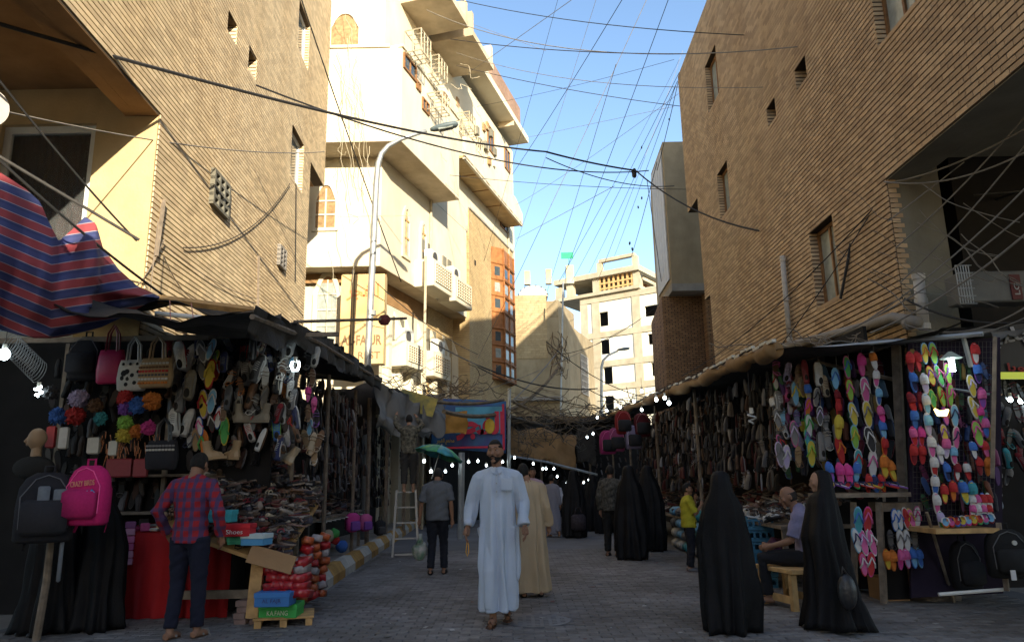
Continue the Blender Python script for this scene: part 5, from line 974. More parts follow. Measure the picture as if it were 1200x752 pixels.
# shop wall behind the near-left goods
NS = empty('market_stall', (-5.6, 9.0, 0), label='dark shop front on the far left hung with bags, hair pompoms and shoes', cat='market stall')
mb = MB(); mb.box((-.6, .5, 1.7), (6.2, .05, 3.4)); mb.build('back_board', m_board, NS); mb = MB(); mb.box((2.1, .1, 3.33), (2.6, .05, .05)); mb.build('hanging_rail', m_gwood, NS); mb = MB(); mb.box((-1.0, .0, 3.3), (5.6, .05, .06)); mb.build('hanging_rail', m_gwood, NS)
pa, pb, pc, pd = at(-60, 372, 8.2), at(185, 352, 8.2), at(310, 372, 8.6), at(310, 372, 9.6)
sheet([pa, at(120, 358, 8.3), pb, at(250, 368, 8.5), pc], [pa + Vector((0, .8, .2)), at(120, 358, 8.3) + Vector((0, .8, .2)), pb + Vector((0, .8, .2)), at(250, 368, 8.5) + Vector((0, .8, .2)), pd], 36, 8, .05, .05, 9).xf(Matrix.Translation(-Vector(NS.location))).build('tarpaulin_roof', m_tarp, NS, smooth=True)
for x in (64, 193): p = at(x, 560, 8.5); mb = MB(); mb.box((p.x + 5.6, .25, 1.65), (.05, .05, 3.3)); mb.build('post', m_gwood, NS)
for i, z in enumerate((1.18, 1.62)): mb = MB(); mb.box((1.0, .28, z), (1.7, .4, .03)); mb.build('shelf', m_gwood, NS)
# beam, tube lamp, cord loop
p, q = at(185, 350, 8.4), at(297, 364, 8.7); mb = MB(); mb.tube([(0, 0, 0), q - p], .055, 4); mb.build('timber_beam', m_lwood, loc=p, label='light timber beam lying along the top of the left stall roof', cat='beam')
p, q = at(182, 367, 8.2), at(312, 379, 8.4); mb = MB(); mb.tube([(0, 0, 0), q - p], .03, 8); mb.build('tube_rail', m_alu, loc=p, label='long white metal rail along the front of the left stall roof', cat='rail')
cord([at(199, 352, 8.15), at(200, 378, 8.1), at(206, 388, 8.1), at(216, 391, 8.1), at(225, 388, 8.1), at(227, 375, 8.1), at(224, 355, 8.15)], .006, 'pinkish cord looping down from the white rail', m=mat('pink_cord', (.5, .25, .22)), name='cord')
# bags
def handbag(px, py, Y, w_, h, color, label, m=m_cloth, bands=None, dots=None, rim=None):
    o = empty('handbag', at(px, py, Y), R.uniform(-.1, .1), label, 'handbag'); b = MB(); n = 16; rings = []
    for z, s_, d in ((-h / 2, .86, .03), (-h / 2 + .02, .98, .06), (-h * .1, 1.05, .075), (h * .3, .98, .06), (h / 2, .9, .03)): rings.append([Vector((w_ / 2 * s_ * math.copysign(abs(math.cos(a)) ** .5, math.cos(a)), d * math.copysign(abs(math.sin(a)) ** .7, math.sin(a)), z)) for a in [2 * math.pi * k / n for k in range(n)]])
    b.loft(rings); b.build('bag_body', m, o, color, smooth=True)
    for s_ in (-1, 1): b = MB(); b.tube([(-w_ * .22, s_ * .03, h / 2 - .02), (-w_ * .18, s_ * .03, h / 2 + h * .5), (0, s_ * .02, h / 2 + h * .75), (w_ * .18, s_ * .03, h / 2 + h * .5), (w_ * .22, s_ * .03, h / 2 - .02)], .012, 5); b.build('handle', m_leath, o, rim or CN['tan'])
    for i, c in enumerate(bands or []):
        z = h * .3 - i * h * .13; b = MB()
        for k in range(9):
            x = -w_ * .42 + k * w_ * .105; b.bbox((x, -.072 + .02 * abs(x / w_), z), (w_ * .08, .012, h * .07), .003)
        b.build('woven_band', m_cloth, o, CN[c])
    for (x, z, r) in dots or []: b = MB(); b.ball((x * w_, -.066, z * h), (r, .012, r), 8, 5); b.build('spot', m_cloth, o, CN['black'])
    return o
handbag(155, 440, 8.1, .34, .38, (.5, .5, .48), 'white handbag with black dots hanging left of the woven bag', dots=[(-.25, .35, .018), (0, .35, .018), (.25, .35, .018), (-.2, .05, .04), (-.1, .1, .035), (-.25, -.1, .03), (-.05, -.12, .03), (.1, -.02, .03), (.2, -.25, .025), (-.1, -.3, .025), (.3, .1, .02)], rim=(.4, .4, .38))
handbag(183, 437, 8.0, .40, .36, CN['tan'], 'wide woven beige handbag with coloured bead bands', bands=['offwhite', 'brown', 'red', 'darkgrey', 'white', 'orange'])
handbag(130, 430, 8.2, .32, .42, (.42, .02, .10), 'glossy dark pink bag hanging beside the black backpack', m=m_leath, rim=CN['darkred'])
handbag(190, 533, 7.9, .36, .34, (.02, .02, .025), 'black printed bag hanging beside the plaid shirt boy', rim=CN['black'], bands=['grey', 'offwhite'])
def backpack(px, py, Y, w_, h, color, c2, label, rz=0, tx=None, straps=True, cat='backpack', d=.2):
    o = empty('backpack', at(px, py, Y), rz, label, cat); b = MB(); n = 18; rings = []
    for z, s_, dd in ((-h / 2, .85, .7), (-h / 2 + .03, 1, 1), (0, 1.02, 1.05), (h * .28, .95, .9), (h * .42, .75, .7), (h / 2, .42, .4)): rings.append([Vector((w_ / 2 * s_ * math.copysign(abs(math.cos(a)) ** .6, math.cos(a)), d / 2 * dd * math.copysign(abs(math.sin(a)) ** .6, math.sin(a)), z)) for a in [2 * math.pi * k / n for k in range(n)]])
    b.loft(rings); b.build('bag_body', m_cloth, o, color, smooth=True)
    b = MB(); b.bbox((0, -d / 2 - .03, -h * .14), (w_ * .78, .08, h * .5), .035); b.build('front_pocket', m_cloth, o, c2, smooth=True)
    b = MB(); b.tube([(-w_ * .4, -d * .45, -h * .3), (-w_ * .42, -d * .47, h * .15), (-w_ * .2, -d * .4, h * .4), (0, -d * .35, h * .46), (w_ * .2, -d * .4, h * .4), (w_ * .42, -d * .47, h * .15), (w_ * .4, -d * .45, -h * .3)], .006, 4); b.build('zip', m_cloth, o, tuple(min(1, c * 2 + .1) for c in color))
    b = MB(); b.tube([(-.04, 0, h / 2 - .02), (-.04, 0, h / 2 + .06), (.04, 0, h / 2 + .06), (.04, 0, h / 2 - .02)], .012, 5); b.build('handle', m_cloth, o, c2)
    if straps:
        for s_ in (-1, 1): b = MB(); b.tube([(s_ * .06, d * .4, h * .42), (s_ * .13, d * .75, h * .1), (s_ * .14, d * .7, -h * .3), (s_ * .16, d * .3, -h * .62)], [.03, .03, .02, .012], 6, flat=.3); b.build('strap', m_cloth, o, c2)
    if tx: lettering(tx[0], .06, mat('print_bag' + tx[0], tx[1], .7), (0, -d / 2 - .012, h * .2), (1, 0, .08), (-.08, 0, 1), o, fit=(w_ * .6, h * .09), ext=.003)
    return o
bb_ = backpack(54, 594, 7.35, .50, .66, (.022, .022, .027), (.03, .03, .035), 'big black and grey sports backpack hanging on the wooden pole', .5, d=.3)
for (x, z, w_, h) in ((-.02, .02, .1, .36), (.12, .02, .12, .3), (.17, -.5, .035, .4)): b = MB(); b.bbox((x, -.175 if z > -.2 else -.05, z), (w_, .03, h), .012); b.build('grey_panel', m_cloth, bb_, (.16, .18, .20), smooth=True)
pb_ = backpack(104, 580, 7.38, .41, .57, (.58, .02, .16), (.5, .02, .14), 'bright pink school backpack with blue diamond band, lettered CRAZY BIRDS', -.1, ('CRAZY BIRDS', (.7, .3, .2)))
for k in range(7): b = MB(); b.bbox((-.135 + k * .045, -.152, -.02 + k * .008), (.04, .012, .04), .003, Matrix.Rotation(.78, 3, 'Y')); b.build('diamond', m_cloth, pb_, [(.05, .3, .6), (.5, .6, .1), (.1, .5, .6)][k % 3])
backpack(102, 420, 8.3, .42, .55, (.015, .015, .02), (.02, .02, .025), 'plain black rucksack hanging high behind the striped cloth', 0, straps=False)
backpack(1131, 662, 7.95, .32, .52, (.012, .012, .014), (.018, .018, .02), 'black rucksack hanging left below the slipper shelf on the right stall', .1, straps=False, d=.16)
lb = backpack(1180, 648, 7.6, .42, .50, (.014, .014, .014), (.02, .02, .02), 'black rucksack with a white tag hanging right below the slipper shelf', -.1, straps=False, d=.2); b = MB(); b.bbox((-.07, -.2, -.2), (.05, .01, .1), .002); b.build('tag', m_rub, lb, (.6, .6, .6)); b = MB(); b.tube([(.02, -.135, .12), (.02, -.15, .12)], .025, 12); b.build('badge', m_rub, lb, (.5, .5, .45))
for i, (x, y, c) in enumerate(((722, 515, 'pink'), (742, 512, 'lavender'), (730, 495, 'red'), (752, 498, 'darkred'), (712, 518, 'hotpink'))): backpack(x, y, 19.0, .42, .6, tuple(q * .4 for q in CN[c]), CN['black'], f"{cw(c)} school bag hanging under the far end of the right awning", .2, straps=False).scale = (1, 1, 1)
# woollen pompoms and hair ties on cards
m_yarn = mat('fluffy_yarn', (1, 1, 1), .95, .5, 60, 1.0, 90, oc=True)
for (x, y, r, c, l) in ((92, 467, .10, 'lavender', 'silver net pompom at the top left of the pompom group'), (68, 487, .09, 'blue', 'blue pompom on the left'), (89, 487, .10, 'red', 'red pompom beside the blue one on the left'), (147, 466, .09, 'red', 'red pompom above the purple one'), (148, 478, .085, 'purple', 'purple pompom left of the blue one'), (161, 475, .095, 'blue', 'blue pompom under the woven handbag'), (178, 470, .10, 'orange', 'orange red tinsel bunch right of the blue pompom'), (147, 495, .085, 'lime', 'lime green pompom above the yellow one'), (146, 510, .085, 'yellow', 'yellow pompom lowest of the bright ones'), (174, 501, .08, 'hotpink', 'round hot pink pompom right of the yellow one'), (160, 505, .07, 'orange', 'orange tinsel between yellow and pink pompoms'), (118, 490, .07, 'teal', 'teal sequin bunch in the middle of the pompoms'), (112, 475, .08, 'brown', 'brown glitter bunch in the middle'), (60, 460, .08, 'darkgrey', 'dark sequin bunch at the far left')):
    mb = MB(); mb.ball((0, 0, 0), r, 18, 12); mb.v = [tuple(Vector(v) * (1 + .5 * noise.noise(Vector(v) * 60) + R.uniform(-.1, .12))) for v in mb.v]
    for k in range(26): d = Vector((R.uniform(-1, 1), R.uniform(-1, .3), R.uniform(-1, 1))).normalized(); mb.tube([d * r * .7, d * r * 1.25 + Vector((0, 0, -.01))], [.012, .004], 3)
    mb.build('pompom', m_yarn, color=CN[c], loc=at(x, y, 8.1), label=l, cat='pompom', group='hair pompoms on the near left stall')
mb = MB()
for k in range(60):
    x, y = R.uniform(120, 195), R.uniform(505, 535); p = at(x, y, 8.2); mb.tube([p, p + Vector((R.uniform(-.03, .03), 0, -R.uniform(.05, .2)))], .005, 3)
mb.build('tinsel_strands', mat('gold_tinsel', (.35, .14, .06), .4, .7, 30), kind='stuff', label='brown and gold tinsel strands hanging below the bright pompoms', cat='tinsel')
for i, (x, y, w_, h, c) in enumerate(((60, 512, .1, .26, 'red'), (75, 513, .1, .26, 'white'), (110, 522, .14, .2, 'offwhite'), (133, 525, .1, .18, 'offwhite'), (140, 548, .3, .22, 'darkred'), (165, 548, .16, .22, 'darkred'))):
    o = MB().bbox((0, 0, 0), (w_, .05, h), .015).build('packet', m_leath, color=CN[c], loc=at(x, y, 8.2), label=['striped red packet hanging by the mannequin head', 'white packet hanging beside the striped red one', 'clear plastic packet below the dark sequins', 'small clear packet left of the tinsel', 'wide dark red card of hair clips under the pompoms', 'narrow dark red card of hair clips under the pompoms'][i], cat='packet')
# chrome spring hose, mannequin head, bulbs
mb = MB(); 
for k in range(15):
    t = k / 14; c = at(12 + 34 * t, 402 + 34 * t, 7.9); pts = [c + Vector((.10 * math.cos(a) * .5, .1 * math.sin(a), .12 * math.cos(a))) for a in [2 * math.pi * j / 14 for j in range(15)]]; mb.tube(pts, .004, 4, cap=False)
mb.build('spring_hose', m_steel, label='coiled metal spring hose hanging under the striped cloth', cat='hose', kind=None)
Q1 = Frame(at(200, 500, 8.58)[:2], (1, .02), 1); rack(Q1, 0, at(350, 500, 8.58).x - at(200, 500, 8.58).x, 0, 3.15, 1.6, .13, .2, ['black'], 'behind the front row of the left stall', bright=m_fabd)
Q2 = Frame(at(60, 500, 8.5)[:2], (1, .02), 1); rack(Q2, 0, at(200, 500, 8.6).x - at(60, 500, 8.6).x, 0, 3.2, 1.2, .14, .18, ['black'], 'behind the pompoms on the far left', bright=m_fabd)
# -- striped cloth
CL = Frame((0, 7.0), (1, 0), 1); NU, NV = 90, 70
top = [(-40, 188), (0, 202), (30, 222), (46, 236), (58, 262), (68, 283), (84, 270), (100, 254), (112, 262), (120, 290), (138, 315), (160, 335), (187, 348)]
bot = [(-40, 380), (0, 386), (20, 392), (40, 396), (60, 396), (80, 393), (100, 388), (118, 383), (132, 377), (148, 369), (160, 362), (172, 355), (187, 350)]
def plx(P, t):
    L = [0]
    for a, b in zip(P, P[1:]): L.append(L[-1] + math.hypot(b[0] - a[0], b[1] - a[1]))
    s = t * L[-1]
    for i in range(len(P) - 1):
        if s <= L[i + 1] + 1e-9: f = (s - L[i]) / (L[i + 1] - L[i]); return P[i][0] * (1 - f) + P[i + 1][0] * f, P[i][1] * (1 - f) + P[i + 1][1] * f
    return P[-1]
V = []; VC = []
for i in range(NU + 1):
    for j in range(NV + 1):
        u, v = i / NU, j / NV; a, b = plx(top, u), plx(bot, u); x, y = a[0] * (1 - v) + b[0] * v, a[1] * (1 - v) + b[1] * v
        Y = 6.9 + 1.1 * u + .12 * math.sin(u * 26 + v * 3) * (1 - .4 * v) * (1 - u * .5) - .25 * math.sin(v * math.pi) + .06 * noise.noise(Vector((u * 9, v * 5, 1)))
        V.append(at(x, y, Y)); yy = (y - 202 - (x * .42 if x < 60 else 25 + (x - 60) * -.15) * 1.0); VC.append(yy)
mb = MB(); m_ = NV + 1; mb.add(V, [(i * m_ + j, (i + 1) * m_ + j, (i + 1) * m_ + j + 1, i * m_ + j + 1) for i in range(NU) for j in range(NV)])
def q_(c, k=.8): return (c[0] * k, c[1] * k, c[2] * k, 1)
ms = bpy.data.materials.new('striped_cloth'); ms.use_nodes = True; N_, K_ = ms.node_tree.nodes, ms.node_tree.links; pr = N_['Principled BSDF']; pr.inputs['Roughness'].default_value = .9
at_ = N_.new('ShaderNodeAttribute'); at_.attribute_name = 'stripe'; rp = N_.new('ShaderNodeValToRGB'); rp.color_ramp.interpolation = 'CONSTANT'; el = rp.color_ramp.elements
el[0].position = 0; el[0].color = q_((.36, .06, .07)); el[1].position = .44; el[1].color = q_((.4, .36, .4))
for ps, c in ((.48, q_((.045, .06, .17))), (.66, q_((.06, .075, .21))), (.94, q_((.4, .36, .4))), (.98, q_((.36, .06, .07)))): e = el.new(ps); e.color = c
K_.new(at_.outputs['Fac'], rp.inputs[0]); K_.new(rp.outputs[0], pr.inputs['Base Color'])
fr_n = N_.new('ShaderNodeMath'); fr_n.operation = 'FRACT'; K_.new(at_.outputs['Fac'], fr_n.inputs[0]); K_.new(fr_n.outputs[0], rp.inputs[0])
o = mb.build('striped_cloth', ms, smooth=True, label='sagging red and blue striped cloth strung below the curtained balcony', cat='cloth'); at__ = o.data.attributes.new('stripe', 'FLOAT', 'POINT'); at__.data.foreach_set('value', [v / 21.0 + 20 for v in VC])
sm = o.modifiers.new('thickness', 'SOLIDIFY'); sm.thickness = .006
# -- right side stalls
RS = empty('market_stall', RK.P(0, 0), label='long dark shoe stall under the brown canvas roll along the right side of the lane', cat='market stall'); r5 = lf(RK, RS.location)
A_ = [RK.hp(x, y) - RS.location for x, y in ((912, 410), (880, 421), (850, 433), (820, 447), (790, 459), (760, 470), (730, 481), (704, 491))]
Bq = [p + Vector((2.2, -.2, .25)) for p in A_]
sheet(A_, Bq, 50, 10, .1, .05, 21).build('tarpaulin_roof', m_tarp, RS, smooth=True)
pts = []
for i, p in enumerate(A_): pts.append(p + Vector((-.02, 0, .0)))
mb = MB(); fine = []
for i in range(len(pts) - 1):
    for k in range(8): q = pts[i].lerp(pts[i + 1], k / 8); fine.append(q + Vector((0, 0, .02 * math.sin(i * 8 + k * 1.3))))
mb.tube(fine, [.09 + .03 * math.sin(k * .7) + .02 * math.sin(k * 2.1) for k in range(len(fine))], 10); mb.build('canvas_roll', m_canv, RS, smooth=True)
mb = MB()
for k, q in enumerate(fine[::1]):
    if k % 2 == 0: mb.box(q + Vector((-.06, 0, .10)), (.05, .22, .035))
mb.build('rope_lashing', m_ac, RS); mb = MB(); mb.tube([q + Vector((-.06, 0, .09)) for q in fine], .018, 5); mb.build('rope', m_iron, RS)
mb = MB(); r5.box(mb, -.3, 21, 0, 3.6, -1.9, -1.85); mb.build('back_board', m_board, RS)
for u in (3.5, 8, 13, 18): mb = MB(); mb.tube([r5.P(u, 0, -.2), r5.P(u, 3.3, -.2)], .035, 6); mb.build('post', m_gwood, RS)
rack(RK, -.6, 3.2, -.45, 3.0, 1.3, .17, .24, ['black'], 'in front of the dark rack behind the spiral lamp', bright=m_fabm)
rack(RK, 3.2, 9.5, -.3, 3.1, 1.2, .2, .27, ['black'], 'along the front of the right awning', bright=m_fabm)
rack(RK, -.6, 3.0, -.9, 3.0, 1.45, .21, .26, ['black', 'darkgrey', 'grey', 'brown', 'offwhite', 'black'], 'in the dark rack behind the spiral lamp', ind=45)
rack(RK, 3.0, 13.0, -.5, 3.15, 1.3, .2, .27, ['black', 'darkgrey', 'grey', 'brown', 'black'], 'in the long dark rack under the right awning', ind=30)
table(None, RK, -1.2, 3.0, -1.45, -.1, .86, 'display_table', 'shoe counter above the blue crates on the right side', zb=0)
heap(RK, -1.2, 3.0, -1.4, -.1, lambda u, w: .9 - (w + .1) * .3, 170, 'shoe_heap', m_fabs, jit=.06)
o = bpy.data.objects['shoe_heap.002']; o['label'] = 'dark heap of shoes on the counter above the blue crates'; o['category'] = 'shoe heap'
for i in range(34):
    u, w_ = R.uniform(-1.1, 1.2), R.uniform(-1.0, -.1); c, cn = R.choice([('offwhite', 'off-white'), ('grey', 'grey'), ('black', 'black'), ('brown', 'brown'), ('white', 'white'), ('darkgrey', 'charcoal')]); k = R.choice(['sandal', 'flip_flop', 'dress_shoe', 'sneaker'])
    shoe(k, RK.P(u, .93 - (w_ + .1) * .3, w_), (c, R.choice(['black', 'grey', 'white']), R.choice(['white', 'grey', 'black'])), (R.uniform(-1.7, -1.2), R.uniform(-.3, .3), R.uniform(0, 6.28)), .95, f"{cn} {k.replace('_', ' ')} lying on the counter above the blue crates", 'shoes lying on the right counter')
table(None, RK, 4.0, 12.0, -1.3, -.05, .7, 'display_table', 'long low counter heaped with goods far along the right side', zb=0)
heap(RK, 4, 12, -1.3, -.05, lambda u, w: .76 - (w + .1) * .5, 200, 'shoe_heap', m_fabs, jit=.1)
o = bpy.data.objects['shoe_heap.003']; o['label'] = 'far heap of shoes beyond the boy in yellow on the right'; o['category'] = 'shoe heap'
# plastic crates, stacked
m_crate = mat('blue_plastic_crate', (.045, .17, .27), .5, .15, 6, dirt=.2)
def crate(p, rz, label, m=m_crate):
    o = empty('crate', p, rz, label, 'crate', 'blue plastic crates stacked under the counter'); 
    b = MB(); b.bbox((0, 0, .012), (.5, .34, .024), .006); b.build('crate_base', m, o)
    for (x, y, sx, sy) in ((-.245, 0, .02, .34), (.245, 0, .02, .34), (0, -.165, .5, .02), (0, .165, .5, .02)):
        b = MB(); b.box((x, y, .03), (sx, sy, .05)); b.box((x, y, .135), (sx * 1.15, sy * 1.15 if sy < .1 else sy, .03)); 
        for k in range(5): t = (k / 4 - .5) * .94; b.box((x + (t * .5 if sx > .1 else 0), y + (t * .34 if sy > .1 else 0), .085), (.03 if sx > .1 else sx, .03 if sy > .1 else sy, .1))
        b.build('crate_side', m, o)
cp = G(893, 690)
for c in range(2):
    for r in range(6):
        crate((cp.x + .1 + c * .0 + R.uniform(-.02, .02), cp.y + .25 + c * .42 + R.uniform(-.01, .01), r * .152), 1.35 + R.uniform(-.04, .04), f"{'front' if c == 0 else 'rear'} stack of blue crates under the counter, {['lowest', 'second', 'third', 'fourth', 'fifth', 'topmost'][r]} crate")
# wrapped goods piled further on
m_wrap = mat('wrapped_goods', (1, 1, 1), .5, .5, 12, .3, 20, oc=True)
for r in range(4):
    for c in range(5):
        cl = R.choice(['white', 'grey', 'lightblue', 'offwhite', 'darkgrey', 'teal']); p = G(790 - 6 * c + 16, 655 - c * 3) + Vector((.35, 0, .12 + r * .22)); mb = MB(); mb.bbox((0, 0, 0), (.4, .42, .2), .06); mb.v = [tuple(Vector(v) * (1 + .15 * noise.noise(Vector(v) * 8 + Vector((r, c, 0))))) for v in mb.v]
        mb.build('bundle', m_wrap, color=CN[cl], loc=p, label=f"{cw(cl)} wrapped bundle, {['bottom', 'second', 'third', 'top'][r]} layer, {['nearest', 'second', 'third', 'fourth', 'farthest'][c]} stack beside the boy in yellow", cat='bundle', group='wrapped bundles beside the boy in yellow', smooth=True)
# near right stall: frame of posts, roof bar, shelf, low rack
NR = empty('market_stall', (4.6, 8.6, 0), label='near right slipper stall with a wide rack, wooden posts and a thin metal roof bar', cat='market stall'); nro = Vector(NR.location)
def bar(px0, py0, Y0, px1, py1, Y1, r, name, m, n=6, sq=False):
    b = MB(); a, c = at(px0, py0, Y0) - nro, at(px1, py1, Y1) - nro
    b.tube([a, c], r * (1.3 if sq else 1), 4 if sq else n); return b.build(name, m, NR)
bar(905, 413, 9.3, 1152, 391, 7.75, .03, 'roof_bar', m_steel)
rp = [at(905, 415, 9.3) - nro, at(1000, 404, 8.7) - nro, at(1080, 397, 8.2) - nro, at(1152, 393, 7.75) - nro]
sheet(rp, [p + Vector((1.4, 1.3, .35)) for p in rp], 24, 10, .06, .05, 31).build('roof_cloth', m_tarpg, NR, smooth=True)
mb = MB(); a = at(1066, 700, 8.7) - nro; mb.box(a + Vector((0, .3, 1.5)), (.13, .13, 3.0)); mb.build('post', m_gwood, NR)
bar(1050, 405, 8.5, 1064, 700, 8.5, .05, 'post', m_gwood, sq=True); bar(1129, 396, 8.0, 1138, 430, 8.0, .03, 'post', m_steel); bar(1163, 560, 7.7, 1166, 395, 7.7, .02, 'post', m_gwood, sq=True)
bar(960, 425, 8.9, 1050, 445, 8.6, .02, 'cross_bar', m_gwood, sq=True); bar(1064, 448, 8.3, 1160, 462, 7.9, .015, 'cross_bar', m_steel)
mb = MB(); V = [at(968, 415, 9.1), at(1060, 404, 8.85), at(1066, 690, 8.85), at(972, 690, 9.1)]; mb.add([p - nro for p in V] + [p - nro + Vector((0, .04, 0)) for p in V], [(0, 1, 2, 3), (7, 6, 5, 4), (0, 4, 5, 1), (1, 5, 6, 2), (2, 6, 7, 3), (3, 7, 4, 0)]); mb.build('back_board', m_board, NR)
mb = MB(); V = [at(1064, 402, 8.2), at(1172, 395, 8.1), at(1176, 695, 8.1), at(1068, 700, 8.2)]; mb.add([p - nro for p in V] + [p - nro + Vector((0, .04, 0)) for p in V], [(0, 1, 2, 3), (7, 6, 5, 4), (0, 4, 5, 1), (1, 5, 6, 2), (2, 6, 7, 3), (3, 7, 4, 0)]); mb.build('back_board', mat('dull_purple_board', (.018, .012, .026), .9, .3, 3), NR)
# wire mesh and shelf
for (x0, x1, y0, y1, n1, n2) in ((1070, 1165, 400, 610, 22, 34),):
    b = MB()
    for k in range(n1): b.tube([at(x0 + (x1 - x0) * k / (n1 - 1), y0, 8.05) - nro, at(x0 + (x1 - x0) * k / (n1 - 1), y1, 8.05) - nro], .003, 3)
    for k in range(n2): b.tube([at(x0, y0 + (y1 - y0) * k / (n2 - 1), 8.05) - nro, at(x1, y0 + (y1 - y0) * k / (n2 - 1), 8.05) - nro], .003, 3)
    b.build('wire_mesh', m_iron, NR)
def slab_px(c4, Ys, th, name, m, parent=NR, org=nro):   # a horizontal board through four pixel points
    V = [at(*c, Y) - org for c, Y in zip(c4, Ys)]; b = MB(); b.add(V + [v - Vector((0, 0, th)) for v in V], [(0, 1, 2, 3), (7, 6, 5, 4), (0, 4, 5, 1), (1, 5, 6, 2), (2, 6, 7, 3), (3, 7, 4, 0)]); return b.build(name, m, parent)
sh0 = at(1112, 622, 7.6); z_ = sh0.z; x0_, x1_ = at(1098, 622, 7.55).x, at(1172, 615, 7.55).x
MB().box(((x0_ + x1_) / 2 - nro.x, 8.56 - nro.y, z_), (x1_ - x0_, .62, .05)).build('shelf', m_lwood, NR)
bar(1100, 696, 7.7, 1178, 690, 7.7, .02, 'base_rail', m_alu); bar(1170, 612, 7.6, 1180, 692, 7.6, .025, 'post', m_gwood, sq=True)
MB().box(((at(965, 575, 8.1).x + at(1060, 575, 8.1).x) / 2 - nro.x, 8.99 - nro.y, at(1000, 580, 8.1).z), (at(1062, 575, 8.1).x - at(962, 575, 8.1).x, .5, .05)).build('shelf', m_gwood, NR)
bar(1030, 588, 8.15, 1036, 706, 8.15, .035, 'post', m_gwood, sq=True); bar(1000, 588, 8.2, 1002, 700, 8.2, .03, 'post', m_gwood, sq=True)
mb = MB(); a, b_ = at(1034, 590, 8.16), at(1080, 600, 8.16); mb.box(Vector(((a.x + b_.x) / 2, 9.05, a.z - .04)) - nro, (b_.x - a.x + .05, .3, .1)); mb.build('rack_top', m_gwood, NR)
mb = MB(); a, b_ = at(1034, 590, 8.16), at(1082, 706, 8.16); mb.box(Vector(((a.x + b_.x) / 2, 9.18, (a.z + b_.z) / 2)) - nro, (b_.x - a.x, .03, a.z - b_.z)); mb.build('rack_back', m_board, NR)
for i in range(9):   # slippers lying in a row on the shelf
    c = ['orange', 'red', 'blue', 'purple', 'hotpink', 'red', 'green', 'teal', 'darkred'][i]; p = at(1108 + i * 6.6, 611 - i * .6, 7.72); shoe('flip_flop', p, (c, R.choice(['lightblue', 'pink', 'yellow', 'red']), R.choice(['white', 'orange', 'navy'])), (-1.2, 0, -.5), .95, f'{cw(c)} slipper lying {["first", "second", "third", "fourth", "fifth", "sixth", "seventh", "eighth", "last"][i]} in the row on the bright wooden shelf', 'slippers lying on the wooden shelf')
for i in range(8):
    c = ['white', 'pink', 'blue', 'white', 'hotpink', 'lavender', 'white', 'pink'][i]; p = at(1140 + (i % 4) * 6.5, 588 + (i // 4) * 11, 7.85); shoe('slipper', p, (c, 'white', R.choice(['pink', 'white', 'red'])), (-.2, R.uniform(-.3, .3), 0), .8, f'small {cw(c)} slipper in the {"upper" if i < 4 else "lower"} row at the back of the wooden shelf, {["first", "second", "third", "fourth"][i % 4]}', 'small slippers at the back of the shelf')
for i in range(10):
    c = R.choice(['red', 'green', 'blue', 'purple', 'orange']); p = at(966 + i * 9.5, 571, 8.1); shoe('flip_flop', p + Vector((0, 0, .03)), (c, R.choice(['white', 'yellow', 'red']), 'navy'), (-1.3, 0, R.uniform(-1, 1)), .9, f'{cw(c)} slipper lying {["first", "second", "third", "fourth", "fifth", "sixth", "seventh", "eighth", "ninth", "last"][i]} on the upper counter behind the woman in black', 'slippers on the upper counter')
# cardboard box with a pale tag, timber bench
a, b_ = G(1037, 706), G(1086, 703); CB = empty('cardboard_box', ((a.x + b_.x) / 2, a.y + .2, 0), .0, 'brown cardboard box with a torn white label under the low slipper rack', 'cardboard box')
wd, ht = b_.x - a.x, at0(1060, 677, a.y).z; mb = MB(); mb.bbox((0, 0, ht / 2), (wd, .36, ht), .006); mb.build('box_body', m_card, CB); mb = MB(); mb.bbox((0, 0, 0), (.10, .004, .045), .001, Matrix.Rotation(-.8, 3, 'Y')); mb.build('paper_label', m_rub, CB, (.4, .4, .42), loc=(0, -.184, ht * .5)); mb = MB(); mb.bbox((0, -.02, ht + .01), (wd * .98, .2, .008), .002); mb.build('flap', m_card, CB)
# knotted cloth and leaning stick
mb = MB(); a, b_ = G(1103, 706), at(1090, 600, 8.0); n = 24; rings = []
for i in range(n + 1):
    t = i / n; c = Vector((a.x + (b_.x - a.x) * t, a.y + .1, b_.z * t + .02)); r = .10 * (1 + .4 * math.sin(t * 9)) + .16 * (1 - t) ** 3
    rings.append([c + Vector((r * math.cos(k * .524) * (1 + .25 * math.sin(k * 2.3 + t * 9)), r * .7 * math.sin(k * .524) * (1 + .25 * math.cos(k * 1.7 + t * 7)), 0)) for k in range(12)])
mb.loft(rings); mb.build('bunched_tarpaulin', mat('dusty_tarpaulin', (.12, .10, .085), .9, .3, 5, .5), smooth=True, label='grey bunched tarpaulin tied to the post beside the cardboard box', cat='tarpaulin')
cord([at(1086, 600, 7.75), G(1118, 707) + Vector((0, 0, .02))], .018, 'thin dark stick leaning against the bunched tarpaulin', 'stick', m_gwood, 'stick')
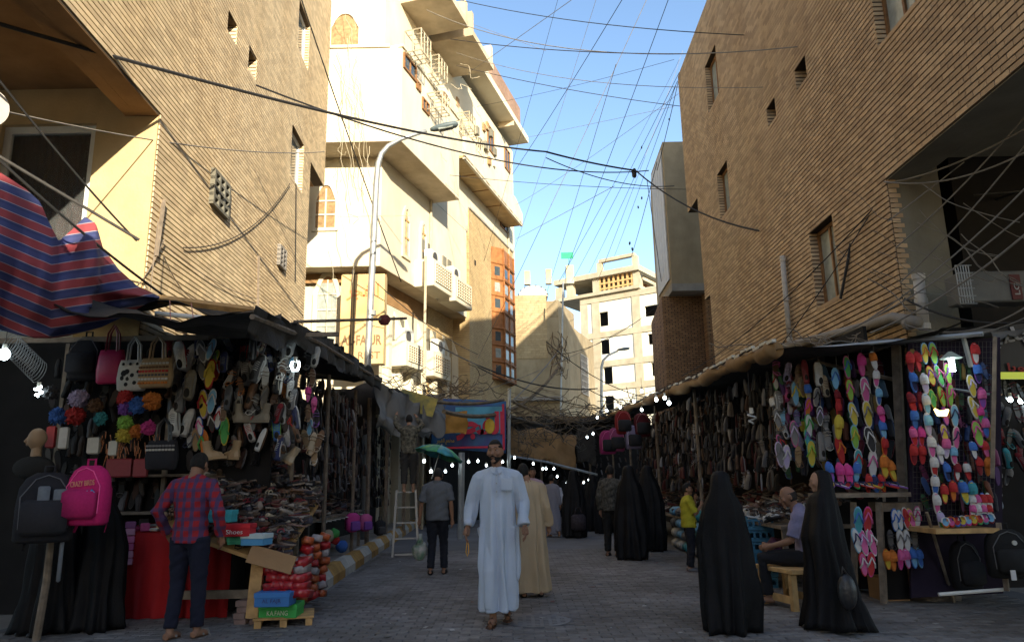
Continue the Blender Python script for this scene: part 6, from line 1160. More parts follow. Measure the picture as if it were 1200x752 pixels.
# bench
bp = G(925, 716); BN = empty('bench', bp + Vector((.12, .25, 0)), .25, 'rough raw timber bench under the seated man', 'bench'); 
MB().bbox((0, 0, .43), (.42, .75, .05), .006).build('seat', m_lwood, BN)
for x in (-.16, .16):
    for y in (-.3, .3): MB().bbox((x, y, .2), (.07, .06, .4), .005).build('leg', m_lwood, BN)
for x in (-.16, .16): MB().bbox((x, 0, .12), (.04, .6, .08), .004).build('stretcher', m_lwood, BN)
mb = MB(); mb.ball((0, 0, 0), (.15, .12, .2), 16, 12); mb.v = [tuple(Vector(v) * (1 + .25 * noise.noise(Vector(v) * 9))) for v in mb.v]; mrb = mat('red_blue_bag', (.30, .03, .025), .7, .9, 14, .3, c2=(.10, .03, .08)); mb.build('shopping_bag', mrb, loc=at(909, 648, 9.3), smooth=True, label='crumpled red and blue bag hanging by the seated man', cat='bag')
# dark shop at the right edge: sign, lit strip, shelves
SG = empty('shop_sign', at(1185, 405, 8.9), label='black shop sign with pale Arabic lettering above the right dark shop', cat='sign'); so_ = Vector(SG.location)
a, b_ = at(1156, 375, 8.9), at(1290, 330, 8.9); MB().add([Vector(p) - so_ for p in (at(1154, 440, 8.9), at(1290, 440, 8.9), at(1290, 345, 8.9), at(1154, 392, 8.9))] + [Vector(p) - so_ + Vector((0, .08, 0)) for p in (at(1154, 440, 8.9), at(1290, 440, 8.9), at(1290, 345, 8.9), at(1154, 392, 8.9))], [(0, 1, 2, 3), (7, 6, 5, 4), (0, 4, 5, 1), (1, 5, 6, 2), (2, 6, 7, 3), (3, 7, 4, 0)]).build('sign_board', mat('black_sign', (.015, .014, .016), .5, .2), SG)
lettering('\ufe92\ufee8\ufe8e\ufee1'[::1], .4, mat('sign_lettering_pale', (.30, .30, .32), .6), at(1187, 396, 8.88) - so_, (1, 0, .22), (-.22, 0, 1), SG, .006, fit=(.62, .3))
lettering('\ufe8d\ufe91\ufeee', .3, mat('sign_lettering_red', (.25, .02, .02), .6), at(1192, 431, 8.88) - so_, (1, 0, 0), (0, 0, 1), SG, .004, fit=(.25, .14))
mb = MB(); mb.tube([at(1160, 440, 8.8), at(1260, 440, 8.8)], .05, 6); mb.build('lit_strip', mat('dim_green_strip', (.30, .34, .05), .5, emit=.5), label='dim yellow-green light strip under the black shop sign', cat='light strip')
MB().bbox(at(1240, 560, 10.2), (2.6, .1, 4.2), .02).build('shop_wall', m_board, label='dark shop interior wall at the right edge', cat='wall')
for i in range(22):
    c = R.choice(['grey', 'darkgrey', 'black', 'teal', 'brown', 'darkred']); x, y = 1172 + (i % 5) * 9 + R.uniform(-3, 3), 455 + (i // 5) * 27 + R.uniform(-6, 6); p = at(x, y, 9.2 + R.uniform(-.2, .4)); k = R.choice(['sandal', 'sneaker', 'slipper']); shoe(k, p, (c, 'black', 'grey'), (R.uniform(-.2, .2), R.uniform(-.4, .4), R.uniform(-.5, .5)), 1.0, f'{cw(c)} {k} hanging in the dark shop at the right edge', 'shoes hanging in the dark shop')
# air conditioner of the recess
AC = empty('air_conditioner', at(1160, 350, 9.6), .0, 'dusty grey air conditioner in a wire cage above the shop sign', 'air conditioner'); ao = Vector(AC.location)
a, b_ = at(1130, 350, 9.6), at(1216, 350, 9.6); zz0, zz1 = at(1160, 353, 9.6).z, at(1160, 317, 9.6).z
MB().bbox(Vector(((a.x + b_.x) / 2, 9.8, (zz0 + zz1) / 2)) - ao, (b_.x - a.x, .36, zz1 - zz0), .02).build('casing', mat('dusty_ac_grey', (.16, .165, .16), .6, .15, 4, dirt=.3), AC)
q = at(1191, 336, 9.6); MB().bbox(Vector((q.x, 9.61, q.z)) - ao, (.14, .02, zz1 - zz0 - .08), .003).build('grille_panel', mat('dark_red_print', (.10, .02, .02), .6), AC)
lettering('LG', .12, mat('ac_logo', (.35, .34, .33), .6), Vector((q.x, 9.595, q.z - .03)) - ao, (0, 0, 1), (-1, 0, 0), AC, .002, fit=(.16, .07))
mb = MB()
for k in range(6): x = a.x - .12 + k * .035; mb.tube([Vector((x, 9.5, zz0 - .05)) - ao, Vector((x, 9.5, zz1 + .05)) - ao], .008, 4)
for k in range(6): z = zz0 - .05 + (zz1 - zz0 + .1) * k / 5; mb.tube([Vector((a.x - .12, 9.5, z)) - ao, Vector((a.x + .1, 9.5, z)) - ao], .008, 4)
mb.build('wire_cage', m_steel, AC)
# drain pipes on the right building
def pvc(pts, r, label, m=m_pvc):
    o = empty('drain_pipe', pts[0], label=label, cat='pipe'); org = Vector(pts[0]); b = MB(); b.tube([Vector(p) - org for p in pts], r, 12); b.build('pipe', m, o, smooth=True)
    for t in (0.04, .5, .96): q = Vector(pts[0]).lerp(Vector(pts[-1]), t) - org; d = (Vector(pts[-1]) - Vector(pts[0])).normalized(); b = MB(); b.tube([q - d * .04, q + d * .04], r * 1.18, 12); b.build('collar', m, o)
    return o
f_ = FF.off(.1); pvc([f_.hp(917, 300), f_.hp(921, 350), f_.hp(926, 402)], .055, 'short capped vertical grey drain pipe on the right brick wall'); pvc([at(1076, 322, 10.2), at(1083, 385, 10.2)], .075, 'thick stub of white pipe standing in front of the grey pier')
pvc([f_.hp(905, 410), f_.hp(960, 396), f_.hp(1020, 381), f_.hp(1046, 372), at(1076, 377, 10.1)], .08, 'long dusty pipe lying along the foot of the right brick wall', m_conc)
Q3 = Frame(at(915, 500, 9.05)[:2], (at(1062, 500, 8.55) - at(915, 500, 9.05))[:2], 1); rack(Q3, 0, (at(1055, 500, 8.6) - at(915, 500, 9.05)).length, -.15, 2.9, 1.4, .115, .2, ['black'], 'behind the front columns of the right stall', bright=m_fabc)
Q4 = Frame(at(1070, 500, 8.1)[:2], (1, -.05), 1); rack(Q4, 0, at(1165, 500, 8.0).x - at(1070, 500, 8.0).x, -.02, 2.9, .95, .10, .17, ['black'], 'behind the front rows of the wide rack', bright=m_fabc, s=.8)
# -- lamps
def bulb(px, py, Y, kind='globe', label='', r=.045, drop=.3, cage=True):
    p = at(px, py, Y); o = empty('light_bulb', p, label=label, cat='light bulb', group='lit bulbs hanging under the awnings'); b = MB()
    if kind == 'spiral':
        pts = []; 
        for k in range(40): t = k / 39; a = t * 12; rr = .045 * math.sin(math.pi * (.15 + .8 * t)); pts.append((rr * math.cos(a), rr * math.sin(a), .06 - .13 * t))
        b.tube(pts, .010, 5)
        if not cage: pass
    elif kind == 'loop': b.tube([(.035, 0, .05), (.05, 0, 0), (.03, 0, -.06), (-.03, 0, -.06), (-.05, 0, 0), (-.035, 0, .05)], .016, 6)
    else: b.ball((0, 0, 0), (r, r, r * 1.2), 10, 8)
    b.build('bulb', m_mlw if cage else mat('unlit_glass', (.5, .52, .52), .2), o, smooth=True)
    b = MB(); b.tube([(0, 0, r), (0, 0, r + .06)], .022, 8); b.build('socket', m_ac, o); b = MB(); b.tube([(0, 0, r + .06), (0, 0, r + drop)], .004, 4); b.build('flex', m_cable, o)
bulb(881, 489, 8.9, 'spiral', 'unlit white spiral lamp on a long flex in front of the dark right rack', drop=.45, cage=False); bpy.data.objects['light_bulb'].scale = (1.2, 1.2, 1.2)
bulb(346, 428, 8.2, 'loop', 'bright white ring lamp on the left corner post'); bulb(45, 458, 8.0, 'spiral', 'bluish round lamp in the dark near the pompoms'); bulb(5, 415, 7.8, 'globe', 'bright lamp at the left edge under the striped cloth', .06); bulb(306, 443, 8.8, 'globe', 'warm glowing bulb between the grey shoes and the corner post', .03)
LAMPS = [(711, 481, 22), (727, 477, 21), (752, 458, 18), (769, 468, 14), (779, 466, 14.5), (752, 480, 19), (695, 508, 26), (688, 512, 26), (784, 472, 13), (700, 489, 24), (743, 470, 19), (636, 549, 26), (640, 549, 26.5), (649, 549, 26), (625, 543, 24), (653, 558, 28), (560, 540, 22), (549, 541, 22), (540, 541, 22), (570, 545, 24), (612, 560, 25), (693, 567, 30), (690, 562, 30), (684, 565, 30), (676, 569, 32), (700, 572, 30), (497, 540, 17), (505, 552, 17), (671, 561, 30), (664, 566, 30), (603, 536, 24), (589, 541, 24), (1184, 468, 9.1), (1196, 470, 9.1), (530, 545, 20), (522, 552, 21)]
for i, (x, y, Y) in enumerate(LAMPS):
    side = 'right' if x > 660 else 'middle'; bulb(x, y, Y, 'globe', f"lit white bulb far down the lane, {'under the right awnings' if x > 700 and x < 1100 else 'in the right-edge dark shop' if x > 1100 else 'over the crowd in the distance' if x > 600 else 'behind the man in pale blue'}", .034 if Y > 12 else .03)
# lamp with a conical shade
p = at(1115, 424, 7.7); o = empty('shaded_lamp', p, label='white tube lamp under a small conical shade on the wide slipper rack', cat='lamp'); b = MB(); b.tube([(0, 0, -.11), (0, 0, .05)], .03, 12); b.build('tube_bulb', m_mlw, o, smooth=True); b = MB(); b.tube([(0, 0, .04), (0, 0, .12)], [.12, .02], 16); b.build('lamp_shade', mat('pale_green_shade', (.35, .42, .36), .5), o); b = MB(); b.tube([(-.09, 0, .08), (-.09, .02, -.2), (-.06, .1, -.5)], .005, 4); b.build('flex', m_cablew, o)
p = at(1103, 482, 7.6); b = MB(); b.tube([(-.07, 0, .03), (-.03, 0, -.02), (.04, 0, -.02), (.08, 0, .02)], [.012, .035, .035, .012], 8); b.build('night_light', mat('warm_lit_plastic', (1, .75, .25), .5, emit=3), loc=p, label='small glowing yellow crescent lamp in the wide slipper rack', cat='lamp', smooth=True)
at = at0
# ---------------------------------------------------------------- middle of the lane: awnings, banner, lamp posts, ladder
p = [at(447, 452, 16.5), at(470, 462, 18), at(497, 470, 20), at(520, 474, 22)]; q = [at(440, 500, 16.3), at(462, 508, 17.5), at(480, 507, 19), at(505, 512, 21)]
sheet(p, q, 24, 16, .12, .12, 41).build('canvas_awning', m_tarpg, smooth=True, label='sagging grey canvas awning between the left stall and the blue banner', cat='awning')
sheet([at(497, 470, 19.5), at(512, 480, 20), at(522, 492, 20.5)], [at(488, 505, 19), at(500, 510, 19.5), at(512, 507, 20)], 12, 10, .1, .1, 43).build('canvas_awning', m_tarpg, smooth=True, label='small hanging flap of grey canvas left of the orange cloth', cat='awning')
MS = empty('market_stall', (-3.6, 20, 0), label='dark stalls further along the left side below the grey canvas', cat='market stall')
MB().box((-.9, 3.5, 1.9), (.08, 12, 3.4)).build('back_board', m_board, MS); MB().box((-.2, 4, 3.75), (1.9, 12, .06)).build('stall_roof', m_tarp, MS)
for y in (-1, 2, 5, 8): MB().box((.35, y, 1.9), (.08, .08, 3.6)).build('post', m_gwood, MS)
rack(LK, 7.2, 18, -.9, 3.2, .6, .28, .3, ['black'], 'in the dark stalls below the grey canvas')
M2 = empty('market_stall', (0, 34, 0), label='dark stalls closing the bend of the lane below the brown canvas', cat='market stall')
MB().box((-.8, 2.2, 1.7), (8.6, .1, 3.4)).build('back_board', m_board, M2); MB().box((-.6, 1, 3.5), (8.4, 2.4, .06)).build('stall_roof', m_tarpg, M2)
for x in (-4, -1.5, 1.2, 3.4): MB().box((x, -.2, 1.75), (.09, .09, 3.5)).build('post', m_gwood, M2)
RB = Frame((-4.4, 35.6), (1, 0), 1); rack(RB, 0, 8, .3, 3.3, .5, .3, .32, ['black'], 'in the stalls closing the bend of the lane')
a = at(598, 503, 32); sheet([at(596, 500, 32), at(640, 503, 32), at(676, 512, 32)], [at(597, 534, 31.5), at(640, 540, 31.5), at(676, 549, 31.5)], 16, 8, 0, .1, 45).build('canvas_awning', m_canv, smooth=True, label='long brown canvas valance hanging across the bend of the lane', cat='awning')
sheet([at(676, 500, 33), at(697, 503, 33)], [at(676, 540, 33), at(697, 545, 33)], 6, 6, 0, .08, 46).build('canvas_awning', m_tarp, smooth=True, label='short dark cloth at the corner of the tan building', cat='awning')
mb = MB(); mb.tube([at(597, 534, 31.4), at(640, 541, 31.4), at(700, 556, 31.4)], .05, 5); mb.build('canvas_rail', m_steel, label='thin metal rail below the brown canvas at the bend', cat='rail')
# dark stalls following the cream and yellow buildings round the bend
M3 = empty('market_stall', S1.P(6, 0, .5), label='dark stalls under the cream and yellow brick buildings behind the banner', cat='market stall'); m3 = lf(S1, M3.location)
mb = MB(); m3.box(mb, 3.5, 15, 0, 4.1, .35, .45); mb.build('back_board', m_board, M3); mb = MB(); m3.box(mb, 3.5, 15, 4.1, 4.2, .3, 1.9); mb.build('stall_roof', m_tarp, M3)
M4 = empty('market_stall', (4.6, 38, 0), label='dark stalls far off where the lane turns below the unfinished building', cat='market stall')
MB().box((-.2, .6, 2.3), (4.6, .1, 4.6)).build('back_board', m_board, M4); MB().box((-.2, 0, 4.6), (4.6, 2.2, .08)).build('stall_roof', m_canv, M4)
RC_ = Frame((2.2, 38.4), (1, 0), 1); rack(RC_, 0, 4.4, .3, 4.3, .8, .3, .32, ['black'], 'in the far stalls where the lane turns')
# banner
YB = 23.5; BNR = empty('banner', at(551, 500, YB), label='blue and purple banner with large red Arabic lettering across the lane', cat='banner'); bo = Vector(BNR.location)
c4 = [at(508, 466, YB), at(593, 470, YB), at(593, 531, YB), at(505, 524, YB)]
mbn = mat('banner_print', (.05, .22, .42), .6, .2, 1.6, c2=(.06, .05, .22)); V = []
n = 20
for j in range(9):
    for i in range(n + 1):
        t, v = i / n, j / 8; q = c4[0].lerp(c4[1], t).lerp(c4[3].lerp(c4[2], t), v); V.append(q - bo + Vector((0, .03 * math.sin(t * 9 + v * 3), 0)))
mb = MB(); mb.add(V, [(j * (n + 1) + i, (j + 1) * (n + 1) + i, (j + 1) * (n + 1) + i + 1, j * (n + 1) + i + 1) for j in range(8) for i in range(n)]); o = mb.build('banner_cloth', mbn, BNR, smooth=True); o.modifiers.new('t', 'SOLIDIFY').thickness = .01
wdt = (c4[1] - c4[0]).length
m_rl = mat('banner_red_letters', (.52, .03, .07), .6); m_yl = mat('banner_yellow_print', (.60, .42, .05), .6)
me_o = lettering('\ufe8d\ufedf\ufed4\ufea0\ufead'[::-1], 1, m_rl, at(563, 499, YB - .1) - bo, (1, 0, -.02), (.02, 0, 1), BNR, .05, fit=(wdt * .66, wdt * .40), ext=.01)
mb = MB(); mb.box(at(562, 492, YB - .04) - bo, (wdt * .66, .01, wdt * .36)); mb.build('pale_print_field', mat('banner_light_blue', (.10, .38, .55), .6, .3, 2), BNR)
mb = MB(); mb.ball(at(574, 499, YB - .13) - bo, (.16, .03, .24), 12, 8); mb.build('yellow_drop', m_yl, BNR)
mb = MB(); mb.box(at(590, 500, YB - .06) - bo, (.07, .02, wdt * .62)); mb.box(at(548, 524, YB - .06) - bo, (wdt * .9, .02, .06)); mb.build('red_border', m_rl, BNR)
lettering('\ufee3\ufec4\ufecc\ufee1 \ufe8d\ufedf\ufed4\ufea0\ufead'[::-1], .5, m_yl, at(522, 517, YB - .08) - bo, (1, 0, 0), (0, 0, 1), BNR, .01, fit=(wdt * .24, .2), ext=.008)
sheet([at(515, 480, 22.6), at(530, 476, 22.6), at(544, 484, 22.6)], [at(518, 507, 22.6), at(530, 504, 22.6), at(542, 508, 22.6)], 10, 8, 0, .12, 47).build('orange_cloth', mat('orange_cloth', (.45, .24, .06), .85, .3, 3, .3), smooth=True, label='crumpled orange brown cloth hanging in front of the banner', cat='cloth')
sheet([at(500, 468, 21.8), at(520, 462, 21.8)], [at(504, 490, 21.8), at(516, 494, 21.8)], 8, 6, 0, .12, 48).build('pale_cloth', m_conc, smooth=True, label='crumpled pale sheet left of the blue banner', cat='cloth')
MB().box((0, 0, 0), (1.0, .03, .5)).build('poster', mat('green_yellow_print', (.10, .38, .34), .6, .8, 2.5, c2=(.55, .42, .08)), loc=at(489, 472, 19.5), label='small green and yellow poster above the grey canvas', cat='poster').rotation_euler = (0, .3, 0)
# lamp posts
def lamp_post(base, pts, r0, r1, head, hd, label):
    o = empty('street_lamp', base, label=label, cat='street lamp', group='lamp posts'); b_ = Vector(base); P_ = [Vector(p) - b_ for p in pts]; n = len(P_)
    b = MB(); b.tube(P_, [r0 + (r1 - r0) * i / (n - 1) for i in range(n)], 10); b.build('pole', m_steel, o, smooth=True)
    d = Vector(hd).normalized(); M = d.to_track_quat('X', 'Z').to_matrix(); b = MB(); rings = []
    for t, w_, h in ((-.35, .05, .04), (-.25, .10, .07), (.1, .15, .10), (.35, .13, .08), (.42, .05, .03)): rings.append([M @ Vector((t, w_ * math.cos(k * .628), h * math.sin(k * .628))) + Vector(head) - b_ for k in range(10)])
    b.loft(rings); b.build('lamp_head', mat('lamp_head_grey', (.10, .13, .14), .5, .1), o, smooth=True)
    b = MB(); b.bbox(Vector(head) - b_ - Vector((0, 0, .06)) + d * .08, (.4, .2, .06), .02, M); b.build('lamp_glass', m_glassl, o)
    for t in (.18, .62): q = P_[0].lerp(P_[2] if n > 2 else P_[-1], t); b = MB(); b.tube([q - Vector((0, 0, .06)), q + Vector((0, 0, .06))], r0 * 1.2, 10); b.build('collar', m_steel, o)
    return o
YL = 18.2; b0 = G(424, 640); base = Vector((at(431, 440, YL).x - .02, YL, 0))
P_ = [base, at(431, 420, YL), at(441, 215, YL), at(443, 192, YL), at(447, 180, YL), at(455, 171, YL), at(470, 163, YL), at(500, 153, YL)]
lamp_post(base, P_, .095, .05, at(519, 149, YL), at(519, 149, YL) - at(500, 153, YL), 'tall grey street lamp in front of the cream building, its arm bent towards the lane')
YL2 = 44; base = Vector((at(705, 520, YL2).x, YL2, 0)); P_ = [base, at(705, 470, YL2), at(705, 430, YL2), at(707, 422, YL2), at(713, 416, YL2), at(724, 411, YL2)]
lamp_post(base, P_, .1, .06, at(730, 409, YL2), (1, 0, .12), 'distant street lamp in front of the unfinished white building')
# other poles
for (x, y0, y1, Y, r, l) in ((596, 640, 455, 24.0, .06, 'steel pole at the right edge of the blue banner'), (494, 640, 300, 25.2, .05, 'thin utility pole standing before the fins of the cream building'), (540, 640, 530, 20.5, .09, 'pale post behind the small green umbrella'), (655, 600, 330, 42, .05, 'thin rod up the corner of the tan building')):
    a, b_ = at(x, y0, Y), at(x + (5 if Y > 25 else 1), y1, Y); a.z = 0; mb = MB(); mb.tube([(0, 0, 0), b_ - a], r, 7); mb.build('pole', m_steel if Y != 25.2 else m_cage, loc=a, label=l, cat='pole')
p, q = at(345, 377, 8.8), at(476, 373, 10.5); mb = MB(); mb.tube([(0, 0, 0), q - p], .022, 6); mb.build('horizontal_pole', m_gwood, loc=p, label='thin dark horizontal pole sticking out from the left stall roof', cat='pole'); mb = MB(); mb.ball((0, 0, 0), (.09, .07, .075), 12, 8); mb.v = [tuple(Vector(v) * (1 + .3 * noise.noise(Vector(v) * 20))) for v in mb.v]; mb.build('cloth_knot', mat('dark_red_rag', (.12, .03, .03), .9), loc=at(451, 375, 10.1), label='dark red rag knotted on the horizontal pole', cat='rag')
p, q = at(-40, 160, 7.2), at(163, 281, 8.6); mb = MB(); mb.tube([(0, 0, 0), q - p], .019, 8); mb.build('diagonal_pole', m_iron, loc=p, label='long grey metal pole slanting above the striped cloth', cat='pole')
mb = MB(); n = 20
for k in range(3): mb.tube([(0, k * .004, 0), (0, .03 + k * .02, 0)], .42 - .1 * k, 24)
o = mb.build('satellite_dish', m_pvc, loc=at(-17, 125, 7.0), label='edge of a pale satellite dish at the upper left', cat='satellite dish'); o.rotation_euler = (.3, 0, .5); o.scale = (.5, .5, .5)
# wooden walking pole under the backpacks
a, b_ = G(42, 752), at(62, 610, 7.5); mb = MB(); mb.tube([(0, 0, 0), (b_ - a) * .5 + Vector((.02, 0, 0)), (b_ - a), (b_ - a) * 1.25], [.04, .035, .03, .03], 8); mb.build('wooden_pole', m_gwood, loc=a, label='rough leaning wooden pole holding the two backpacks', cat='pole')
# ladder
LD = empty('step_ladder', G(475, 653), .15, 'aluminium step ladder with a man standing on it beside the kerb', 'step ladder'); hl = at(480, 574, G(475, 653).y).z; sp = .27; lo = .0
for s in (-1, 1): mb = MB(); mb.box((s * (sp - .04), .12, hl / 2), (.045, .03, hl * 1.02), Matrix.Rotation(-.14, 3, 'X') @ Matrix.Rotation(-s * .05, 3, 'Y')); mb.build('rail', m_pvc, LD); mb = MB(); mb.box((s * (sp - .04), .45, hl / 2), (.035, .02, hl), Matrix.Rotation(.25, 3, 'X') @ Matrix.Rotation(-s * .05, 3, 'Y')); mb.build('rear_leg', m_alu, LD)
for k in range(5): z = .06 + k * (hl - .1) / 4; MB().box((0, .02 + .045 * k * 1.1, z), (2 * sp - .1 - k * .02, .09, .03)).build('step', m_pvc, LD)
# small umbrella (canopy only seen)
UM = empty('umbrella', at(514, 533, 15.5), label='small green and blue beach umbrella tilted above the man in the grey polo', cat='umbrella'); mb = MB(); rr, n = .52, 8
M = Matrix.Rotation(.28, 4, 'Y') @ Matrix.Rotation(-.1, 4, 'X'); um = mat('umbrella_green', (.06, .38, .16), .6, .5, 6, c2=(.06, .32, .45))
um2 = mat('umbrella_blue', (.05, .28, .34), .6, .5, 6, c2=(.12, .45, .12))
for k in range(n):
    b = MB(); a0, a1 = 2 * math.pi * k / n, 2 * math.pi * (k + 1) / n; R0 = []
    for j in range(5):
        t = j / 4; h = .2 * (1 - t * t); R0.append([M @ Vector((rr * t * math.cos(a), rr * t * math.sin(a), h - (.03 * math.sin(math.pi * s_) if j == 4 else 0))) for s_ in (0, .5, 1) for a in [a0 + (a1 - a0) * s_]])
    b.loft(R0, cap=False, closed=False); o = b.build('umbrella_panel', [um, um2][k % 2], UM, smooth=True); o.modifiers.new('t', 'SOLIDIFY').thickness = .004
mb = MB(); mb.tube([M @ Vector((0, 0, .24)), M @ Vector((0, 0, -.5))], .01, 6); mb.build('umbrella_shaft', m_steel, UM)

# ---------------------------------------------------------------- overhead cables
def cable(a, b, sag=.2, r=.012,  m=m_cable, label='', grp='overhead cables across the lane', n=22, wob=0):
    r *= 1.3
    a, b = Vector(a), Vector(b); P_ = []
    for i in range(n + 1): t = i / n; q = a.lerp(b, t); q.z -= sag * 4 * t * (1 - t); P_.append(q - a + Vector((0, 0, wob * math.sin(t * 31))))
    mb = MB(); mb.tube(P_, r, 5); return mb.build('overhead_cable', m, loc=a, label=label, cat='cable', group=grp)
A1 = lambda x, y, Y: at(x, y, Y)
CB_ = [  # x0,y0,Y0,x1,y1,Y1,sag,r,material,label
 (-30, 20, 7, 640, 178, 20, .25, .020, 0, 'thickest black cable from the upper left to the right corner of the lane, left half'), (640, 178, 20, 745, 200, 22, .05, .022, 0, 'thickest black cable, middle part under the perched scraps'), (745, 200, 22, 1240, 205, 10, 1.5, .018, 0, 'black cable sagging from the grey building across the brown facade'), (300, 100, 12, 760, 200, 22, .6, .014, 0, 'second black cable just under the thickest one'), (640, 185, 20, 790, 218, 24, .3, .012, 0, 'short lower strand below the thick cable near the grey building'),
 (350, -10, 14, 470, 330, 21, .1, .012, 0, 'dark cable dropping steeply past the left building corner'), (525, -3, 24, 1250, 42, 12, .6, .010, 0, 'highest long dark cable across the sky'), (500, 12, 24, 1240, 4, 10, 1.3, .010, 1, 'long cable crossing the sky and the top of the brown facade'), (528, 46, 25, 835, 63, 20, .2, .012, 0, 'straight dark cable across the sky below the highest ones'), (535, 77, 26, 800, 125, 24, .15, .010, 0, 'dark cable from the cream roof to the brown building'), (535, 62, 26, 1230, 75, 11, .9, .007, 1, 'thin pale cable crossing sky and brown facade'), (524, 205, 26, 835, 222, 24, .15, .008, 0, 'thin cable below the thick ones in mid sky'),
 (540, 92, 30, 670, 0, 20, 0, .008, 1, 'thin cable rising from the cream roof to the upper middle'), (605, 280, 36, 720, 218, 26, 0, .008, 1, 'thin cable slanting up from the cream building edge'), (600, 165, 34, 790, 125, 26, 0, .006, 1, 'faint thin cable between the cream and brown buildings'), (530, 20, 28, 640, 60, 25, 0, .006, 1, 'faint short cable at the top of the sky'),
 (732, -5, 20, 600, 205, 34, .1, .009, 0, 'dark steep cable in the middle of the sky, left one'), (785, -5, 20, 660, 325, 40, .1, .009, 0, 'dark steep cable in the middle of the sky, centre one'), (760, -5, 22, 560, 420, 30, .1, .008, 1, 'long pale steep cable reaching down to the brick oriel'), (796, 85, 24, 670, 330, 44, .1, .008, 0, 'steep cable from the brown roof corner down to the far roof'), (794, 95, 24, 690, 320, 48, .15, .008, 0, 'second steep cable from the brown roof corner'), (792, 100, 24, 720, 300, 50, .1, .008, 0, 'third steep cable from the brown roof corner'), (722, 75, 22, 640, 345, 42, .1, .008, 1, 'thin steep cable left of the brown roof corner'), (770, 190, 26, 740, 300, 46, .1, .012, 0, 'steep cable hung with small scraps beside the grey building'), (758, 210, 26, 775, 330, 30, .0, .010, 0, 'near vertical cable beside the grey building'), (795, 95, 24, 770, 200, 26, .05, .01, 0, 'short cable from the brown roof to the grey building'),
 (-20, 125, 7, 380, 178, 16, .2, .008, 1, 'thin wire crossing the left facade below the thick cable'), (-20, 70, 6.6, 160, 282, 8.8, .05, .010, 0, 'dark wire slanting down over the curtained window'), (-20, 170, 6.8, 190, 345, 8.9, .05, .012, 0, 'dark wire beside the slanting metal pole'), (440, 330, 20, 560, 415, 24, .2, .01, 0, 'cable before the fins of the cream building, upper'), (505, 400, 22, 700, 455, 30, .5, .02, 0, 'heavy dark cable drooping in the bend of the lane'), (560, 430, 24, 740, 480, 30, .4, .015, 0, 'second heavy cable drooping in the bend'), (640, 400, 26, 790, 470, 26, .5, .012, 0, 'dark cable from the tan building to the right awning'), (600, 470, 24, 655, 410, 34, .1, .02, 1, 'pale thick cable rising to the tangle on the tan building'), (660, 415, 34, 780, 350, 30, .4, .010, 0, 'thin cable from the tangle to the grey building'), (700, 470, 30, 850, 420, 22, .3, .010, 0, 'thin dark cable above the far right awning'), (560, 460, 24, 740, 380, 30, .2, .008, 1, 'thin pale cable across the tan building'),
 (835, 190, 22, 1045, 215, 10.6, .1, .008, 0, 'thin cable along the middle of the brown facade'), (880, 222, 18, 1240, 220, 9.5, .2, .009, 1, 'thin pale cable level across the dark recess'), (1040, 215, 10.6, 1250, 120, 7.8, .15, .010, 1, 'pale cable rising from the brown corner into the recess, upper'), (1036, 213, 10.6, 1250, 150, 7.8, .25, .009, 1, 'pale cable rising from the brown corner into the recess, lower'), (1040, 260, 10.4, 1130, 190, 9.5, .0, .007, 1, 'thin pale wire in front of the grey pier, steep'), (1050, 290, 10.4, 1240, 90, 8, .1, .008, 1, 'pale wire crossing the dark recess diagonally'), (1056, 330, 10.3, 1240, 120, 8, .1, .008, 1, 'second pale wire crossing the dark recess diagonally'), (1000, 385, 10.2, 1240, 180, 7.8, .15, .008, 1, 'third pale wire rising from the long dusty pipe'), (960, 400, 10.4, 1240, 215, 7.8, .2, .008, 1, 'fourth pale wire rising from the long dusty pipe'), (1020, 390, 10, 1240, 240, 7.8, .15, .01, 1, 'fifth pale wire ending near the air conditioner'), (1060, 350, 10.2, 1240, 370, 8, .2, .012, 0, 'dark cable passing below the air conditioner'), (1060, 380, 9.8, 1240, 330, 8, .3, .008, 1, 'pale wire looping under the air conditioner'), (1100, 395, 9.0, 1240, 350, 8, .12, .006, 1, 'thin cord along the top of the black sign'), (800, 440, 20, 1045, 220, 10.6, .3, .008, 0, 'thin dark wire climbing the brown facade to the corner'), (997, 285, 12, 985, 350, 12.4, .02, .02, 0, 'short dark cable bundle hanging beside the middle wooden window'), (860, 470, 14, 1050, 200, 10.8, .2, .007, 0, 'second thin wire climbing the brown facade')]
for c in CB_: cable(A1(*c[0:3]), A1(*c[3:6]), c[6], c[7], [m_cable, m_cablew][c[8]], c[9])
for i, (x0, y0, x1, y1) in enumerate(((600, 300, 700, -5), (560, 330, 655, -5), (800, 60, 700, 330), (796, 70, 655, 330), (605, 240, 795, 110), (530, 130, 790, 70), )):
    cable(at(x0, y0, 34), at(x1, y1, 24), .15, .006, m_cable if i % 2 else m_cablew, f"faint thin wire of the sky fan, {['first', 'second', 'third', 'fourth', 'fifth', 'sixth', 'seventh', 'eighth', 'ninth', 'tenth'][i]} one, between the cream and brown buildings")
for i, (x0, y0, x1, y1) in enumerate(((193, 280, 150, 345), (192, 300, 230, 352), (190, 285, 300, 350), (185, 260, 176, 340))): cable(FA.off(.06).hp(x0, y0) if x0 > 188 else at(x0, y0, 9.5), FA.off(.07).hp(x1, y1) if x1 > 188 else at(x1, y1, 9.4), .12, .006, m_gwood, f"loose wire drooping at the corner of the left brick building, {['leftmost', 'second', 'rightmost', 'nearly vertical'][i]} one")
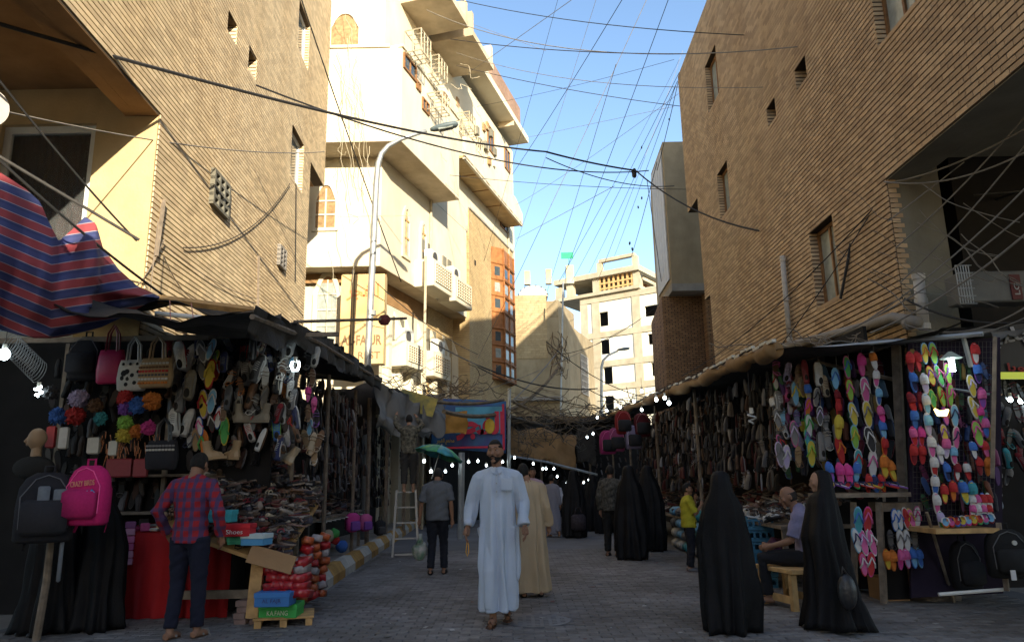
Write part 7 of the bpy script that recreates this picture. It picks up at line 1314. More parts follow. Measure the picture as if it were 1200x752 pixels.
# scraps caught on the cables
for i, (x, y, s_) in enumerate(((743, 203, .16), (752, 173, .05), (784, 140, .05), (738, 285, .06), (741, 292, .06), (752, 232, .05), (748, 243, .05))):
    mb = MB(); mb.ball((0, 0, 0), (s_ * .5, s_ * .5, s_), 8, 6); mb.v = [tuple(Vector(v) * (1 + .5 * noise.noise(Vector(v) * 30 + Vector((i, 0, 0))))) for v in mb.v]; mb.build('caught_scrap', m_cable, loc=at(x, y, 22), label=['largest black scrap caught on the thick cable', 'small scrap above the thick cable', 'small scrap near the brown building edge', 'upper scrap low on the steep cable', 'lower scrap low on the steep cable', 'upper of two scraps below the thick cable', 'lower of two scraps below the thick cable'][i], cat='scrap')
# tangles of loose wire
def tangle(name, label, cx, cy, rx, ry, Y, n, dx, m, r=.012, dy=0, Yv=1.5):
    b = MB()
    for k in range(n):
        x, y = cx + R.gauss(0, rx), cy + R.gauss(0, ry); a = at(x - dx * R.uniform(.4, 1), y - dy * R.random() + R.uniform(-8, 8), Y + R.uniform(-Yv, Yv)); e = at(x + dx * R.uniform(.4, 1), y + dy * R.random() + R.uniform(-8, 8), Y + R.uniform(-Yv, Yv)); P_ = []; sg = R.uniform(.02, .02 * Y); jj = .0022 * Y
        o1, o2 = Vector((R.uniform(-jj, jj), 0, R.uniform(-jj, jj))) * 3, Vector((R.uniform(-jj, jj), 0, R.uniform(-jj, jj))) * 2
        for i in range(11): t = i / 10; q = a.lerp(e, t); q.z -= sg * 4 * t * (1 - t); q += o1 * math.sin(t * 6.28) + o2 * math.sin(t * 12.6 + k); P_.append(q)
        b.tube(P_, r * R.uniform(.6, 1.3), 4, cap=False)
    return b.build(name, m, kind='stuff', label=label, cat='cable tangle')
m_tan = mat('dusty_tan_wire', (.16, .12, .075), .8, .4, 5)
tangle('cable_tangle', 'tangle of dusty sunlit wires before the ground floor of the cream building', 505, 450, 30, 9, 22, 50, 30, m_tan, .012)
tangle('cable_tangle', 'dense tangle of wires hanging over the bend of the lane', 610, 478, 45, 10, 25, 60, 45, m_tan, .011)
tangle('cable_tangle', 'dark tangle of wires over the far right awning', 730, 480, 40, 8, 27, 50, 36, m_iron, .015)
tangle('cable_tangle', 'knot of wires on the corner of the tan building', 655, 412, 4, 14, 34, 16, 7, m_tan, .02, 20)
0 and tangle('cable_tangle', 'loose wires bundled at the lower corner of the left brick building', 190, 305, 12, 12, 9.2, 16, 38, m_gwood, .007, 34, .2)
tangle('cable_tangle', 'loose wires lying along the pipe at the foot of the brown building', 980, 402, 50, 5, 9.9, 30, 40, m_gwood, .007, 6, .3)
tangle('cable_tangle', 'wire bundle climbing over the air conditioner in the recess', 1120, 300, 50, 30, 9.2, 16, 70, m_cablew, .006, 40, .4)
tangle('cable_tangle', 'thin wires hanging down the front of the cream building', 410, 140, 12, 80, 21.7, 22, 8, m_cage, .008, 70, .05)
tangle('cable_tangle', 'thin wires and straps on the upper balconies of the cream building', 525, 130, 16, 40, 25.5, 14, 16, m_cage, .010, 30, .5)
cable(at(505, 470, 20), at(590, 468, 23.3), .1, .04, m_tan, 'thick dusty cable bundle above the blue banner'); cable(at(520, 482, 20), at(655, 430, 30), .8, .05, m_tan, 'thick pale cable bundle rising from the banner to the tan building'); cable(at(600, 470, 24), at(700, 490, 30), .3, .04, m_tan, 'thick cable bundle below the tangle at the bend')
cable(FA.off(.05).hp(340, 215), FA.off(.05).hp(215, 290), .45, .007, m_cable, 'dark cable looping over the sunlit left brick facade'); cable(FA.off(.04).hp(303, 300), FA.off(.04).hp(302, 360), 0, .02, m_gwood, 'short vertical conduit low on the left brick facade'); cable(FA.off(.04).hp(192, 235), FA.off(.04).hp(183, 300), 0, .025, m_gwood, 'short conduit near the near corner of the left brick facade'); cable(FA.off(.04).hp(347, 215), FA.off(.04).hp(346, 330), 0, .012, m_cable, 'thin vertical cable near the far edge of the left brick facade')
tangle('twig_tangle', 'dry twigs and straw hanging from the tangle at the bend', 640, 505, 22, 12, 31, 34, 12, m_iron, .012, 12)

# scraps of litter and dust on the paving
mb = MB()
for k in range(130):
    x, y = R.uniform(-3.2, 4.5), R.uniform(6.6, 15); a = R.uniform(0, 6.28); L_ = R.uniform(.01, .05); c, s_ = math.cos(a) * L_, math.sin(a) * L_
    P_ = [(x + c, y + s_, .026), (x - s_ * .6, y + c * .6, .021 + R.uniform(0, .012)), (x - c, y - s_, .024), (x + s_ * .6, y - c * .6, .02)]; mb.add(P_ + [(q[0], q[1], q[2] - .003) for q in P_], [(0, 1, 2, 3), (7, 6, 5, 4), (0, 4, 5, 1), (1, 5, 6, 2), (2, 6, 7, 3), (3, 7, 4, 0)])
mb.build('litter', isl('paper_litter', [(.3, .3, .28), (.12, .1, .08), (.2, .18, .14), (.35, .34, .33), (.15, .05, .04), (.1, .1, .1)]), kind='stuff', label='small scraps of paper and dirt scattered over the paving', cat='litter')
# ---------------------------------------------------------------- people
m_skin = mat('skin', (.27, .145, .09), .6, .08, 12); m_skinl = mat('skin_light', (.34, .19, .12), .6, .08, 12); m_hair = mat('black_hair', (.012, .011, .010), .7, .3, 60, .6, 200)
m_eyew = mat('eye_white', (.32, .29, .26), .4, .02); m_lip = mat('lips', (.20, .07, .05), .6, .1)
def remesh(mb, vox, smooth=2, disp=None):
    me = mb.mesh('tmp', []); o = bpy.data.objects.new('tmp', me); col.objects.link(o)
    r = o.modifiers.new('r', 'REMESH'); r.mode = 'VOXEL'; r.voxel_size = vox; r.use_smooth_shade = True
    if smooth: s = o.modifiers.new('s', 'SMOOTH'); s.iterations = smooth; s.factor = .5
    dg = bpy.context.evaluated_depsgraph_get(); m2 = bpy.data.meshes.new_from_object(o.evaluated_get(dg)); bpy.data.objects.remove(o)
    if disp:
        co = [0.0] * (3 * len(m2.vertices)); m2.vertices.foreach_get('co', co); nr = [v.normal.copy() for v in m2.vertices]
        for i, n in enumerate(nr): p = Vector(co[3 * i:3 * i + 3]); p = p + disp(p, n); co[3 * i:3 * i + 3] = p
        m2.vertices.foreach_set('co', co); m2.update()
    m2.polygons.foreach_set('use_smooth', [True] * len(m2.polygons)); return m2
def hshape(x, y, z):
    X, Y, Z = .076 * x, .097 * y, .12 * z
    if z < 0: k = -z; X *= 1 - .30 * k ** 1.6; Y *= (1 - .34 * k) if y > 0 else (1 - .06 * k)
    if y < -.6: Y *= .96
    return Vector((X, Y, Z))
def head_piece(mb, M, sc_=1.0, mask=None, n=26, m=20):
    V = []; U = []
    for i in range(m + 1):
        a = -math.pi / 2 + math.pi * i / m
        for k in range(n): b = 2 * math.pi * k / n; u = (math.cos(a) * math.cos(b), math.cos(a) * math.sin(b), math.sin(a)); U.append(u); V.append(M @ (hshape(*u) * sc_))
    F_ = [(i * n + k, i * n + (k + 1) % n, (i + 1) * n + (k + 1) % n, (i + 1) * n + k) for i in range(m) for k in range(n)]
    if mask: F_ = [f for f in F_ if mask(*[sum(U[j][c] for j in f) / 4 for c in range(3)])]
    mb.add(V, F_)
def person(label, loc, rz, H, J=None, hands=True, vox=.009, skin=None, head=(0, 0), fem=False):
    """body in one mesh; joints in metres for 1.75 m, facing -y"""
    s = H / 1.75; D = dict(head=(0, -.01, 1.635), neck=(0, .01, 1.50), chest=(0, 0, 1.32), belly=(0, 0, 1.1), pelvis=(0, 0, .95), shL=(.175, 0, 1.405), elL=(.235, .03, 1.14), wrL=(.245, -.04, .88), shR=(-.175, 0, 1.405), elR=(-.235, .03, 1.14), wrR=(-.245, -.04, .88), hipL=(.09, 0, .92), knL=(.1, -.02, .5), anL=(.1, .03, .08), toL=(.115, -.13, .03), hipR=(-.09, 0, .92), knR=(-.1, -.02, .5), anR=(-.1, .03, .08), toR=(-.115, -.13, .03))
    D.update(J or {}); D = {k: Vector(v) * s for k, v in D.items()}
    root = empty('person', loc, rz, label, 'person'); b = MB()
    for k, (rx, ry) in zip(('pelvis', 'belly', 'chest'), ((.14, .09), (.125, .085), (.145, .09))): b.ball(D[k], (rx * s, ry * s, .15 * s), 14, 10)
    b.tube([D['pelvis'], D['belly'], D['chest'], D['neck']], [.12 * s, .11 * s, .12 * s, .05 * s], 12); b.tube([D['shL'], (D['shL'] + D['shR']) / 2 + Vector((0, 0, .03 * s)), D['shR']], [.036 * s, .045 * s, .036 * s], 10)
    b.tube([D['neck'] - Vector((0, 0, .06 * s)), D['neck'].lerp(D['head'], .5)], .052 * s, 12)
    for S in 'LR':
        b.tube([D['sh' + S], D['sh' + S].lerp(D['el' + S], .4), D['el' + S], D['el' + S].lerp(D['wr' + S], .3), D['wr' + S]], [.04 * s, .042 * s, .036 * s, .038 * s, .026 * s], 10)
        b.tube([D['hip' + S], D['hip' + S].lerp(D['kn' + S], .4), D['kn' + S], D['kn' + S].lerp(D['an' + S], .3), D['an' + S]], [.085 * s, .078 * s, .052 * s, .055 * s, .034 * s], 12)
        a, t = D['an' + S], D['to' + S]; dd = (t - a); fl = Vector((dd.x, dd.y, 0)); b.tube([a + Vector((0, .02 * s, -.03 * s)) - fl * .25, a + Vector((0, 0, -.02 * s)), a.lerp(t, .6), t + Vector((0, 0, .0))], [.032 * s, .038 * s, .034 * s, .022 * s], 10)
        if hands:
            w_, e = D['wr' + S], D['el' + S]; d = (w_ - e).normalized(); sd = d.cross(Vector((0, 0, 1)) if abs(d.z) < .8 else Vector((0, 1, 0))).normalized(); fw_ = sd.cross(d) if abs(d.z) < .8 else Vector((0, -1, 0)); fw_ = (fw_ - d * fw_.dot(d)).normalized(); 
            inw = Vector((-1 if S == 'L' else 1, 0, 0)); inw = (inw - d * inw.dot(d)); inw = inw.normalized() if inw.length > .1 else sd
            fr = inw.cross(d).normalized(); fr = fr if fr.y < 0 else -fr
            pc = w_ + d * .05 * s; P_ = [w_ + fr * q * s for q in (-.02, .02)]
            b.tube([w_, w_ + d * .04 * s, w_ + d * .085 * s], [.026 * s, .036 * s, .034 * s], 10, flat=.62 if abs(fr.y) > .5 else 1)
            for q, L_ in ((-.028, .065), (-.010, .078), (.009, .074), (.027, .058)):
                f0 = w_ + d * .08 * s - fr * q * s; f1 = f0 + d * L_ * .55 * s + inw * .008 * s; f2 = f1 + d * L_ * .4 * s + inw * .028 * s; b.tube([f0 - d * .02 * s, f0, f1, f2], [.0095 * s, .0095 * s, .009 * s, .0075 * s], 7)
            t0 = w_ + d * .025 * s + fr * .03 * s; b.tube([t0, t0 + (d * .03 + fr * .022) * s, t0 + (d * .062 + fr * .024 + inw * .01) * s], [.013 * s, .011 * s, .009 * s], 7)
    HM = Matrix.Translation(D['head']) @ Matrix.Rotation(head[0], 4, 'Z') @ Matrix.Rotation(head[1], 4, 'X') @ Matrix.Scale(s * 1.0, 4); head_piece(b, HM)
    k0 = len(b.v); b.tube([(0, -.088, .018), (0, -.104, -.008), (0, -.114, -.026), (0, -.098, -.034)], [.010, .013, .017, .012], 8); b.tube([(-.045, -.082, .032), (0, -.094, .030), (.045, -.082, .032)], [.008, .012, .008], 6); b.ball((0, -.090, -.062), (.026, .012, .012), 10, 6); b.ball((0, -.085, -.095), (.028, .016, .018), 10, 6); b.ball((.05, -.065, -.02), (.024, .02, .024), 8, 6); b.ball((-.05, -.065, -.02), (.024, .02, .024), 8, 6)
    for sx in (-1, 1): b.ball((sx * .077, .008, -.005), (.010, .02, .032), 8, 6)
    b.xf(HM, k0); me = remesh(b, vox * s); me.materials.append(skin or m_skin); body = link('body', me, root)
    for sx in (-1, 1):
        e = MB(); e.ball((sx * .031, -.077, .012), (.013, .010, .0065), 10, 6); e.xf(HM); eo = e.build('eye', m_eyew, root, smooth=True)
        e = MB(); e.ball((sx * .031, -.0855, .012), (.0065, .003, .006), 8, 6); e.xf(HM); e.build('iris', m_dark, eo, smooth=True)
        e = MB(); e.tube([(sx * .012, -.103, .036), (sx * .032, -.099, .042), (sx * .050, -.086, .034)], [.004, .005, .003], 5, flat=.6); e.xf(HM); e.build('eyebrow', m_hair, root)
    return root, D, HM, s
def hair(root, HM, mask=None, m=m_hair, sc_=1.07, name='hair'):
    b = MB(); f = mask or (lambda x, y, z: z > .52 + .0 * x or (y > .05 and z > -.45) or (abs(x) > .8 and z > .1 and y > -.3)); head_piece(b, HM, sc_, f); o = b.build(name, m, root, smooth=True); md = o.modifiers.new('t', 'SOLIDIFY'); md.thickness = .012; md.offset = -1; return o
def tor(b, D, s, ex=.02, z0=None, arms=None, sl=.06, sl2=.05, rings=None):
    P_ = [D['pelvis'] - Vector((0, 0, .08 * s)), D['belly'], D['chest'], D['chest'] + Vector((0, 0, .07 * s))]
    b.loft([[p + Vector(((rx + ex) * math.cos(k * .3927), (ry + ex) * math.sin(k * .3927), 0)) * 1.0 for k in range(16)] for p, rx, ry in zip(P_ + [D['chest'] + Vector((0, 0, .12 * s)), D['chest'] + Vector((0, 0, .165 * s))], (.165 * s, .150 * s, .172 * s, .165 * s, .13 * s, .06 * s), (.115 * s, .11 * s, .115 * s, .10 * s, .075 * s, .05 * s))])
    b.tube([D['shL'], (D['shL'] + D['shR']) / 2 + Vector((0, 0, .045 * s)), D['shR']], [.058 * s + ex * .4, .072 * s + ex * .3, .058 * s + ex * .4], 10); b.ball((D['shL'] + D['shR']) / 2 + Vector((0, 0, -.04 * s)), (.16 * s, .085 * s + ex, .085 * s), 14, 8)
    for S in 'LR':
        a, e, w_ = D['sh' + S], D['el' + S], D['wr' + S]; b.ball(a, .058 * s + ex * .4, 12, 8)
        if arms == 'short': b.tube([a, a.lerp(e, .5), a.lerp(e, .85)], [.062 * s + ex * .4, .062 * s + ex * .4, .066 * s + ex * .4], 12)
        else: b.tube([a, a.lerp(e, .5), e, e.lerp(w_, .5), e.lerp(w_, .95)], [sl * s + ex * .4, sl * s + ex * .3, sl2 * s + ex * .5, sl2 * s + ex * .3, sl2 * s + ex * .1], 12)
def trousers(root, D, s, color, m=None, r=1.0, hem=.93):
    b = MB(); b.ball(D['pelvis'] - Vector((0, 0, .02 * s)), (.17 * s, .125 * s, .12 * s), 14, 10)
    for S in 'LR': h, k, a = D['hip' + S], D['kn' + S], D['an' + S]; b.tube([h, h.lerp(k, .4), k, k.lerp(a, .5), k.lerp(a, hem)], [.105 * s * r, .095 * s * r, .072 * s * r, .066 * s * r, .062 * s * r], 14)
    me = remesh(b, .013, 1, lambda p, n: n * (.006 * math.sin(p.z * 60 + p.x * 40) * noise.noise(p * 8) * 2)); me.materials.append(m or m_cloth); return link('trousers', me, root, color)
def shirt(root, D, s, color, m=None, arms=None, ex=.02, name='shirt', vox=.011):
    b = MB(); tor(b, D, s, ex, arms=arms); me = remesh(b, vox, 5, lambda p, n: n * (.010 * noise.noise(Vector((p.x * 10, p.y * 10, p.z * 5))) + .004 * math.sin(p.z * 50 + p.x * 25))); me.materials.append(m or m_cloth); return link(name, me, root, color)
def robe(root, D, s, color, m=None, hem=.1, wid=(.24, .19), name='robe', cx=0, cy=0, folds=9, amp=.02, vox=.013, seed=0, stride=(0, 0)):
    b = MB(); tor(b, D, s, .016, sl=.064, sl2=.055); R_ = []
    for S in 'LR': h_, k_, a_ = D['hip' + S], D['kn' + S], D['an' + S]; b.tube([h_, k_, k_.lerp(a_, max(.3, min(.85, 1 - (hem - .02) / .5)))], [.11 * s, .095 * s, .085 * s], 14)
    for t, z in ((0, 1.30), (.2, 1.1), (.4, .9), (.6, .62), (.8, .35), (1, hem)):
        rx, ry = .172 + (wid[0] - .172) * t, .135 + (wid[1] - .135) * t; R_.append([Vector(((rx * math.cos(k * .2618) + (cx + stride[0] * math.sin(k * .2618)) * t), ry * math.sin(k * .2618) + cy * t, z)) * s for k in range(24)])
    b.loft(R_)
    def d(p, n):
        t = max(0, min(1, (1.25 * s - p.z) / (1.1 * s)))
        if abs(p.x) > .23 * s and p.z > .8 * s: t = .25
        a = math.atan2(p.y - cy * t, p.x - cx * t); f = math.sin(a * folds + 2.5 * noise.noise(Vector((a * 1.5, p.z * 1.5, seed)))) * amp * (.25 + t) + .014 * noise.noise(Vector((p.x * 8, p.y * 8, p.z * 3.5 + seed))); v = n * f; v.z *= .3; return v
    me = remesh(b, vox, 6, d); me.materials.append(m or m_cloth); return link(name, me, root, color)
m_blk = mat('black_abaya_cloth', (.006, .006, .007), .66, .3, 6, .3, 60, spec=.2)
def chador(label, loc, rz, H, face=False, seed=0, wid=(.32, .29), lean=0, reach=None, vox=.016):
    root, D, HM, s = person(label, loc, rz, H, dict(shL=(.11, 0, 1.4), shR=(-.11, 0, 1.4), elL=(.17, -.02, 1.12), wrL=(.08, -.12, 1.05), elR=(-.17, -.02, 1.12), wrR=(-.08, -.12, 1.05)), hands=face, vox=.014, skin=m_skinl, head=(0, .15))
    b = MB(); PR = [(1.765, .03, .035, .02), (1.752, .075, .085, .02), (1.71, .103, .118, .02), (1.62, .118, .125, .025), (1.53, .135, .135, .02), (1.46, .175, .15, .01), (1.38, .215, .17, 0), (1.22, .25, .19, -.01), (1.0, .285, .22, -.03), (.7, .29, .235, -.0), (.35, .3, .26, .01), (.03, wid[0], wid[1], .02)]
    n = 56; R_ = []
    for i, (z, rx, ry, yo) in enumerate(PR):
        ring = []
        for k in range(n):
            a = 2 * math.pi * k / n; A = max(0, (1.5 - z) / 1.5); f = 1 + (.15 + A * 1.2) * .17 * math.sin(a * 10 + 5 * noise.noise(Vector((math.cos(a) * 1.2, math.sin(a) * 1.2 + z * .6, seed)))) + A * .22 * noise.noise(Vector((math.cos(a) * 2, math.sin(a) * 2, z * 1.2 + seed))); X = rx * math.cos(a) * f; Y = ry * math.sin(a) * f + yo
            if face and z > 1.5 and Y < 0: Y *= .35 if z < 1.72 else .8
            if reach and 0.9 < z < 1.3: X += reach * .06 * math.exp(-((z - 1.1) / .12) ** 2)
            ring.append(Vector((X + lean * (1.75 - z), Y, z + (.02 * math.sin(a * 5 + seed) if i == len(PR) - 1 else 0))) * s)
        R_.append(ring)
    # refine vertically
    RR = []
    for i in range(len(R_) - 1):
        m_ = 1 if i < 5 else 5
        for j in range(m_): t = j / m_; RR.append([a_.lerp(b_, t) + Vector((0, 0, 0)) for a_, b_ in zip(R_[i], R_[i + 1])])
    RR.append(R_[-1]); RR = [[p * 1 + Vector((p.x, p.y, 0)) * (.07 * noise.noise(Vector((p.x * 5, p.y * 5, p.z * 3.5 + seed)))) for p in r] for r in RR]
    b.loft(RR[::-1], cap=True); o = b.build('chador', m_blk, root, smooth=True)
    for sx in (-1, 1): q = MB(); q.ball((sx * .09 * s, -.2 * s * (wid[1] / .29), .035), (.045, .11, .035), 10, 6); q.build('shoe', m_leath, root, (.02, .02, .02), smooth=True)
    return root, D, s
def shoes(root, D, s, color, m=None, name='shoe', k=1.0):
    for S in 'LR':
        a, t = D['an' + S], D['to' + S]; f = Vector((t.x - a.x, t.y - a.y, 0)); b = MB(); b.tube([a - f * .35 - Vector((0, 0, .035 * s)), a - Vector((0, 0, .03 * s)), a.lerp(t, .6), t, t + f * .12], [.035 * s, .05 * s * k, .045 * s, .034 * s, .012], 12); b.build(name, m or m_leath, root, color, smooth=True)
def sandals(root, D, s, color=(.10, .045, .025)):
    for S in 'LR':
        a, t = D['an' + S], D['to' + S]; f = (Vector((t.x, t.y, 0)) - Vector((a.x, a.y, 0))); L_ = f.length; ang = math.atan2(f.y, f.x) - math.pi / 2
        o = outline(L_ * 1.75, .08 * s, .10 * s, 16); b = MB(); Mz = Matrix.Translation((a.x + f.x * .4, a.y + f.y * .4, 0)) @ Matrix.Rotation(ang, 4, 'Z'); slope = (a.z - t.z - .05 * s)
        V = [Mz @ Vector((x, z, h)) for h in (.0, .018) for x, z in o]; n = len(o); zz = max(0, t.z - .035 * s); b.add([v + Vector((0, 0, zz)) for v in V], [tuple(range(n))[::-1], tuple(range(n, 2 * n))] + [(i, (i + 1) % n, n + (i + 1) % n, n + i) for i in range(n)]); b.build('sandal_sole', m_leath, root, color)
        b = MB()
        for q in (.35, .95): c = a.lerp(t, q); c.z = max(c.z, .04); sd = Vector((-f.y, f.x, 0)).normalized() * .045 * s; b.tube([c - sd - Vector((0, 0, .03)), c + Vector((0, 0, .034 * s)), c + sd - Vector((0, 0, .03))], [.014, .016, .014], 6, flat=.4)
        b.build('sandal_strap', m_leath, root, color)
def hgt(px, ptop, pbot): g = G(px, pbot); return g, at(px, ptop, g.y).z
TH = mat('pale_blue_cotton', (.46, .53, .63), .9, .05, 4, .12, 120); TB = mat('beige_cotton', (.40, .31, .20), .9, .06, 4, .12, 120)
# man in the pale blue robe
g, H = hgt(585, 515, 731); H *= .985
r_, D, HM, s = person('man in long pale blue robe walking towards the viewer, yellow prayer beads in hand', g, -.03, H, dict(head=(-.015, -.035, 1.655), knL=(.10, .02, .5), anL=(.07, .16, .13), toL=(.085, .0, .05), knR=(-.07, -.12, .50), anR=(-.05, -.13, .075), toR=(-.07, -.29, .035), elL=(.245, .02, 1.15), wrL=(.27, -.10, .92), elR=(-.255, .04, 1.15), wrR=(-.30, -.03, .92)), vox=.0065, head=(-.22, 0))
hair(r_, HM, lambda x, y, z: (z > .56 or (y > .05 and z > -.4) or (abs(x) > .75 and z > .25)), sc_=1.05)
hair(r_, HM, lambda x, y, z: y < .1 and z < -.50, sc_=1.035, name='beard'); b = MB(); b.tube([(-.034, -.100, -.060), (0, -.112, -.045), (.034, -.100, -.060)], [.005, .008, .005], 6); b.xf(HM); b.build('moustache', m_hair, r_)
rb = robe(r_, D, s, (1, 1, 1), TH, hem=.14, wid=(.165, .20), name='robe', folds=9, amp=.034, vox=.008, cx=-.01, cy=-.02, seed=3)
def tubeo(root, pts, r, name, m, color=(1, 1, 1), n=6, flat=1): b = MB(); b.tube(pts, r, n, flat=flat); return b.build(name, m, root, color, smooth=True)
b = MB(); b.loft([[Vector((rx * math.cos(k * .3927), .01 - .0 + ry * math.sin(k * .3927), z)) * s for k in range(16)] for z, rx, ry in ((1.44, .092, .085), (1.48, .068, .066), (1.505, .062, .060))], cap=False); o = b.build('collar', TH, r_, smooth=True); o.modifiers.new('t', 'SOLIDIFY').thickness = .006
for sx in (-1, 1): b = MB(); b.add([Vector((sx * x, y, z)) * s for x, y, z in ((.004, -.088, 1.488), (.060, -.060, 1.500), (.055, -.108, 1.450), (.02, -.122, 1.430))], [(0, 1, 2, 3) if sx > 0 else (3, 2, 1, 0)]); o = b.build('collar_flap', TH, r_); o.modifiers.new('t', 'SOLIDIFY').thickness = .006
b = MB(); b.bbox(Vector((.0, -.155, 1.33)) * s, (.024, .012, .26), .004, Matrix.Rotation(.07, 3, 'X')); b.build('placket', TH, r_)
for k in range(3): b = MB(); z = 1.42 - k * .08; b.tube([Vector((0, -.163, z)) * s, Vector((0, -.172, z)) * s], .006, 8); b.build('button', m_eyew, r_)
b = MB(); b.bbox(Vector((.10, -.150, 1.33)) * s, (.115, .012, .13), .004, Matrix.Rotation(.12, 3, 'Z')); b.build('chest_pocket', TH, r_)
for S in 'LR': a, e = D['wr' + S], D['el' + S]; tubeo(r_, [a.lerp(e, .05), a.lerp(e, .28)], [.050, .052], 'cuff', TH, n=14)
sandals(r_, D, s)
h_ = D['wrR'] + Vector((0, -.02, -.12)) * s; tubeo(r_, [h_, h_ + Vector((-.012, 0, -.06)), h_ + Vector((-.018, 0, -.13)), h_ + Vector((-.004, 0, -.17)), h_ + Vector((.012, 0, -.13)), h_ + Vector((.01, 0, -.06)), h_], .006, 'prayer_beads', mat('yellow_beads', (.60, .30, .03), .4, .1), n=5)
# man in beige robe, seen from behind
g, H = hgt(622, 541, 700); r_, D, HM, s = person('man in a long beige robe walking away behind the man in pale blue', g, math.pi + .12, H, dict(head=(.06, -.06, 1.61), wrR=(-.27, -.06, .90), knL=(.1, -.1, .5), anR=(-.12, .1, .1), toR=(-.12, -.06, .03)), vox=.010, head=(-.3, .1)); hair(r_, HM)
robe(r_, D, s, (1, 1, 1), TB, hem=.08, wid=(.26, .22), folds=8, amp=.03, vox=.011, seed=9); shoes(r_, D, s, (.02, .018, .016))
# man in grey polo with the plastic bag
g, H = hgt(512, 546, 674); r_, D, HM, s = person('man in grey polo shirt and dark jeans walking away with a green plastic bag', g, math.pi - .05, H, dict(head=(0, -.09, 1.60), knL=(.09, -.06, .5), anL=(.10, .05, .09), anR=(-.10, -.12, .08), toR=(-.11, -.26, .03), knR=(-.09, -.14, .5), wrL=(.30, -.04, .88), elL=(.26, .03, 1.13)), vox=.010, head=(0, .45)); hair(r_, HM)
shirt(r_, D, s, (.115, .125, .14), arms='short', ex=.035); trousers(r_, D, s, (.012, .014, .022)); shoes(r_, D, s, (.012, .012, .012)); b = MB(); b.loft([[Vector((rx * math.cos(k * .3927), .005 + ry * math.sin(k * .3927), z)) * s for k in range(16)] for z, rx, ry in ((1.47, .09, .08), (1.52, .07, .068))], cap=False); b.build('collar', m_cloth, r_, (.11, .12, .135), smooth=True)
p = at(492, 645, g.y + .05); b = MB(); b.ball((0, 0, 0), (.13, .09, .15), 18, 12); b.v = [tuple(Vector(v) * (1 + .22 * noise.noise(Vector(v) * 14)) * Vector((1, 1, 1)).x) for v in b.v]; b.tube([(0, 0, .1), (.005, 0, .2), (.01, 0, .27)], [.08, .035, .03], 10); b.build('plastic_bag', mat('green_white_plastic', (.16, .42, .24), .35, .6, 9, .3, c2=(.45, .40, .38)), loc=p, smooth=True, label='thin green and white plastic bag hanging from the hand of the man in grey', cat='plastic bag')
# boy in the plaid shirt
pl = bpy.data.materials.new('red_blue_plaid'); pl.use_nodes = True; N_, K_ = pl.node_tree.nodes, pl.node_tree.links; pr = N_['Principled BSDF']; pr.inputs['Roughness'].default_value = .9; tc = N_.new('ShaderNodeTexCoord'); sx_ = N_.new('ShaderNodeSeparateXYZ'); K_.new(tc.outputs['Object'], sx_.inputs[0])
def band(sock, per, w_):
    a = N_.new('ShaderNodeMath'); a.operation = 'MULTIPLY'; a.inputs[1].default_value = 1 / per; K_.new(sock, a.inputs[0]); f = N_.new('ShaderNodeMath'); f.operation = 'FRACT'; K_.new(a.outputs[0], f.inputs[0]); g_ = N_.new('ShaderNodeMath'); g_.operation = 'LESS_THAN'; g_.inputs[1].default_value = w_; K_.new(f.outputs[0], g_.inputs[0]); return g_.outputs[0]
mxa = N_.new('ShaderNodeMix'); mxa.data_type = 'RGBA'; mxa.inputs[6].default_value = (.30, .012, .02, 1); mxa.inputs[7].default_value = (.085, .035, .10, 1); K_.new(band(sx_.outputs[0], .085, .42), mxa.inputs[0])
mxb = N_.new('ShaderNodeMix'); mxb.data_type = 'RGBA'; mxb.inputs[7].default_value = (.045, .04, .11, 1); hb_ = N_.new('ShaderNodeMath'); hb_.operation = 'MULTIPLY'; hb_.inputs[1].default_value = .65; K_.new(band(sx_.outputs[2], .095, .4), hb_.inputs[0]); K_.new(hb_.outputs[0], mxb.inputs[0]); K_.new(mxa.outputs[2], mxb.inputs[6]); K_.new(mxb.outputs[2], pr.inputs['Base Color'])
g, H = hgt(214, 523, 749); r_, D, HM, s = person('young man in a red and navy plaid shirt and dark jeans facing the left stall', g, math.pi - .1, H * .985, dict(head=(0, -.07, 1.60), elL=(.31, .08, 1.16), wrL=(.29, -.10, .95), elR=(-.31, .08, 1.16), wrR=(-.28, -.06, .92), anR=(-.13, .0, .08), toR=(-.16, -.15, .03), knR=(-.11, -.02, .5), anL=(.08, .10, .08), toL=(.06, -.05, .03)), vox=.008, head=(0, .45)); hair(r_, HM)
shirt(r_, D, s, (1, 1, 1), pl, ex=.016, vox=.009); trousers(r_, D, s, (.012, .014, .03)); sandals(r_, D, s, (.2, .18, .16))
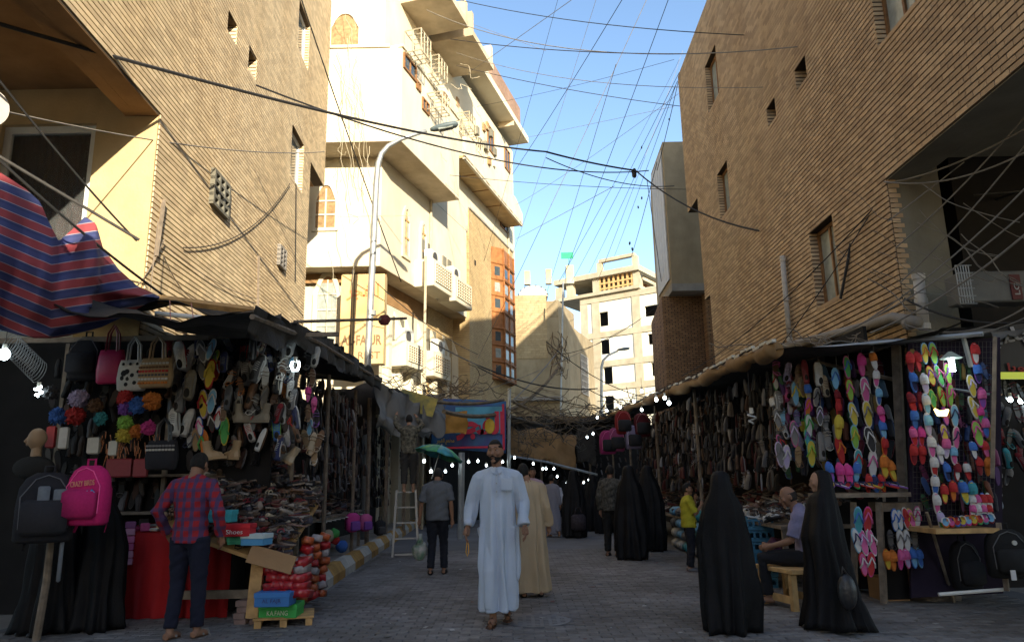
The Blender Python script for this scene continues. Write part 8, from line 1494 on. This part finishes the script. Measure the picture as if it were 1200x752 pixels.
# women in chadors
g, H = hgt(858, 553, 741); r_, D, s = chador('woman in a long black chador walking away, left of the seated man', g, math.pi - .3, H, seed=1, wid=(.27, .29), vox=.014)
g, H = hgt(980, 551, 739); r_, D, s = chador('woman in a wide black chador bending her face towards the seated man on the right', g, -1.9, H, face=True, seed=5, wid=(.38, .34), lean=.0); bpy.data.objects[r_.name].rotation_euler = (0, -.10, -1.9)
p = at(993, 693, g.y - .38); b = MB(); b.ball((0, 0, 0), (.09, .06, .16), 14, 10); b.tube([(-.04, 0, .12), (-.02, 0, .22), (.03, 0, .12)], .01, 5); b.build('plastic_bag', mat('black_plastic_bag', (.012, .012, .014), .45, .2, 9, .5, 20, spec=.7), loc=p, smooth=True, label='shiny black plastic bag held low by the woman in the wide chador', cat='plastic bag')
CHD = [(742, 546, 656, 13.2, 'tall woman in black chador beside the man in the dark checked shirt', 2.8), (764, 546, 646, 0, 'second woman in black chador right of the couple before the right stalls', 2.6), (674, 551, 630, 0, 'woman in black chador walking away in the crowd with a patterned bag', 3.0), (697, 556, 622, 0, 'woman in black in the crowd just left of the checked shirt man', 2.9), (709, 560, 625, 0, 'woman in black partly behind the man in the checked shirt', 3.1), (690, 566, 610, 0, 'small distant woman in black in the middle of the crowd', 3.2), (683, 564, 604, 0, 'most distant woman in black between two others', .2), (724, 572, 612, 0, 'distant woman in black by the right stalls', 3.1), (607, 566, 600, 0, 'distant woman in black left of the beige robe', .1), (661, 563, 606, 0, 'distant woman in black behind the pale grey robe', 3.0), (669, 566, 600, 0, 'tiny distant woman in black left of the crowd bag', .4), (703, 566, 604, 0, 'far woman in black at the mouth of the right stalls', 2.8), (645, 568, 598, 0, 'tiny distant woman in black near the pale grey robe', 3.1)]
for x, yt, yb, _, l, rz in CHD: g, H = hgt(x, yt, yb); chador(l, g, rz, H, seed=x, vox=.02, wid=(.27, .25))
p = at(678, 612, G(674, 630).y - .3); b = MB(); b.bbox((0, 0, 0), (.38, .16, .42), .06); b.tube([(-.1, 0, .2), (-.05, 0, .38), (.05, 0, .38), (.1, 0, .2)], .012, 5); b.build('handbag', mat('patterned_bag', (.22, .16, .17), .8, .9, 14, c2=(.05, .04, .05)), loc=p, smooth=True, label='patterned pink and black bag carried by the woman in the crowd', cat='handbag')
# dark figures near the left edge behind the backpacks
g = G(30, 750) + Vector((0, .35, 0)); r_, D, s = chador('woman in black at the left edge behind the grey and black backpack', g, -.35, 1.62, face=True, seed=11, wid=(.36, .3)); g = G(100, 742); chador('person in a long black abaya behind the pink backpack', g + Vector((0, .15, 0)), 2.9, 1.50, seed=12, wid=(.34, .28)); 
# mannequin head
b = MB(); HM = Matrix.Translation((0, 0, .3)) @ Matrix.Rotation(-1.2, 4, 'Z') @ Matrix.Scale(1.08, 4); head_piece(b, HM); k0 = len(b.v); b.tube([(0, -.088, .018), (0, -.114, -.026), (0, -.098, -.034)], [.01, .016, .01], 8); b.ball((0, -.09, -.06), (.026, .012, .012), 8, 6); b.xf(HM, k0); b.tube([(0, .01, .26), (0, .01, .08)], [.05, .06], 12); me = remesh(b, .009); me.materials.append(mat('mannequin_plastic', (.30, .20, .12), .5, .1)); MH = empty('mannequin_head', at(40, 545, 8.7), label='tan plastic mannequin head facing left in the dark shop', cat='mannequin'); link('head', me, MH); b = MB(); b.ball((0, 0, -.03), (.24, .13, .14), 14, 10); b.build('bust', m_cloth, MH, (.02, .02, .02), smooth=True)
# seated man
g = G(940, 716) + Vector((0, .12, 0)); zs = .45; SD = dict(head=(.02, -.12, 1.20), neck=(.01, -.05, 1.08), chest=(0, 0, .90), belly=(0, .03, .70), pelvis=(0, .04, .54), shL=(.2, -.02, 1.01), elL=(.25, -.12, .72), wrL=(.16, -.36, .66), shR=(-.2, -.02, 1.01), elR=(-.25, -.12, .72), wrR=(-.14, -.34, .64), hipL=(.1, .0, .52), knL=(.14, -.46, .53), anL=(.12, -.42, .1), toL=(.13, -.58, .04), hipR=(-.1, 0, .52), knR=(-.12, -.44, .53), anR=(-.14, -.5, .1), toR=(-.15, -.66, .04))
r_, D, HM, s = person('bald man in a pale lavender shirt sitting on the timber bench, seen from behind', bp + Vector((.34, .26, 0)), -2.0, 1.80, SD, vox=.009, head=(.15, .3)); hair(r_, HM, lambda x, y, z: (y > -.1 and -.5 < z < .25), sc_=1.03, m=mat('short_grey_hair', (.03, .025, .022), .8)); shirt(r_, D, s, (.27, .25, .38), ex=.022, arms='short'); trousers(r_, D, s, (.014, .014, .017)); sandals(r_, D, s, (.04, .03, .025))
# boy in yellow
g, H = hgt(811, 566, 670); r_, D, HM, s = person('boy in a bright yellow T-shirt and jeans with a hand raised to his mouth', g, 1.5, H, dict(elL=(.2, -.16, 1.18), wrL=(.08, -.17, 1.42), elR=(-.2, -.12, 1.12), wrR=(-.1, -.24, 1.3)), vox=.011, head=(-.1, .1)); hair(r_, HM); shirt(r_, D, s, (.42, .38, .03), arms='short', ex=.03); trousers(r_, D, s, (.012, .014, .022)); shoes(r_, D, s, (.10, .10, .11))
# man in the dark checked shirt
g, H = hgt(719, 545, 652); r_, D, HM, s = person('man in a dark checked shirt and black trousers standing beside the chador women', g, 2.7, H, dict(wrR=(-.22, -.12, .95)), vox=.012, head=(.3, 0)); hair(r_, HM); shirt(r_, D, s, (1, 1, 1), mat('dark_checked_cloth', (.06, .06, .05), .9, .7, 25, c2=(.10, .095, .08)), ex=.035); trousers(r_, D, s, (.012, .012, .012), r=1.1); shoes(r_, D, s, (.01, .01, .01))
# crowd: pale robes and shirts
g, H = hgt(648, 556, 629); r_, D, HM, s = person('person in a pale grey robe striding right in the crowd', g, 2.6, H, dict(anR=(-.3, .15, .1), knR=(-.2, .05, .5)), vox=.014); hair(r_, HM); robe(r_, D, s, (.20, .20, .24), hem=.08, wid=(.27, .25), folds=6, vox=.02, seed=4)
for x, yt, yb, l, c, c2, rz in ((652, 562, 618, 'person in a white shirt in the crowd before the tan building', (.5, .5, .56), (.02, .02, .03), 3.0), (626, 541, 640, 'man with a moustache in a pinkish shirt facing the viewer behind the beige robe', (.42, .30, .36), (.03, .03, .04), .1), (700, 564, 612, 'distant person in a pale pink top near the dark women', (.42, .30, .34), (.02, .02, .02), 2.9), (534, 566, 612, 'small distant person in dark clothes left of the man in pale blue', (.06, .05, .05), (.02, .02, .02), .3), (640, 566, 606, 'distant man in dark shirt between the beige robe and the crowd', (.05, .05, .06), (.02, .02, .02), .1)):
    g, H = hgt(x, yt, yb); r_, D, HM, s = person(l, g, rz, min(H, 1.8), vox=.015); hair(r_, HM); shirt(r_, D, s, c, ex=.03, vox=.018); trousers(r_, D, s, c2)
# man on the ladder
g = Vector(LD.location); r_, D, HM, s = person('barefoot man in a checked camouflage shirt standing on the step ladder', (g.x + .02, g.y + .2, at(480, 578, g.y).z), math.pi + .2, 1.66, dict(elL=(.3, -.1, 1.55), wrL=(.28, -.3, 1.75), elR=(-.3, -.1, 1.5), wrR=(-.2, -.3, 1.7), head=(0, -.05, 1.63)), vox=.012, skin=m_skinl); hair(r_, HM); shirt(r_, D, s, (1, 1, 1), mat('camouflage_cloth', (.07, .06, .045), .9, .8, 16, c2=(.20, .18, .13)), ex=.03); trousers(r_, D, s, (.045, .042, .038), hem=.7, r=1.15)
# person at the right edge
g = G(1196, 690) + Vector((.1, .35, 0)); r_, D, HM, s = person('person in a grey shirt and black cap leaning in from the right edge', g, -1.5, 1.62, dict(head=(0, -.28, 1.42), neck=(0, -.18, 1.36), chest=(0, -.1, 1.22), shL=(.18, -.14, 1.3), shR=(-.18, -.14, 1.3), elL=(.22, -.2, 1.05), elR=(-.22, -.2, 1.05), wrL=(.18, -.4, .9), wrR=(-.2, -.4, .92)), vox=.011, head=(0, .35)); hair(r_, HM, lambda x, y, z: z > .35, sc_=1.12, m=m_cloth, name='cap').color = (.02, .02, .02, 1); shirt(r_, D, s, (.22, .25, .29), arms='short', ex=.04); trousers(r_, D, s, (.07, .08, .1))
